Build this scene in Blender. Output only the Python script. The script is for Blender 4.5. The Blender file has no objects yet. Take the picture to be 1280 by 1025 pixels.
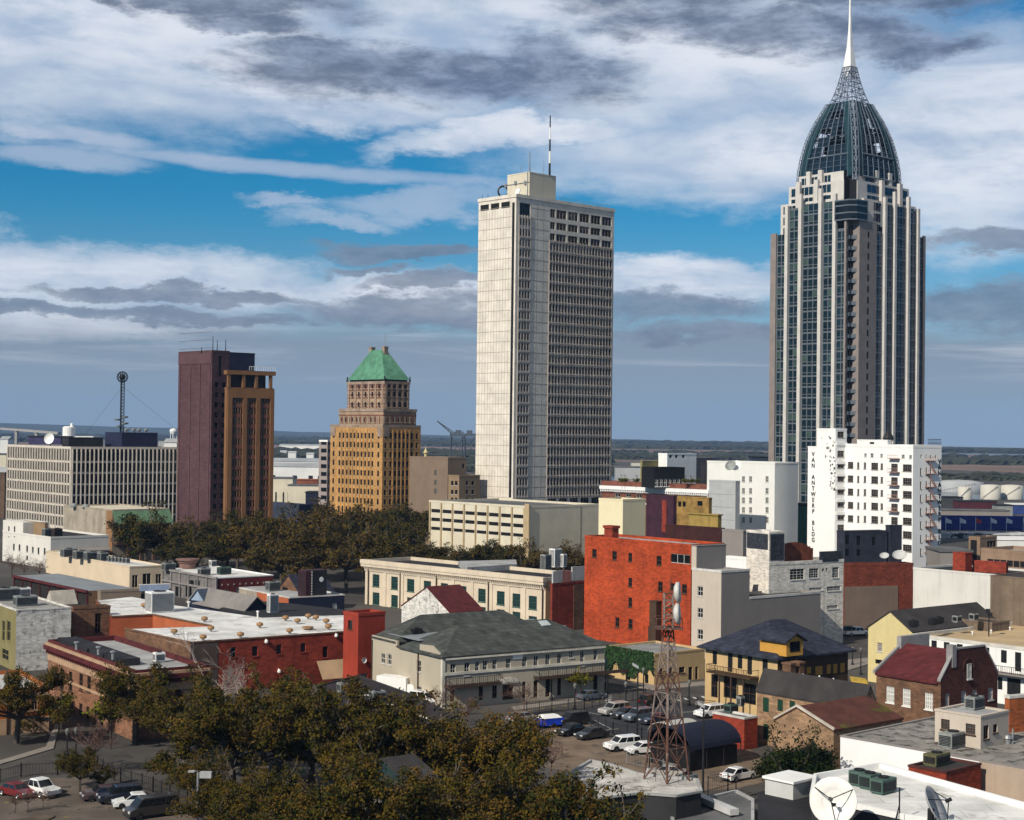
import bpy, math, random
from mathutils import Vector, Matrix
random.seed(7)
SC = bpy.context.scene
COL = SC.collection
R = math.radians
# ------------------------------------------------------------------ camera
FPX, PITCH, ROLL, CAMH = 2000.0, 0.01425, 0.0120, 40.0
cF = Vector((0, math.cos(PITCH), math.sin(PITCH)))
cU0 = Vector((0, -math.sin(PITCH), math.cos(PITCH)))
cR0 = Vector((1, 0, 0))
cR = cR0 * math.cos(ROLL) + cU0 * math.sin(ROLL)
cU = cU0 * math.cos(ROLL) - cR0 * math.sin(ROLL)
CAM = Vector((0, 0, CAMH))
cam_d = bpy.data.cameras.new('camera')
cam = bpy.data.objects.new('camera', cam_d)
COL.objects.link(cam)
cam.matrix_world = Matrix(((cR.x, cU.x, -cF.x, CAM.x), (cR.y, cU.y, -cF.y, CAM.y), (cR.z, cU.z, -cF.z, CAM.z), (0, 0, 0, 1)))
cam_d.sensor_width = 36
cam_d.lens = 36 * FPX / 1280
cam_d.clip_start = 1
cam_d.clip_end = 60000
SC.camera = cam
# ------------------------------------------------------------------ light
SUN_AZ, SUN_EL = math.atan2(-0.65, -0.76), R(36)
sun_dir = Vector((math.sin(SUN_AZ) * math.cos(SUN_EL), math.cos(SUN_AZ) * math.cos(SUN_EL), math.sin(SUN_EL)))
sd = bpy.data.lights.new('sun', 'SUN')
sd.energy = 4.8
sd.angle = R(0.5)
sd.color = (1.0, 0.93, 0.80)
so = bpy.data.objects.new('sun', sd)
so.rotation_euler = (-sun_dir).to_track_quat('-Z', 'Y').to_euler()
so.location = (0, 0, 300)
COL.objects.link(so)
SC.view_settings.view_transform = 'Standard'
SC.view_settings.look = 'None'
SC.view_settings.exposure = 0.0
SC.view_settings.gamma = 1.0
SC.view_settings.use_curve_mapping = False
cy = SC.cycles
cy.use_denoising = True
cy.max_bounces = 5
cy.diffuse_bounces = 2
cy.glossy_bounces = 3
cy.transmission_bounces = 4
cy.transparent_max_bounces = 8
cy.volume_bounces = 0
cy.caustics_reflective = False
cy.caustics_refractive = False
# ------------------------------------------------------------------ sky
W = bpy.data.worlds.new('World')
SC.world = W
W.use_nodes = True
nt = W.node_tree
nt.nodes.clear()


class NG:
    """small helper to write node maths"""
    def __init__(s, nt): s.nt = nt
    def n(s, t, **k):
        o = s.nt.nodes.new(t)
        for a, b in k.items(): setattr(o, a, b)
        return o
    def put(s, sock, v):
        if isinstance(v, bpy.types.NodeSocket): s.nt.links.new(v, sock)
        else: sock.default_value = v
    def m(s, op, a, b=0.0, c=0.0, clamp=False):
        o = s.n('ShaderNodeMath', operation=op); o.use_clamp = clamp
        s.put(o.inputs[0], a); s.put(o.inputs[1], b)
        if op == 'MULTIPLY_ADD': s.put(o.inputs[2], c)
        return o.outputs[0]
    def ss(s, v, a, b):
        o = s.n('ShaderNodeMapRange', interpolation_type='SMOOTHSTEP')
        s.put(o.inputs[0], v); o.inputs[1].default_value = a; o.inputs[2].default_value = b
        return o.outputs[0]
    def noise(s, vec, scale, detail=5, rough=.55, dist=0.0):
        o = s.n('ShaderNodeTexNoise'); s.put(o.inputs['Vector'], vec)
        o.inputs['Scale'].default_value = scale; o.inputs['Detail'].default_value = detail
        o.inputs['Roughness'].default_value = rough; o.inputs['Distortion'].default_value = dist
        return o.outputs['Fac']
    def comb(s, x, y, z=0.0):
        o = s.n('ShaderNodeCombineXYZ'); s.put(o.inputs[0], x); s.put(o.inputs[1], y); s.put(o.inputs[2], z)
        return o.outputs[0]
    def mix(s, f, a, b, bt='MIX'):
        o = s.n('ShaderNodeMix', data_type='RGBA', blend_type=bt); s.put(o.inputs[0], f)
        s.put(o.inputs[6], a if isinstance(a, bpy.types.NodeSocket) else (*a, 1)); s.put(o.inputs[7], b if isinstance(b, bpy.types.NodeSocket) else (*b, 1))
        return o.outputs[2]


g = NG(nt)
tc = g.n('ShaderNodeTexCoord')
sep = g.n('ShaderNodeSeparateXYZ')
nt.links.new(tc.outputs['Generated'], sep.inputs[0])
dx, dy, dz = sep.outputs
AZ = g.m('MULTIPLY', g.m('ARCTAN2', dx, dy), 57.2958)            # degrees right of the view axis
EL = g.m('MULTIPLY', g.m('ARCSINE', dz), 57.2958)                # degrees of elevation
P = g.comb(AZ, EL)
# warp the coordinates a little so that no cloud edge is an ellipse
def sepxy(v):
    o = g.n('ShaderNodeSeparateXYZ'); nt.links.new(v, o.inputs[0]); return o.outputs
wn = g.n('ShaderNodeTexNoise')
nt.links.new(g.comb(g.m('MULTIPLY', AZ, .16), g.m('MULTIPLY', EL, .42)), wn.inputs['Vector'])
wn.inputs['Scale'].default_value = 1.0; wn.inputs['Detail'].default_value = 9; wn.inputs['Roughness'].default_value = .66
wc = g.n('ShaderNodeSeparateColor'); nt.links.new(wn.outputs['Color'], wc.inputs[0])
AW = g.m('MULTIPLY_ADD', g.m('SUBTRACT', wc.outputs[0], .5), 5.5, AZ)
EW = g.m('MULTIPLY_ADD', g.m('SUBTRACT', wc.outputs[1], .5), 3.4, EL)
fine = g.noise(g.comb(g.m('MULTIPLY', AZ, .42), g.m('MULTIPLY', EL, 1.15)), 1.0, 10, .66, .15)
veil = g.noise(g.comb(g.m('MULTIPLY', AZ, .10), g.m('MULTIPLY', g.m('ADD', EL, g.m('MULTIPLY', AZ, .06)), .42)), 1.0, 6, .56, .5)


def blob(px, py, rx, ry, tilt=0.0, soft=.9, wq=1.0):
    """soft elongated cloud mask centred where the sky direction (px, py) of the photograph lies; radii in degrees"""
    a0 = math.degrees(math.atan((px - 640) / FPX)); e0 = (541 + .012 * (px - 640) - py) / FPX * 57.2958
    aw, ew = (AW, EW) if wq == 1.0 else (g.m('MULTIPLY_ADD', g.m('SUBTRACT', AW, AZ), wq, AZ), g.m('MULTIPLY_ADD', g.m('SUBTRACT', EW, EL), wq, EL))
    da = g.m('SUBTRACT', aw, a0)
    de = g.m('MULTIPLY_ADD', da, -tilt, g.m('SUBTRACT', ew, e0))
    q = g.m('ADD', g.m('POWER', g.m('ABSOLUTE', g.m('DIVIDE', da, rx)), 2.0), g.m('POWER', g.m('ABSOLUTE', g.m('DIVIDE', de, ry)), 2.0))
    q = g.m('MULTIPLY_ADD', g.m('SUBTRACT', fine, .5), 1.5, q)
    return g.ss(q, 1.0 + soft * .8, 1.0 - soft)


def union(l):
    o = l[0]
    for x in l[1:]: o = g.m('MAXIMUM', o, x)
    return o


white = union([blob(130, 60, 9.5, 3.2, 0, 1.0), blob(330, 112, 9, 1.2, -.10, 1.0), blob(100, 352, 12, 1.25, -.03, .9), blob(430, 368, 8, .8, -.05, .9),
               blob(960, 190, 9, 1.8, .06, 1.0), blob(1220, 190, 5, 4.0, 0, .9), blob(860, 70, 9, 3.0, 0, 1.0), blob(640, 172, 5, .7, .10, .9),
               blob(850, 345, 6, .8, 0, .9),  blob(690, 45, 4, 2.5, 0, 1.0),
               blob(40, 420, 7, .5, 0, .9), blob(550, 55, 4, 2, 0, 1)])
thin = union([blob(330, 213, 9, .26, -.055, 1.0, .22), blob(80, 212, 3.0, .45, -.03, .8, .5), blob(90, 185, 3.0, .25, -.08, 1.0, .4), blob(420, 272, 1.8, .3, 0, 1.0), blob(360, 255, 1.3, .28, 0, 1.0), blob(520, 250, 3, .5, .05, 1.0)])
dark = union([blob(530, 100, 7.2, 1.05, -.02, .75), blob(440, 88, 4.8, .7, 0, .7), blob(660, 95, 2.2, 1.3, 0, .8), blob(250, 18, 5.5, .55, -.05, .8), blob(300, 45, 2.5, .4, -.1, .8), blob(95, 15, 2.2, .5, -.3, .8),
              blob(940, 50, 6.5, .95, -.05, .8), blob(1140, 72, 2.2, .7, 0, .7), blob(1130, 12, 5.5, .6, 0, .8), blob(830, 18, 3.5, .45, 0, .9)])
grey = union([blob(230, 371, 5.0, .36, -.01, .5), blob(150, 402, 6.5, .34, -.02, .5), blob(500, 312, 2.9, .42, .03, .6), blob(465, 338, 1.3, .2, 0, .6),
              blob(525, 358, 2.4, .33, 0, .6), blob(520, 392, 5.0, .6, 0, .7), blob(840, 380, 3.5, .55, 0, .8), blob(1245, 312, 2.4, .55, 0, .6), blob(1235, 395, 3, .8, 0, .8), blob(900, 415, 5, .4, 0, .8)])
lowbank = g.ss(g.m('MULTIPLY_ADD', g.m('SUBTRACT', veil, .5), 3.0, EL), 4.3, 3.0)   # the even grey bank above the horizon
lowbank = g.m('MAXIMUM', lowbank, g.ss(EL, 1.2, .4))
vm = g.m('MAXIMUM', g.m('MULTIPLY', g.ss(veil, .47, .68), .75), 0.0)
vm2 = g.m('MAXIMUM', g.m('MULTIPLY', vm, g.ss(EL, 10.3, 13.0)), g.m('MULTIPLY', g.ss(EL, 17.0, 26.0), g.m('MULTIPLY_ADD', g.ss(veil, .35, .6), .5, .42)))  # cloud cover above the view is added for neutral fill
sky = g.n('ShaderNodeTexSky', sky_type='NISHITA')
sky.sun_disc = False
sky.sun_elevation = SUN_EL
sky.sun_rotation = SUN_AZ
sky.altitude = 0; sky.air_density = 1.0; sky.dust_density = .3; sky.ozone_density = 2.0
bgS = g.n('ShaderNodeBackground')
# clear air: the physical sky, its green held back the way the photograph's deep blue shows it
clear = g.mix(1.0, sky.outputs[0], g.mix(g.ss(EL, 3.0, 9.0), (.48, .72, .95), (.065, .60, .90)), 'MULTIPLY')
nt.links.new(clear, bgS.inputs[0]); bgS.inputs[1].default_value = .085
def bg(col, st=1.0):
    b = g.n('ShaderNodeBackground'); g.put(b.inputs[0], col if isinstance(col, bpy.types.NodeSocket) else (*col, 1)); b.inputs[1].default_value = st; return b.outputs[0]
def mixs(f, a, b):
    o = g.n('ShaderNodeMixShader'); g.put(o.inputs[0], f); nt.links.new(a, o.inputs[1]); nt.links.new(b, o.inputs[2]); return o.outputs[0]
wcol = g.mix(g.ss(g.m('MULTIPLY_ADD', fine, .35, g.m('MULTIPLY', veil, .65)), .34, .60), (.40, .51, .68), (.83, .86, .93))
gcol = g.mix(g.ss(fine, .3, .7), (.15, .19, .27), (.25, .30, .39))
dcol = g.mix(g.ss(fine, .35, .70), (.085, .125, .21), (.30, .37, .52))
s1 = mixs(g.m('MAXIMUM', vm2, g.m('MULTIPLY', white, .93)), bgS.outputs[0], bg(wcol))
s1 = mixs(g.m('MULTIPLY', thin, .5), s1, bg((.62, .66, .78)))
hi = g.m('MULTIPLY', g.ss(EL, 20.0, 32.0), .9)                  # unseen overhead cloud, added and greyed to set the fill light
s1 = mixs(hi, s1, bg(g.mix(veil, (.11, .12, .145), (.29, .305, .33))))
streak = g.noise(g.comb(g.m('MULTIPLY', AZ, .07), g.m('MULTIPLY', EL, 1.1)), 1.0, 6, .6, .4)
lowc = g.mix(g.ss(EL, 0.3, 4.2), (.28, .365, .46), (.235, .29, .37))
lowc = g.mix(g.m('MULTIPLY', g.ss(streak, .50, .68), g.ss(EL, .8, 3.2)), lowc, (.47, .51, .58))
s1 = mixs(g.m('MULTIPLY', lowbank, .92), s1, bg(lowc))
s1 = mixs(g.m('MULTIPLY', grey, .8), s1, bg(gcol))
s1 = mixs(g.m('MULTIPLY', dark, .86), s1, bg(dcol))
out = g.n('ShaderNodeOutputWorld')
nt.links.new(s1, out.inputs[0])

# ------------------------------------------------------------------ pixel <-> place


def ray(px, py):
    return cF * FPX + cR * (px - 640) - cU * (py - 512.5)


def at(px, py, z=0.0):
    d = ray(px, py); t = (z - CAMH) / d.z; return CAM + d * t


def atd(px, py, D):
    d = ray(px, py); return CAM + d * (D / d.y)


def gd(px, py, z=0.0):
    return at(px, py, z).y
# ------------------------------------------------------------------ materials


MATS = {}


def mat(name, col, rough=.85, var=.22, scale=.35, streak=0.0, spec=.25, metal=0.0, brick=None, patch=None, bump=0.0, coat=0.0, tint=None):
    if name in MATS: return MATS[name]
    m = bpy.data.materials.new(name); m.use_nodes = True
    t = m.node_tree; b = t.nodes['Principled BSDF']; q = NG(t)
    c = q.n('ShaderNodeTexCoord').outputs['Object']
    lo = tuple(x * (1 - var) for x in col); hi = tuple(min(1, x * (1 + var)) for x in col)
    f = q.noise(c, scale, 6, .62)
    out = q.mix(q.ss(f, .3, .7), lo, hi)
    if var:
        f2 = q.noise(c, scale * 9, 3, .6)
        out = q.mix(1.0, out, q.mix(f2, (1 - var * .6,) * 3, (1 + var * .5,) * 3), 'MULTIPLY')
    if brick:
        s = q.n('ShaderNodeSeparateXYZ'); t.links.new(c, s.inputs[0])
        v = q.comb(s.outputs[0], s.outputs[1]) if len(brick) > 2 else q.comb(q.m('ADD', s.outputs[0], s.outputs[1]), s.outputs[2])
        k = q.n('ShaderNodeTexBrick'); t.links.new(v, k.inputs[0])
        k.inputs['Color1'].default_value = (.94,) * 3 + (1,) if len(brick) > 2 else (.72, .72, .72, 1); k.inputs['Color2'].default_value = (1.03,) * 3 + (1,) if len(brick) > 2 else (1.25, 1.2, 1.15, 1)
        k.inputs['Mortar'].default_value = (brick[0],) * 3 + (1,)
        k.inputs['Scale'].default_value = 1.0; k.inputs['Mortar Size'].default_value = brick[1] * (.025 if len(brick) > 2 else .06)
        k.inputs['Brick Width'].default_value = brick[1] * 2.4; k.inputs['Row Height'].default_value = brick[1]
        out = q.mix(1.0, out, k.outputs[0], 'MULTIPLY')
    if streak:
        mp = q.n('ShaderNodeMapping'); t.links.new(c, mp.inputs[0]); mp.inputs[3].default_value = (1.3, 1.3, .07)
        f3 = q.noise(mp.outputs[0], 1.0, 5, .65)
        out = q.mix(q.m('MULTIPLY', q.ss(f3, .48, .78), streak), out, tuple(x * .42 for x in col))
    if patch:                                  # (colour, threshold, scale): flaked paint, moss, rust
        f4 = q.noise(c, patch[2], 8, .7)
        out = q.mix(q.ss(f4, patch[1], patch[1] + .06), out, patch[0])
    t.links.new(out, b.inputs['Base Color'])
    b.inputs['Roughness'].default_value = rough
    b.inputs['Specular IOR Level'].default_value = spec
    b.inputs['Metallic'].default_value = metal
    b.inputs['Coat Weight'].default_value = coat
    if bump:
        bp = q.n('ShaderNodeBump'); bp.inputs['Strength'].default_value = bump; bp.inputs['Distance'].default_value = .1
        t.links.new(q.noise(c, scale * 12, 4, .6), bp.inputs['Height']); t.links.new(bp.outputs[0], b.inputs['Normal'])
    MATS[name] = m
    return m


def glass(name, col=(.012, .016, .020), rough=.08, spec=.5):
    return mat(name, col, rough, .5, .11, spec=spec)


GL = glass('window glass', (.008, .010, .012), .12, .28)
GLB = glass('window glass blue', (.006, .014, .045), .07, .5)
GLT = glass('window glass teal', (.007, .022, .033), .07, .45)  # teal sky reflection is part of this colour
GLD = mat('dark opening', (.008, .008, .009), .7, .2)
BLIND = mat('pale window blinds', (.10, .105, .10), .35, .3, .5, spec=.5)
WHITE = mat('white paint', (.80, .79, .77), .6, .06, .3, streak=.15)
TRIMW = mat('white window frame', (.50, .49, .46), .6, .05)
DKMET = mat('dark metal', (.018, .018, .020), .5, .2, 1.0)
GALV = mat('galvanised metal', (.30, .31, .32), .45, .2, .8, metal=.4)
ACGREY = mat('air conditioner casing', (.25, .26, .25), .55, .2, .9)
BLACKROOF = mat('black roofing felt', (.022, .022, .026), .9, .35, .25)
GREYROOF = mat('grey roofing felt', (.12, .12, .125), .9, .3, .15, patch=((.05, .05, .05), .60, .3), brick=(.6, 1.6, 'xy'))
PALEROOF = mat('pale gravel roof', (.36, .36, .36), .9, .2, .2, patch=((.14, .135, .13), .59, .25), brick=(.75, 2.0, 'xy'))
WHITEROOF = mat('white roof membrane', (.69, .68, .66), .7, .2, .22, patch=((.43, .41, .38), .555, .14), brick=(.72, 2.4, 'xy'))
# ------------------------------------------------------------------ mesh builder


class MB:
    def __init__(s): s.v = []; s.f = []; s.mi = []; s.M = None; s.k = 0
    def add(s, vs, fs, k=None):
        o = len(s.v)
        s.v += [(s.M @ Vector(p))[:] for p in vs] if s.M else [tuple(p) for p in vs]
        s.f += [tuple(i + o for i in f) for f in fs]
        s.mi += [s.k if k is None else k] * len(fs)
    def box(s, x0, y0, z0, x1, y1, z1, k=None):
        s.add([(x0, y0, z0), (x1, y0, z0), (x1, y1, z0), (x0, y1, z0), (x0, y0, z1), (x1, y0, z1), (x1, y1, z1), (x0, y1, z1)],
              [(3, 2, 1, 0), (4, 5, 6, 7), (0, 1, 5, 4), (1, 2, 6, 5), (2, 3, 7, 6), (3, 0, 4, 7)], k)
    def quad(s, a, b, c, d, k=None): s.add([a, b, c, d], [(0, 1, 2, 3)], k)
    def poly(s, pts, k=None): s.add(pts, [tuple(range(len(pts)))], k)
    def prism(s, pts, z0, z1, k=None):
        n = len(pts)
        s.add([(x, y, z0) for x, y in pts] + [(x, y, z1) for x, y in pts],
              [tuple(range(n))[::-1], tuple(range(n, 2 * n))] + [(i, (i + 1) % n, n + (i + 1) % n, n + i) for i in range(n)], k)
    def extr(s, pts, vec, k=None):
        """polygon pts (3-D) swept along vec"""
        n = len(pts); v = Vector(vec)
        s.add([tuple(p) for p in pts] + [tuple(Vector(p) + v) for p in pts],
              [tuple(range(n))[::-1], tuple(range(n, 2 * n))] + [(i, (i + 1) % n, n + (i + 1) % n, n + i) for i in range(n)], k)
    def tube(s, p0, p1, r0, r1=None, n=6, k=None, caps=True):
        p0, p1 = Vector(p0), Vector(p1); r1 = r0 if r1 is None else r1
        d = p1 - p0
        if d.length < 1e-6: return
        d.normalize(); a = d.orthogonal().normalized(); b = d.cross(a)
        vs = []
        for p, r in ((p0, r0), (p1, r1)):
            for i in range(n):
                w = 2 * math.pi * (i + .5) / n
                vs.append(tuple(p + (a * math.cos(w) + b * math.sin(w)) * r))
        fs = [(i, (i + 1) % n, n + (i + 1) % n, n + i) for i in range(n)]
        if caps: fs += [tuple(range(n))[::-1], tuple(range(n, 2 * n))]
        s.add(vs, fs, k)
    def lathe(s, prof, n=16, c=(0, 0, 0), k=None):
        vs = []; fs = []
        for r, z in prof:
            for i in range(n):
                w = 2 * math.pi * i / n
                vs.append((c[0] + r * math.cos(w), c[1] + r * math.sin(w), c[2] + z))
        for j in range(len(prof) - 1):
            for i in range(n):
                fs.append((j * n + i, j * n + (i + 1) % n, (j + 1) * n + (i + 1) % n, (j + 1) * n + i))
        s.add(vs, fs, k)
    def mesh(s, name, mats, smooth=False):
        me = bpy.data.meshes.new(name)
        me.from_pydata(s.v, [], s.f)
        for m in (mats if isinstance(mats, (list, tuple)) else [mats]): me.materials.append(m)
        me.polygons.foreach_set('material_index', s.mi)
        if smooth: me.polygons.foreach_set('use_smooth', [True] * len(s.f))
        me.update()
        return me
    def build(s, name, mats, parent=None, smooth=False):
        if not s.v: return None
        return link(name, s.mesh(name, mats, smooth), parent)


def link(name, me, parent=None, loc=None, rz=None):
    o = bpy.data.objects.new(name, me); COL.objects.link(o)
    if parent: o.parent = parent
    if loc is not None: o.location = loc
    if rz is not None: o.rotation_euler = (0, 0, rz)
    return o


def tag(o, label, cat, group=None):
    o['label'] = label; o['category'] = cat
    if group: o['group'] = group
    return o


def empty(name, loc=(0, 0, 0), rz=0.0):
    o = bpy.data.objects.new(name, None); o.location = loc; o.rotation_euler = (0, 0, rz); o.empty_display_size = 1
    COL.objects.link(o); return o


def copy_tree(o, loc, rz=None, label=None, group=None, scale=None):
    r = o.copy(); COL.objects.link(r); r.location = loc
    if rz is not None: r.rotation_euler = (0, 0, rz)
    if scale is not None: r.scale = (scale,) * 3
    if label: r['label'] = label
    if group: r['group'] = group
    for c in list(o.children):
        d = c.copy(); COL.objects.link(d); d.parent = r
        for e in list(c.children):
            f = e.copy(); COL.objects.link(f); f.parent = d
    return r


def struct(o, kind='structure'):
    o['kind'] = kind; return o
# ------------------------------------------------------------------ buildings


WIN = {}


def win_mesh(w, h, style, gl, fr):
    key = (round(w, 2), round(h, 2), style, gl.name, fr.name if fr else '')
    if key in WIN: return WIN[key]
    m = MB(); a = w / 2
    m.quad((-a, .18, 0), (a, .18, 0), (a, .18, h), (-a, .18, h), 0)
    t = min(.09, w * .12)
    if style in ('sash', 'door', 'grid'):
        for x0, x1, z0, z1 in ((-a, -a + t, 0, h), (a - t, a, 0, h), (-a + t, a - t, 0, t), (-a + t, a - t, h - t, h)): m.box(x0, .10, z0, x1, .17, z1, 1)
        m.box(-a + t, .11, h * .5 - .05, a - t, .165, h * .5 + .05, 1)
        m.box(-.04, .12, t, .04, .16, h - t, 1)
        if style == 'grid':
            for q in (.25, .75): m.box(-a + t, .125, h * q - .03, a - t, .155, h * q + .03, 1)
            for q in (-.5, .5): m.box(q * a - .03, .13, t, q * a + .03, .15, h - t, 1)
    elif style == 'strip':
        n = max(2, int(w / 1.3))
        for i in range(1, n): m.box(-a + w * i / n - .05, .10, 0, -a + w * i / n + .05, .17, h, 1)
        m.box(-a, .09, 0, a, .168, t, 1); m.box(-a, .09, h - t, a, .168, h, 1)
    elif style == 'shutter':
        m.box(-a, .02, 0, -.02, .10, h, 1); m.box(.02, .02, 0, a, .10, h, 1)
    elif style == 'mid':
        m.box(-a, .1, h * .5 - .06, a, .17, h * .5 + .06, 1)
    if style in ('sill', 'sash', 'mid', 'grid'):
        m.box(-a - .1, -.10, -.16, a + .1, .12, -.004, 1)
    me = m.mesh('window', [gl, fr or TRIMW])
    WIN[key] = me
    return me


class Bld:
    """a rectangular building: near corner at the photo column px, right-hand face F runs away along th degrees right of the view axis,
    left-hand face L runs away at right angles to it; z of the top from pixel row py at distance D"""
    def __init__(s, name, label, cat, px, py, D, th, pxL, pxR, wall, roof=None, base=0.0, parapet=.8, coping=None, cop_out=.06, group=None, L=None, W_=None, H=None):
        s.c = atd(px, py, D); s.H = s.c.z - base if H is None else H; s.base = base
        s.top = base + s.H
        t = R(th)
        s.e1 = Vector((math.sin(t), math.cos(t))); s.e2 = Vector((-math.cos(t), math.sin(t)))
        s.W = W_ or s._len(s.e1, pxR, py); s.L = L or s._len(s.e2, pxL, py)
        s.root = empty(name, (s.c.x, s.c.y, base), math.pi / 2 - t)
        tag(s.root, label, cat, group)
        s.wall, s.roofm, s.par = wall, roof, parapet
        s.cop = coping or wall; s.cop_out = cop_out
        s.op = {'F': [], 'L': []}
        s.mb = MB()
    def _len(s, e, px, py):
        d = ray(px, py)                                             # c + w e = k d
        a, b, c_, d_ = e.x, -d.x, e.y, -d.y
        dt = a * d_ - b * c_
        w = (-s.c.x * d_ + b * s.c.y) / dt
        assert .5 < w < 4000, (px, w)
        return w
    def loc(s, p):
        v = Vector((p.x - s.c.x, p.y - s.c.y))
        return Vector((v.dot(s.e1), v.dot(s.e2), p.z - s.base))
    def uv(s, face, px, py, off=0.0):
        o = s.loc(CAM); d = ray(px, py); dl = Vector((Vector((d.x, d.y)).dot(s.e1), Vector((d.x, d.y)).dot(s.e2), d.z))
        if face == 'F':
            t = (off - o.y) / dl.y; p = o + dl * t; return p.x, p.z
        t = (off - o.x) / dl.x; p = o + dl * t; return p.y, p.z
    def onz(s, px, py, z):
        """local point on the level z above the base"""
        return s.loc(at(px, py, z + s.base))
    def W1(s, face, x0, y0, x1, y1, style='sill', gl=None, fr=None, name='window', off=0.0):
        """one opening given by its rectangle in the photograph"""
        cx, cy_ = (x0 + x1) / 2, (y0 + y1) / 2
        ua, _ = s.uv(face, x0, cy_, off); ub, _ = s.uv(face, x1, cy_, off)
        _, va = s.uv(face, cx, y1, off); _, vb = s.uv(face, cx, y0, off)
        s.add(face, (ua + ub) / 2, va, abs(ub - ua), vb - va, style, gl, fr, name)
    def add(s, face, u, v, w, h, style='sill', gl=None, fr=None, name='window'):
        w = max(.3, round(w / .05) * .05); h = max(.3, round(h / .05) * .05)
        M_ = s.W if face == 'F' else s.L
        if u - w / 2 < .1 or u + w / 2 > M_ - .1: return
        if v < .05: h = round((h + v - .05) / .05) * .05; v = .05
        zt = s.H - s.par if s.roofm else s.H
        if v + h > zt - .05: h = zt - .05 - v
        if h < .3: return
        s.op[face].append((u, v, w, h, style, gl or GL, fr, name))
    def grid(s, face, us, vs, w, h, style='sill', gl=None, fr=None, skip=None):
        for v in vs:
            for u in us:
                if skip and skip(u, v): continue
                s.add(face, u, v, w, h, style, gl(u, v) if callable(gl) else gl, fr)
    @staticmethod
    def panel(mb, face, W, z0, z1, ops, off=0.0, u0=0.0, rec=.2, k=None):
        us = sorted({u0, W} | {round(o[0] - o[2] / 2, 4) for o in ops} | {round(o[0] + o[2] / 2, 4) for o in ops})
        vs = sorted({z0, z1} | {round(o[1], 4) for o in ops} | {round(o[1] + o[3], 4) for o in ops})
        us = [u for i, u in enumerate(us) if i == 0 or u - us[i - 1] > 1e-4]; vs = [v for i, v in enumerate(vs) if i == 0 or v - vs[i - 1] > 1e-4]
        import bisect
        hole = set()
        for o in ops:
            i0 = bisect.bisect_left(us, o[0] - o[2] / 2 - 1e-3); i1 = bisect.bisect_left(us, o[0] + o[2] / 2 - 1e-3)
            j0 = bisect.bisect_left(vs, o[1] - 1e-3); j1 = bisect.bisect_left(vs, o[1] + o[3] - 1e-3)
            for i in range(i0, i1):
                for j in range(j0, j1): hole.add((i, j))
        def P3(u, d, v): return (u, off + d, v) if face == 'F' else (off + d, u, v)
        # merge cells in columns of runs to keep the mesh light
        for j in range(len(vs) - 1):
            i = 0
            while i < len(us) - 1:
                if (i, j) in hole: i += 1; continue
                k2 = i
                while k2 < len(us) - 1 and (k2, j) not in hole: k2 += 1
                mb.quad(P3(us[i], 0, vs[j]), P3(us[k2], 0, vs[j]), P3(us[k2], 0, vs[j + 1]), P3(us[i], 0, vs[j + 1]), k)
                i = k2
        for o in ops:
            a, b, c, d = o[0] - o[2] / 2, o[0] + o[2] / 2, o[1], o[1] + o[3]
            mb.quad(P3(a, 0, c), P3(a, rec, c), P3(a, rec, d), P3(a, 0, d), k); mb.quad(P3(b, 0, c), P3(b, rec, c), P3(b, rec, d), P3(b, 0, d), k)
            mb.quad(P3(a, 0, c), P3(b, 0, c), P3(b, rec, c), P3(a, rec, c), k); mb.quad(P3(a, 0, d), P3(b, 0, d), P3(b, rec, d), P3(a, rec, d), k)
    def windows(s, most=100):
        lst = []
        for face in 'FL':
            for o in s.op[face]: lst.append((face, o))
        lst.sort(key=lambda t: -t[1][2] * t[1][3])
        rest = {}
        cnt = {}
        for i, (face, (u, v, w, h, style, gl, fr, nm)) in enumerate(lst):
            me = win_mesh(w, h, style, gl, fr)
            p = (u, 0, v) if face == 'F' else (0, u, v); rz = 0 if face == 'F' else -math.pi / 2
            cnt[nm] = cnt.get(nm, 0) + 1
            if cnt[nm] <= most: link(nm, me, s.root, p, rz)
            else: rest.setdefault(nm, []).append((me, p, rz))
        for nm, l in rest.items():
            mb = MB(); mats = []
            for me, p, rz in l:
                ix = []
                for m in me.materials:
                    if m not in mats: mats.append(m)
                    ix.append(mats.index(m))
                mb.M = Matrix.Translation(p) @ Matrix.Rotation(rz, 4, 'Z')
                vs = [v.co for v in me.vertices]; o = len(mb.v)
                mb.v += [(mb.M @ v)[:] for v in vs]
                for pl in me.polygons: mb.f.append(tuple(i + o for i in pl.vertices)); mb.mi.append(ix[pl.material_index])
            struct(mb.build(nm, mats, s.root), 'stuff')
    def done(s, walls=True, most=100, backs=True):
        zt = s.H - s.par if s.roofm else s.H
        mb = s.mb
        if walls:
            s.panel(mb, 'F', s.W, 0, zt, s.op['F']); s.panel(mb, 'L', s.L, 0, zt, s.op['L'])
            mb.quad((s.W, 0, 0), (s.W, s.L, 0), (s.W, s.L, zt), (s.W, 0, zt)); mb.quad((0, s.L, 0), (s.W, s.L, 0), (s.W, s.L, zt), (0, s.L, zt))
        mb.build('wall', s.wall, s.root)
        if s.roofm:
            r = MB(); r.quad((.01, .01, zt - .01), (s.W - .01, .01, zt - .01), (s.W - .01, s.L - .01, zt - .01), (.01, s.L - .01, zt - .01)); r.build('roof', s.roofm, s.root)
            if s.par > .05:
                c = MB(); o, t = s.cop_out, .32
                c.box(-o, -o, zt, s.W + o, t, s.H); c.box(-o, s.L - t, zt, s.W + o, s.L + o, s.H)
                c.box(-o, t, zt, t, s.L - t, s.H); c.box(s.W - t, t, zt, s.W + o, s.L - t, s.H)
                c.build('parapet', s.cop, s.root)
        s.windows(most)
        return s
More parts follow.
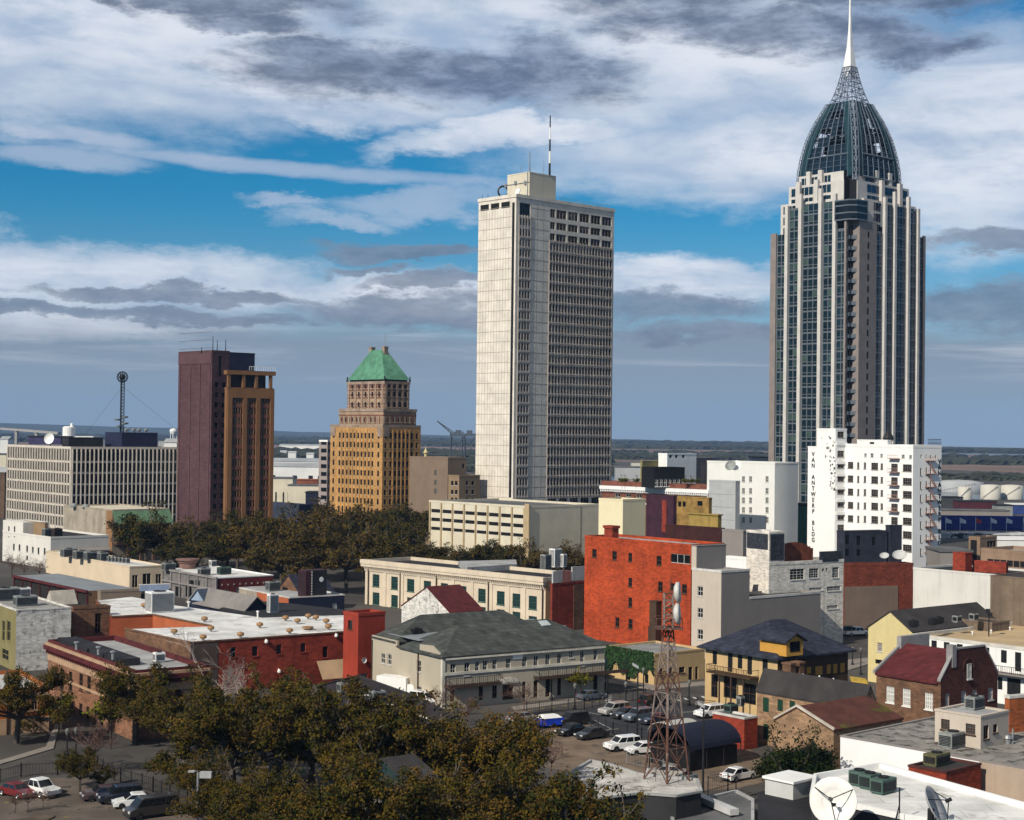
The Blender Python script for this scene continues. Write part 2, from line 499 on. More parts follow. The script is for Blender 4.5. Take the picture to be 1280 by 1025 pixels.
    def part(s, name, mb, mats, smooth=False): return mb.build(name, mats, s.root, smooth)
# ================================================================== towers
CONC = mat('pale precast concrete', (.68, .62, .54), .85, .14, .2, streak=.25)
CONC2 = mat('weathered concrete', (.42, .36, .31), .85, .2, .3, streak=.4)
PAINTC = mat('cream painted render', (.62, .56, .44), .8, .08, .2, streak=.15)


def frange(a, n, step): return [a + i * step for i in range(n)]


def mast(name, label, p, h, r, mats=None, bands=0, group=None, cat='antenna'):
    m = MB()
    n = max(1, bands)
    for i in range(n): m.tube((0, 0, h * i / n), (0, 0, h * (i + 1) / n), r * (1 - .5 * i / n), r * (1 - .5 * (i + 1) / n), 6, i % 2 if bands else 0)
    o = m.build(name, mats or [DKMET]); o.location = p
    return tag(o, label, cat, group)


def white_tower():
    b = Bld('office_tower', 'tall pale concrete office slab with cream rooftop block and masts, centre of the skyline', 'office tower', 645.5, 242, 565, 46, 598.5, 768, CONC, BLACKROOF, parapet=1.2, cop_out=.25)
    fl = 13.07 / 2000 * 565
    zt = b.H
    # right face: blank panel between a 4-window strip and the big window grid
    uA, _ = b.uv('F', 647.5, 400); uB, _ = b.uv('F', 661.7, 400); uC, _ = b.uv('F', 685.7, 400); uD = b.W - 1.0
    _, v0 = b.uv('F', 645.5, 296)
    rnd = random.Random(3)
    rows = [v0 - fl * (i + 1) + .75 for i in range(25)]
    kinds = {}; BL2 = mat('half drawn dark blinds', (.045, .05, .047), .3, .4, .5, spec=.4)
    def gl_(u, v):
        k = round(v, 1)
        if k not in kinds: kinds[k] = rnd.choice([(GL, GL), (GL, BLIND), (GL, GLB), (BLIND, GL), (GL, BL2), (BL2, GL), (BL2, BLIND), (GLB, GL)])
        return kinds[k][0 if rnd.random() < .72 else 1]
    n = 21; st = (uD - uC) / n
    b.grid('F', frange(uC + st / 2, n, st), rows, st * .68, fl * .66, 'mid', gl_, DKMET)
    n4 = 4; st4 = (uB - uA) / n4
    b.grid('F', frange(uA + st4 / 2, n4, st4), rows + [v0 + fl * k + .75 for k in (0, 1)], st4 * .64, fl * .66, 'plain', gl_)
    b.add('F', (uA + uB) / 2, v0 + fl * 2 + .5, (uB - uA) * .94, fl * 1.2, 'strip', GL, DKMET)
    n5 = 6; s5 = (uD - uC) / 5.5
    for r in range(3):
        vv = v0 + .3 + r * fl * 1.12
        hh = fl * (.72 if r < 2 else .86)
        b.add('F', uC + s5 * .25, vv, s5 * .42, hh, 'strip', GL, CONC2)
        for i in range(5): b.add('F', uC + s5 * (1 + i), vv, s5 * .84, hh, 'strip', [GL, GLB][r == 0 and i > 2 or (i + r) % 3 == 0], CONC2)
    # base colonnade
    zb = rows[-1] - .75
    for i in range(6): b.add('F', uC + s5 * (.45 + i * .95), zb - fl * 1.15, s5 * .7, fl * 1.0, 'strip', GL, CONC2)
    # left face: blank panels, dark slot beside the corner pier
    lS, _ = b.uv('L', 641.7, 400); lS2, _ = b.uv('L', 638.5, 400)
    b.add('L', (lS + lS2) / 2, zb, lS2 - lS, zt - zb - 3.0, 'plain', GLD, None, 'recess')
    for i in range(3):
        a = lS2 + .6 + i * (b.L - lS2 - 1.2) / 3
        b.add('L', a + (b.L - lS2) / 6.2, zt - 4.6, (b.L - lS2) / 3 - 1.4, 2.2, 'plain', GLD, None, 'recess')
    b.add('L', b.L * .55, zb - fl * 1.2, b.L * .6, fl * .75, 'strip', GL, CONC2)
    b.done()
    # precast ribs and panel joints
    m = MB()
    for v in rows + [rows[0] + fl]:
        zz = v - .75
        m.box(uC, -.28, zz - .12, uD, -.003, zz + .18); m.box(uA, -.28, zz - .12, uB, -.003, zz + .18)
        for i in range(n + 1): m.box(uC + st * i - .10, -.34, zz - .7, uC + st * i + .10, -.283, zz + .75)
    for i in range(n + 1): m.box(uC + st * i - .16, -.22, rows[-1] - .6, uC + st * i + .16, -.004, v0 - .2)
    for i in range(n4 + 1): m.box(uA + st4 * i - .16, -.22, rows[-1] - .6, uA + st4 * i + .16, -.004, v0 + fl * 2.2)
    b.part('rib', m, CONC2)
    m = MB()
    z = zb
    while z < zt - 3:
        m.box(-.05, lS2 + .2, z - .07, -.004, b.L, z + .07); m.box(uB + .2, -.05, z - .06, uC - .3, -.004, z + .06)
        z += fl * 1.0
    k = lS2
    for i in range(1, 12):
        y = lS2 + (b.L - lS2) * i / 12; m.box(-.04, y - .05, zb, -.005, y + .05, zt - 4.7)
    for i in range(1, 3):
        x = uB + (uC - uB) * i / 3; m.box(x - .03, -.04, zb, x + .03, -.005, zt - 1.5)
    b.part('panel_joint', m, mat('panel joint shadow gap', (.33, .29, .25), .9, .1))
    # rooftop block
    q = atd(662, 214.5, 572)
    p = Bld('rooftop_block', 'cream rendered plant block on top of the tall pale tower', 'plant room', 662, 214.5, 571, 46, 634.5, 695, PAINTC, GREYROOF, base=b.top - 1.0, parapet=.5)
    p.done()
    m = MB()                                               # clutter on its walls
    for i, (y, z) in enumerate(((2, 5), (7, 5.5), (12, 5))):
        m.tube((-.4, y, z), (-.4, y, z + 2), .08); m.box(-.5, y - .5, z + .4, -.1, y + .5, z + 1.6)
    m.tube((-.2, .8, 0), (-.2, .8, p.H), .15); m.tube((-.2, 0, p.H * .62), (-.2, p.L, p.H * .62), .1)
    p.part('panel_antenna', m, GALV)
    zr = p.top
    a = atd(687, 218, 578); mast('striped_mast', 'tall mast banded dark and white on the cream rooftop block', (a.x, a.y, zr - .05), (218 - 143) / 2000 * 578, .42, [DKMET, WHITE], 5)
    for px, top, r, lab in ((662, 187, .30, 'lattice grey whip antenna left of the banded mast'), (679.5, 197, .10, 'thin whip antenna just left of the banded mast'), (651, 204, .10, 'short thin whip antenna near the left end of the cream rooftop block')):
        a = atd(px, 216, 577); mast('whip_antenna', lab, (a.x, a.y, zr - .05), (216 - top) / 2000 * 577, r, [GALV])
    for px, py, lab in ((603, 236, 'antenna cluster at the left roof corner of the tall pale tower'), (610, 234, 'thin antenna second from the left roof corner of the tall pale tower'), (635, 212, 'short antenna pole beside the left edge of the cream rooftop block')):
        a = atd(px, 247, 585); mast('roof_antenna', lab, (a.x, a.y, b.top - 1.2), (247 - py) / 2000 * 585 + .3, .14, [DKMET])
    m = MB()
    c = b.loc(atd(629, 240, 585)); m.lathe([(1.9, -.35), (2.3, 0), (1.9, .35), (1.6, 0), (1.9, -.35)], 18)
    o = m.build('ring_frame', DKMET); o.rotation_euler = (R(90), 0, R(20)); o.location = atd(629, 239.5, 585); tag(o, 'dark round drum frame lying on the roof edge of the tall pale tower', 'drum')
    m = MB(); c = atd(649, 235, 568)
    m.lathe([(0, 0), (.7, .08), (1.3, .35), (1.6, .7)], 14); o = m.build('roof_dish', WHITE, None, True); o.rotation_euler = (R(70), 0, R(-60)); o.location = (c.x, c.y, b.top + 1.0); tag(o, 'small white dish before the cream rooftop block of the tall pale tower', 'satellite dish')
    m = MB()
    for i in range(9): x = b.W * (.42 + .065 * i); m.tube((x, .1, b.H), (x, .1, b.H + 1.1), .04)
    m.tube((b.W * .42, .1, b.H + 1.1), (b.W * .94, .1, b.H + 1.1), .05); m.tube((b.W * .42, .1, b.H + .6), (b.W * .94, .1, b.H + .6), .03)
    b.part('railing', m, GALV)
    # slanted entrance fins at the foot
    return b


WT = white_tower()


def rsa_tower():
    TAUPE = mat('taupe stone cladding', (.235, .20, .185), .6, .10, .3)
    PALE = mat('pale stone cladding', (.54, .51, .48), .6, .08, .3)
    MULL = mat('grey aluminium mullions', (.15, .17, .19), .4, .1, .4, metal=.3)
    STEEL = mat('grey painted steel', (.19, .22, .28), .5, .1, .4)
    TEALM = mat('dark teal metal sheet', (.009, .036, .048), .7, .3, .6, spec=.15)
    DG = 565
    b = Bld('glass_skyscraper', 'tallest tower, blue green glass with pale stone ribs, curved crown and needle spire', 'skyscraper', 1066, 280, DG, 49, 963.5, 1156, MULL, None, parapet=0)
    S = b.L; Wd = b.W
    fl = 13.85 / 2000 * DG
    zA = b.H - 1.0
    def lx(px): return b.uv('L', px, 400)[0]
    def fx(px): return b.uv('F', px, 400)[0]
    # columns of windows (photo columns between the ribs)
    Lc = [(971, 981, 2), (986, 997.5, 2), (1003, 1022, 3), (1028.5, 1040.5, 2), (1045.5, 1057, 2)]
    Fc = [(1094.5, 1102, 2), (1106.5, 1114, 2), (1119, 1131, 3), (1136, 1143.5, 2), (1147.5, 1154, 2)]
    tops = [zA, zA + 8.5, zA + 10, zA + 10, zA - 1]
    rnd = random.Random(5)
    def cols(face, groups, conv):
        for gi, (a, c, n) in enumerate(groups):
            u0, u1 = sorted((conv(a), conv(c))); st = (u1 - u0) / n
            t = (tops if face == 'L' else tops[::-1])[gi]
            z = t - fl + .3
            while z > 2:
                for i in range(n):
                    uc = u0 + st * (i + .5)
                    g1 = (GLT if face == 'L' else GLB)  # one glass on both faces; the sky reflection is put into the tint
                    if rnd.random() < .22: g1 = mat('window glass with pale green blinds', (.05, .085, .075), .2, .3, .3, spec=.5) if face == 'L' else GL
                    b.op[face].append((uc, z + 1.15, st - .35, fl - 1.6, 'plain', g1, None, 'window'))
                    b.op[face].append((uc, z + .12, st - .35, .8, 'plain', GLT if face == 'L' else GLB, None, 'spandrel_pane'))
                z -= fl
    cols('L', Lc, lx); cols('F', Fc, fx)
    nx = 3.6                                              # corner notch
    # walls: the higher middle bays stand 1 m proud of the corner bays but share one skin here
    zB, zC, zD = zA + 9.8, zA + 15.7, zA + 20
    m = b.mb
    # the skin is built per bay so each ends at its own height
    def skin(face, groups, conv, Wf, edges):
        for gi, (a, c, n) in enumerate(groups):
            u0, u1 = edges[gi]
            t = (tops if face == 'L' else tops[::-1])[gi]
            ops = [o for o in b.op[face] if u0 < o[0] < u1]
            b.panel(m, face, u1, 0, t, ops, 0, u0, .25)
    rl = [b.L, lx(983.5), lx(1000.3), lx(1025.3), lx(1043), nx]
    eL = [(rl[i + 1], rl[i]) for i in range(5)]
    rf = [nx, fx(1104.3), fx(1116.5), fx(1133.5), fx(1145.5), Wd]
    eF = [(rf[i], rf[i + 1]) for i in range(5)]
    skin('L', Lc, lx, S, eL); skin('F', Fc, fx, Wd, eF)
    # body behind the skin
    m.box(.6, nx + .3, 0, Wd - .02, S - .02, zA - .03); m.box(nx + .3, .6, 0, Wd - .02, nx + .29, zA - .04)
    m.box(rf[1], .5, zA, rf[4], S - 1, zA + 9.4); m.box(.5, rl[4], zA + .002, rf[1] - .002, rl[1], zA + 9.3)
    m.build('wall', MULL, b.root)
    b.mb = MB()
    b.windows(100)
    # stone ribs (pilasters)
    def pil(face, u, w, d, z0, z1, mt=PALE, nm='stone_rib'):
        q = MB()
        if face == 'L': q.box(-d, u - w / 2, z0, .25, u + w / 2, z1)
        else: q.box(u - w / 2, -d, z0, u + w / 2, .25, z1)
        b.part(nm, q, mt)
    for px, t in ((983.5, zA + 10.2), (1000.3, zA + 14), (1025.3, zA + 15), (1043.2, zA + 12.5)): pil('L', lx(px), 1.4, .9, 0, t)
    for px, t in ((1104.3, zA + 12.5), (1116.5, zA + 15), (1133.5, zA + 14), (1145.5, zA + 10.2)): pil('F', fx(px), 1.3, .9, 0, t)
    pil('L', lx(967) + .1, lx(963.6) - lx(970.5), .5, 0, zA + .6, TAUPE, 'corner_pier'); pil('F', Wd - .6, 1.2, .5, 0, zA + .6, TAUPE, 'corner_pier')
    # near corner: taupe piers either side of a notch with dark balconies
    q = MB(); y1 = lx(1057.5); q.box(-.4, nx - .2, 0, .5, y1, zA + 2.6); q.box(.5, nx - .2, 0, nx, nx + .5, zA + 2.6)
    b.part('corner_pier', q, TAUPE)
    q = MB(); x1 = fx(1094); q.box(nx - .2, -.4, 0, x1, .5, zA + 2.6); q.box(nx - .2, .5, 0, nx + .5, nx - .25, zA + 2.6)
    b.part('corner_pier', q, TAUPE)
    q = MB(); q.box(nx - 1.2, nx - 1.2, 0, nx - .21, nx - .21, zA + 1); b.part('notch_wall', q, GLD)
    z = zA - fl
    while z > 20:
        q = MB(); q.prism([(.5, nx), (nx, .5), (nx, nx - .3), (nx - .3, nx)], z, z + .35); q.tube((.6, nx - .1, z + 1.3), (nx - .1, .6, z + 1.3), .06)
        q.extr([(.55, nx - .1, z + .36), (nx - .1, .55, z + .36), (nx - .1, .55, z + 1.2), (.55, nx - .1, z + 1.2)], (.05, .05, 0))
        b.part('balcony', q, MULL)
        q = MB(); xx = (nx + x1) / 2; q.box(xx - .45, -.43, z + .8, xx + .45, -.403, z + 3.1); b.part('slot_window', q, GLD)
        q = MB(); yy = (nx + y1) / 2 - 1.2; q.box(-.43, yy - .3, z + .8, -.403, yy + .3, z + 3.1); b.part('slot_window', q, GLD)
        z -= fl
    # glass box lodged over the notch
    q = MB()
    gx = 7.4
    q.prism([(-.9, 1.2), (1.2, -.9), (gx, -.9), (gx, gx), (-.9, gx)], zA + 2.65, zA + 9.6, 0)
    for zz in (2.6, 5.0, 7.6, 9.5): q.prism([(-1.0, 1.16), (1.16, -1.0), (gx, -1.0), (gx, gx), (-1.0, gx)], zA + zz, zA + zz + .45, 1)
    b.part('glass_bay', q, [GL, MULL])
    # upper tiers: stone end walls, glass between, ribs
    def tier(i0, i1, z0, z1, nm, ribs, notch):
        q = MB()
        pts = [(i0 + notch, i0), (Wd - i1, i0), (Wd - i1, S - i1), (i0, S - i1), (i0, i0 + notch), (i0 + notch, i0 + notch)]
        q.prism(pts, z0, z1, 0)
        b.part(nm, q, PALE)
        if notch < 5:
            q = MB(); k_ = i0 + notch; q.box(i0 + .25, k_ - .06, z0, k_ - .06, k_ - .004, z1 + .3); q.box(k_ - .06, i0 + .25, z0, k_ - .004, k_ - .061, z1 + .3); b.part('notch_shade_liner', q, GLD)  # near-black liner added so the recess looks deep in shade
        for face in 'LF':
            Wf = (S if face == 'L' else Wd)
            a, c = i0 + notch + 5.6, Wf - i1 - 1.2
            nn = 9; st = (c - a) / nn
            q = MB()
            for i in range(nn):
                z = z1 - fl + .2
                while z > z0 - 3:
                    u = a + st * i
                    if face == 'L': q.box(i0 - .12, u + .15, max(z0, z), i0 - .004, u + st - .15, z + fl - 1.1)
                    else: q.box(u + .15, i0 - .12, max(z0, z), u + st - .15, i0 - .004, z + fl - 1.1)
                    z -= fl
            b.part('window_band', q, GLT if face == 'L' else GLB)  # reflection tint differs by face here too
            q = MB()
            for f_ in ribs:
                u = a + (c - a) * f_
                if face == 'L': q.box(i0 - 1.3, u - .9, z0 - 4, i0 - .003, u + .9, z1 + 1.2)
                else: q.box(u - .9, i0 - 1.3, z0 - 4, u + .9, i0 - .002, z1 + 1.2)
            b.part('stone_rib', q, PALE)
    tier(1.8, 3.2, zA - 2, zB + 1.5, 'upper_tier', (), 7.0)
    tier(2.9, 6.0, zB, zC + 2, 'upper_tier', (.33, .78), 3.4)
    tier(5.2, 8.8, zC, zD + 1.5, 'upper_tier', (.30, .7), 3.0)
    # ---- crown: four curved sails on a square plan, open lattice in their upper part
    cx, cy_ = (Wd + 2.0) / 2 - 2.0, (S + 2.0) / 2 - 2.0
    zc = lambda py: CAMH + (546 - py) / 2000.0 * (DG + 27)
    prof_px = [(228, 64.5), (214, 63.5), (200, 61), (187, 57.5), (175, 53.8), (163, 48.5), (152, 43), (141, 36), (130, 29.5)]
    prof = [(zc(y), w / 2000 * (DG + 27) / 1.41) for y, w in prof_px]
    def pt(side, t, j, out=0.0, pr=None):
        z, a = (pr or prof)[j]; a += out
        x, y = ((t * a, -a), (a, t * a), (-t * a, a), (-a, -t * a))[side]
        return Vector((cx + x, cy_ + y, z))
    NV = 7
    for side in range(4):
        q = MB()
        for j in range(len(prof)):
            q.tube(pt(side, -.72, j), pt(side, .72, j), .11 if j not in (2, 0) else .4, n=4)
        for j in range(len(prof) - 1):
            for k in range(NV):
                t = -.72 + 1.44 * k / (NV - 1)
                q.tube(pt(side, t, j), pt(side, t, j + 1), .22, n=4)
            mid = [(pt(side, -.72, j) + pt(side, -.72, j + 1)) / 2, (pt(side, .72, j) + pt(side, .72, j + 1)) / 2]
            q.tube(mid[0], mid[1], .07, n=4)
        b.part('crown_lattice', q, mat('dark crown steel', (.095, .125, .165), .5, .1, .4))
        q = MB()
        for j in range(8):
            t0 = -.72
            for k in range(NV - 1):
                t0 = -.72 + 1.44 * k / (NV - 1); t1 = t0 + 1.44 / (NV - 1)
                if j > 1 and rnd.random() < (.60 if j < 6 else .2): continue
                q.quad(pt(side, t0, j, -.3), pt(side, t1, j, -.3), pt(side, t1, j + 1, -.3), pt(side, t0, j + 1, -.3))
        b.part('crown_glass', q, mat('crown glass dark blue', (.006, .016, .028), .15, .4, .2, spec=.35))
        for sg in (-1, 1):
            q = MB()
            for j in range(len(prof) - 1):
                e0, e1 = prof[j][1], prof[j + 1][1]
                a_, b_, c_, d_ = pt(side, sg * (1 - 4.6 / e0), j, .1), pt(side, sg * (1 - 1.1 / e0), j, .1), pt(side, sg * (1 - 1.1 / e1), j + 1, .1), pt(side, sg * (1 - 4.6 / e1), j + 1, .1)
                q.extr([a_, b_, c_, d_], {0: (0, .5, 0), 1: (-.5, 0, 0), 2: (0, -.5, 0), 3: (.5, 0, 0)}[side])
            b.part('crown_sail', q, TEALM)
        # floors and core seen through the lattice
    q = MB()
    for j in (1, 2, 4, 5):
        z, a = prof[j]; q.box(cx - a * .8, cy_ - a * .8, z - .25, cx + a * .8, cy_ + a * .8, z + .25)
    q.box(cx - 4.5, cy_ - 4.5, prof[0][0], cx + 4.5, cy_ + 4.5, prof[4][0])
    b.part('crown_floor', q, MULL)
    # corner shafts of lattice
    for si in range(4):
        q = MB()
        prev = None
        zz0 = zA + 9 if si == 0 else prof[0][0]
        lev = [(zz0 + i * (prof[0][0] - zz0) / 5, prof[0][1]) for i in range(5)] * (si == 0) + prof
        def cpt(j, k):
            z, a = lev[j]; a2 = a * (1.0 if k == 1 else .93)
            sx, sy = ((-1, -1), (1, -1), (1, 1), (-1, 1))[si]
            ox, oy = (1.6, 0) if k == 0 else ((0, 0) if k == 1 else (0, 1.6))
            return Vector((cx + sx * (a - ox), cy_ + sy * (a - oy), z))
        for j in range(len(lev)):
            for k in (0, 1):
                q.tube(cpt(j, k), cpt(j, k + 1), .16, n=4)
                if j:
                    q.tube(cpt(j - 1, k), cpt(j, k + 1), .12, n=4); q.tube(cpt(j - 1, k + 1), cpt(j, k), .12, n=4)
            if j:
                for k in range(3): q.tube(cpt(j - 1, k), cpt(j, k), .2, n=4)
        b.part('corner_lattice', q, STEEL)
    # ---- lattice cone
    cone_px = [(131, 25.5), (124, 22), (117, 19), (110, 16.3), (103, 14), (96, 12), (89, 10.2), (83, 8.8)]
    cone = [(zc(y), w / 2000 * (DG + 27) / 1.41) for y, w in cone_px]
    q = MB()
    for side in range(4):
        for j in range(len(cone)):
            q.tube(pt(side, -1, j, 0, cone), pt(side, 1, j, 0, cone), .17, n=4)
            if j:
                for k in range(5):
                    t = -1 + .5 * k; q.tube(pt(side, t, j - 1, 0, cone), pt(side, t, j, 0, cone), .2 if k % 2 == 0 else .13, n=4)
                for k in range(4):
                    t = -1 + .5 * k
                    if (k + j) % 2: q.tube(pt(side, t, j - 1, 0, cone), pt(side, t + .5, j, 0, cone), .11, n=4)
                    else: q.tube(pt(side, t + .5, j - 1, 0, cone), pt(side, t, j, 0, cone), .11, n=4)
    b.part('spire_lattice', q, STEEL)
    # ---- white needle with petals
    sp = [(zc(85), 1.75), (zc(70), 1.3), (zc(58), .85), (zc(40), .52), (zc(22), .36), (zc(-30), .16)]
    q = MB()
    for side in range(4):
        for j in range(len(sp) - 1): q.quad(pt(side, -1, j, 0, sp), pt(side, 1, j, 0, sp), pt(side, 1, j + 1, 0, sp), pt(side, -1, j + 1, 0, sp))
        low = pt(side, 0, 0, .55, sp); low.z = zc(98)
        q.extr([pt(side, -1, 0, 0, sp), low, pt(side, 1, 0, 0, sp)], {0: (0, .12, 0), 1: (-.12, 0, 0), 2: (0, -.12, 0), 3: (.12, 0, 0)}[side])
    b.part('spire', q, WHITE)
    return b


RSA = rsa_tower()


def stepped_tower():
    YB = mat('golden ochre brick', (.45, .255, .095), .9, .16, .12, streak=.12, brick=(.8, .3))
    LIME = mat('weathered limestone band', (.30, .22, .17), .9, .25, .3, streak=.4)
    RED = mat('red terracotta band', (.18, .075, .05), .9, .2, .3)
    COP = mat('green copper roof', (.085, .23, .145), .65, .25, .4, streak=.45)
    SILL = mat('pale window surround', (.52, .40, .24), .85, .12)
    D = 610
    b = Bld('stepped_tower', 'golden brick stepped tower with green copper pyramid roof', 'office tower', 478.5, 531, D, 48, 413.2, 526, YB, GREYROOF, parapet=1.0, coping=LIME)
    fl = 11.8 / 2000 * D
    k = D / 2000.0
    def lu(px): return b.uv('L', px, 560)[0]
    def fu(px): return b.uv('F', px, 560)[0]
    lus = [lu(x) for x in (417, 424.5, 429, 433.8, 438.4, 443, 447.5, 452, 456.6, 461.3, 465.7, 473)]
    fus = [fu(x) for x in (482, 488.5, 494, 499.3, 504.3, 509.3, 514.2, 521)]
    vs = [b.H - (546.5 - 533) * k - fl * i - 1.2 for i in range(0, 13)]
    b.grid('L', lus, vs, 1.15, 2.15, 'sill', GL, SILL); b.grid('F', fus, vs, 1.15, 2.15, 'sill', GL, SILL)
    b.done(most=60)
    m = MB()
    for u in [(lus[i] + lus[i + 1]) / 2 for i in range(1, 10)]: m.box(-.22, u - .28, 6, -.004, u + .28, b.H - 2)
    for u in [(fus[i] + fus[i + 1]) / 2 for i in range(1, 6)]: m.box(u - .28, -.22, 6, u + .28, -.004, b.H - 2)
    b.part('brick_rib', m, YB)
    q = MB(); q.box(-.15, .3, b.H - 4.5, -.005, 3.2, b.H - 1.0); q.box(-.16, b.L - 3.4, b.H - 4.5, -.005, b.L - .2, b.H - 1); q.box(.3, -.15, b.H - 4.5, 3.0, -.005, b.H - 1)
    b.part('stone_corner', q, LIME)
    # two setbacks, drawn about the common axis
    def setb(pxL, pxC, pxR, ytop, ybot, nm, in_):
        z1 = CAMH + (539 - ytop) * (D + 12) / 2000; z0 = b.H - 1.2
        l1 = lu(pxL); l0 = in_; f1 = fu(pxR); f0 = in_
        return f0, l0, f1, l1, z0, z1
    f0, l0, f1, l1, z0, z1 = setb(421.0, 478, 521.5, 513, 534, 'm', .9)
    q = MB(); q.box(f0, l0, z0, f1, l1, z1 - .5, 0); q.box(f0 - .25, l0 - .25, z1 - .5, f1 + .25, l1 + .25, z1 + .6, 1)
    q.box(f0 - .1, l0 - .1, z1 - 2.2, f1 + .1, l1 + .1, z1 - 1.7, 2)
    b.part('middle_tier', q, [LIME if False else mat('mottled buff masonry', (.33, .235, .155), .9, .25, .3, streak=.3), LIME, RED])
    zz = z1
    def wins(face, us, z, h, w, off, mt=GL):
        for u in us:
            w_ = link('window', win_mesh(w, h, 'sill', mt, SILL), b.root, (u, off - .19, z) if face == 'F' else (off - .19, u, z), 0 if face == 'F' else -math.pi / 2)
    lus2 = [x for x in lus[1:11]]; fus2 = fus[1:7]
    for z in (z1 - 4.6, z1 - 8.0): wins('L', lus2, z, 1.8, 1.2, l0); wins('F', fus2, z, 1.8, 1.2, f0)
    q = MB()
    for i in range(19): y = l0 + (l1 - l0) * (i + .5) / 19; q.box(f0 - .16, y - .35, z1 - 5.2, f0 - .005, y + .35, z1 - 2.4, i % 2)
    for i in range(13): x = f0 + (f1 - f0) * (i + .5) / 13; q.box(x - .35, l0 - .16, z1 - 5.2, x + .35, l0 - .005, z1 - 2.4, i % 2)
    b.part('ornament_band', q, [LIME, RED])
    f0b, l0b, f1b, l1b = 2.6, 2.6, fu(516.0), lu(426.8)
    zU = CAMH + (539 - 478) * (D + 16) / 2000
    q = MB(); q.box(f0b, l0b, zz, f1b, l1b, zU, 0)
    for i, z in enumerate((zz + 1.0, zz + 2.2, zz + 4.6, zz + 5.8, zz + 7.6, zz + 8.8, zU - 1.6)): q.box(f0b - .08 - .01 * i, l0b - .08 - .01 * i, z, f1b + .08, l1b + .08, z + .55, 1)
    q.box(f0b - .3, l0b - .3, zU - .9, f1b + .3, l1b + .3, zU + .2, 2)
    b.part('upper_tier', q, [mat('mottled buff masonry', (.33, .235, .155)), RED, LIME])
    nb = 5
    for zq in (zz + 1.2, zz + 5.2, zz + 8.4):
        wins('L', [l0b + (l1b - l0b) * (i + .75) / 5.5 for i in range(5)], zq, 2.0, .95, f0b - .14); wins('F', [f0b + (f1b - f0b) * (i + .75) / 4.5 for i in range(4)], zq, 2.0, .95, l0b - .14)
    q = MB()
    for i in range(6): y = l0b + (l1b - l0b) * (i + .25) / 5.5; q.box(f0b - .3, y - .45, zz, f0b - .15, y + .45, zU - 1)
    for i in range(5): x = f0b + (f1b - f0b) * (i + .25) / 4.5; q.box(x - .45, l0b - .3, zz, x + .45, l0b - .15, zU - 1)
    b.part('stone_pier', q, LIME)
    # copper hipped roof with a short ridge, two chimneys and a flagpole
    q = MB(); zr0 = zU + .9; zr1 = CAMH + (539 - 438.5) * (D + 22) / 2000
    q.box(f0b + .6, l0b + .6, zU + .2, f1b - .6, l1b - .6, zr0, 1)
    a0, a1, c0, c1 = f0b - .1, f1b + .1, l0b - .1, l1b + .1; xm = (a0 + a1) / 2
    r0, r1 = c0 + (c1 - c0) * .36, c1 - (c1 - c0) * .36
    V = [(a0, c0, zr0), (a1, c0, zr0), (a1, c1, zr0), (a0, c1, zr0), (xm - 1.2, r0, zr1), (xm + 1.2, r0, zr1), (xm + 1.2, r1, zr1), (xm - 1.2, r1, zr1)]
    q.add(V, [(0, 1, 5, 4), (1, 2, 6, 5), (2, 3, 7, 6), (3, 0, 4, 7), (4, 5, 6, 7), (0, 3, 2, 1)], 0)
    b.part('copper_roof', q, [COP, GLD])
    q = MB()
    for i in range(1, 14):                                  # standing seams
        t = i / 14; q.tube((a0, c0 + (c1 - c0) * t, zr0), (xm - 1.2, r0 + (r1 - r0) * t, zr1), .09, n=4); q.tube((a0 + (a1 - a0) * t, c0, zr0), (xm - 1.2 + 2.4 * t, r0, zr1), .09, n=4)
    b.part('roof_seam', q, COP)
    for y in (r0 - .6, r1 + 1.0):
        q = MB(); q.box(xm - .9, y - .8, zr1 - 2.2, xm + .9, y + .8, zr1 + 1.1); q.box(xm - 1.05, y - .95, zr1 + .8, xm + 1.05, y + .95, zr1 + 1.3); b.part('chimney', q, LIME)
    q = MB(); q.tube((xm, r0 - .6, zr1 + 1.3), (xm, r0 - .6, zr1 + 6.5), .10); b.part('flagpole', q, GALV)
    for x, y in ((a0, c1), (a0, c0), (a1, c0)):
        q = MB(); q.lathe([(.3, 0), (.5, .5), (.2, 1.1), (.35, 1.6), (0, 2.1)], 8, (x, y, zU + .2)); b.part('finial', q, DKMET)
    return b


YT = stepped_tower()


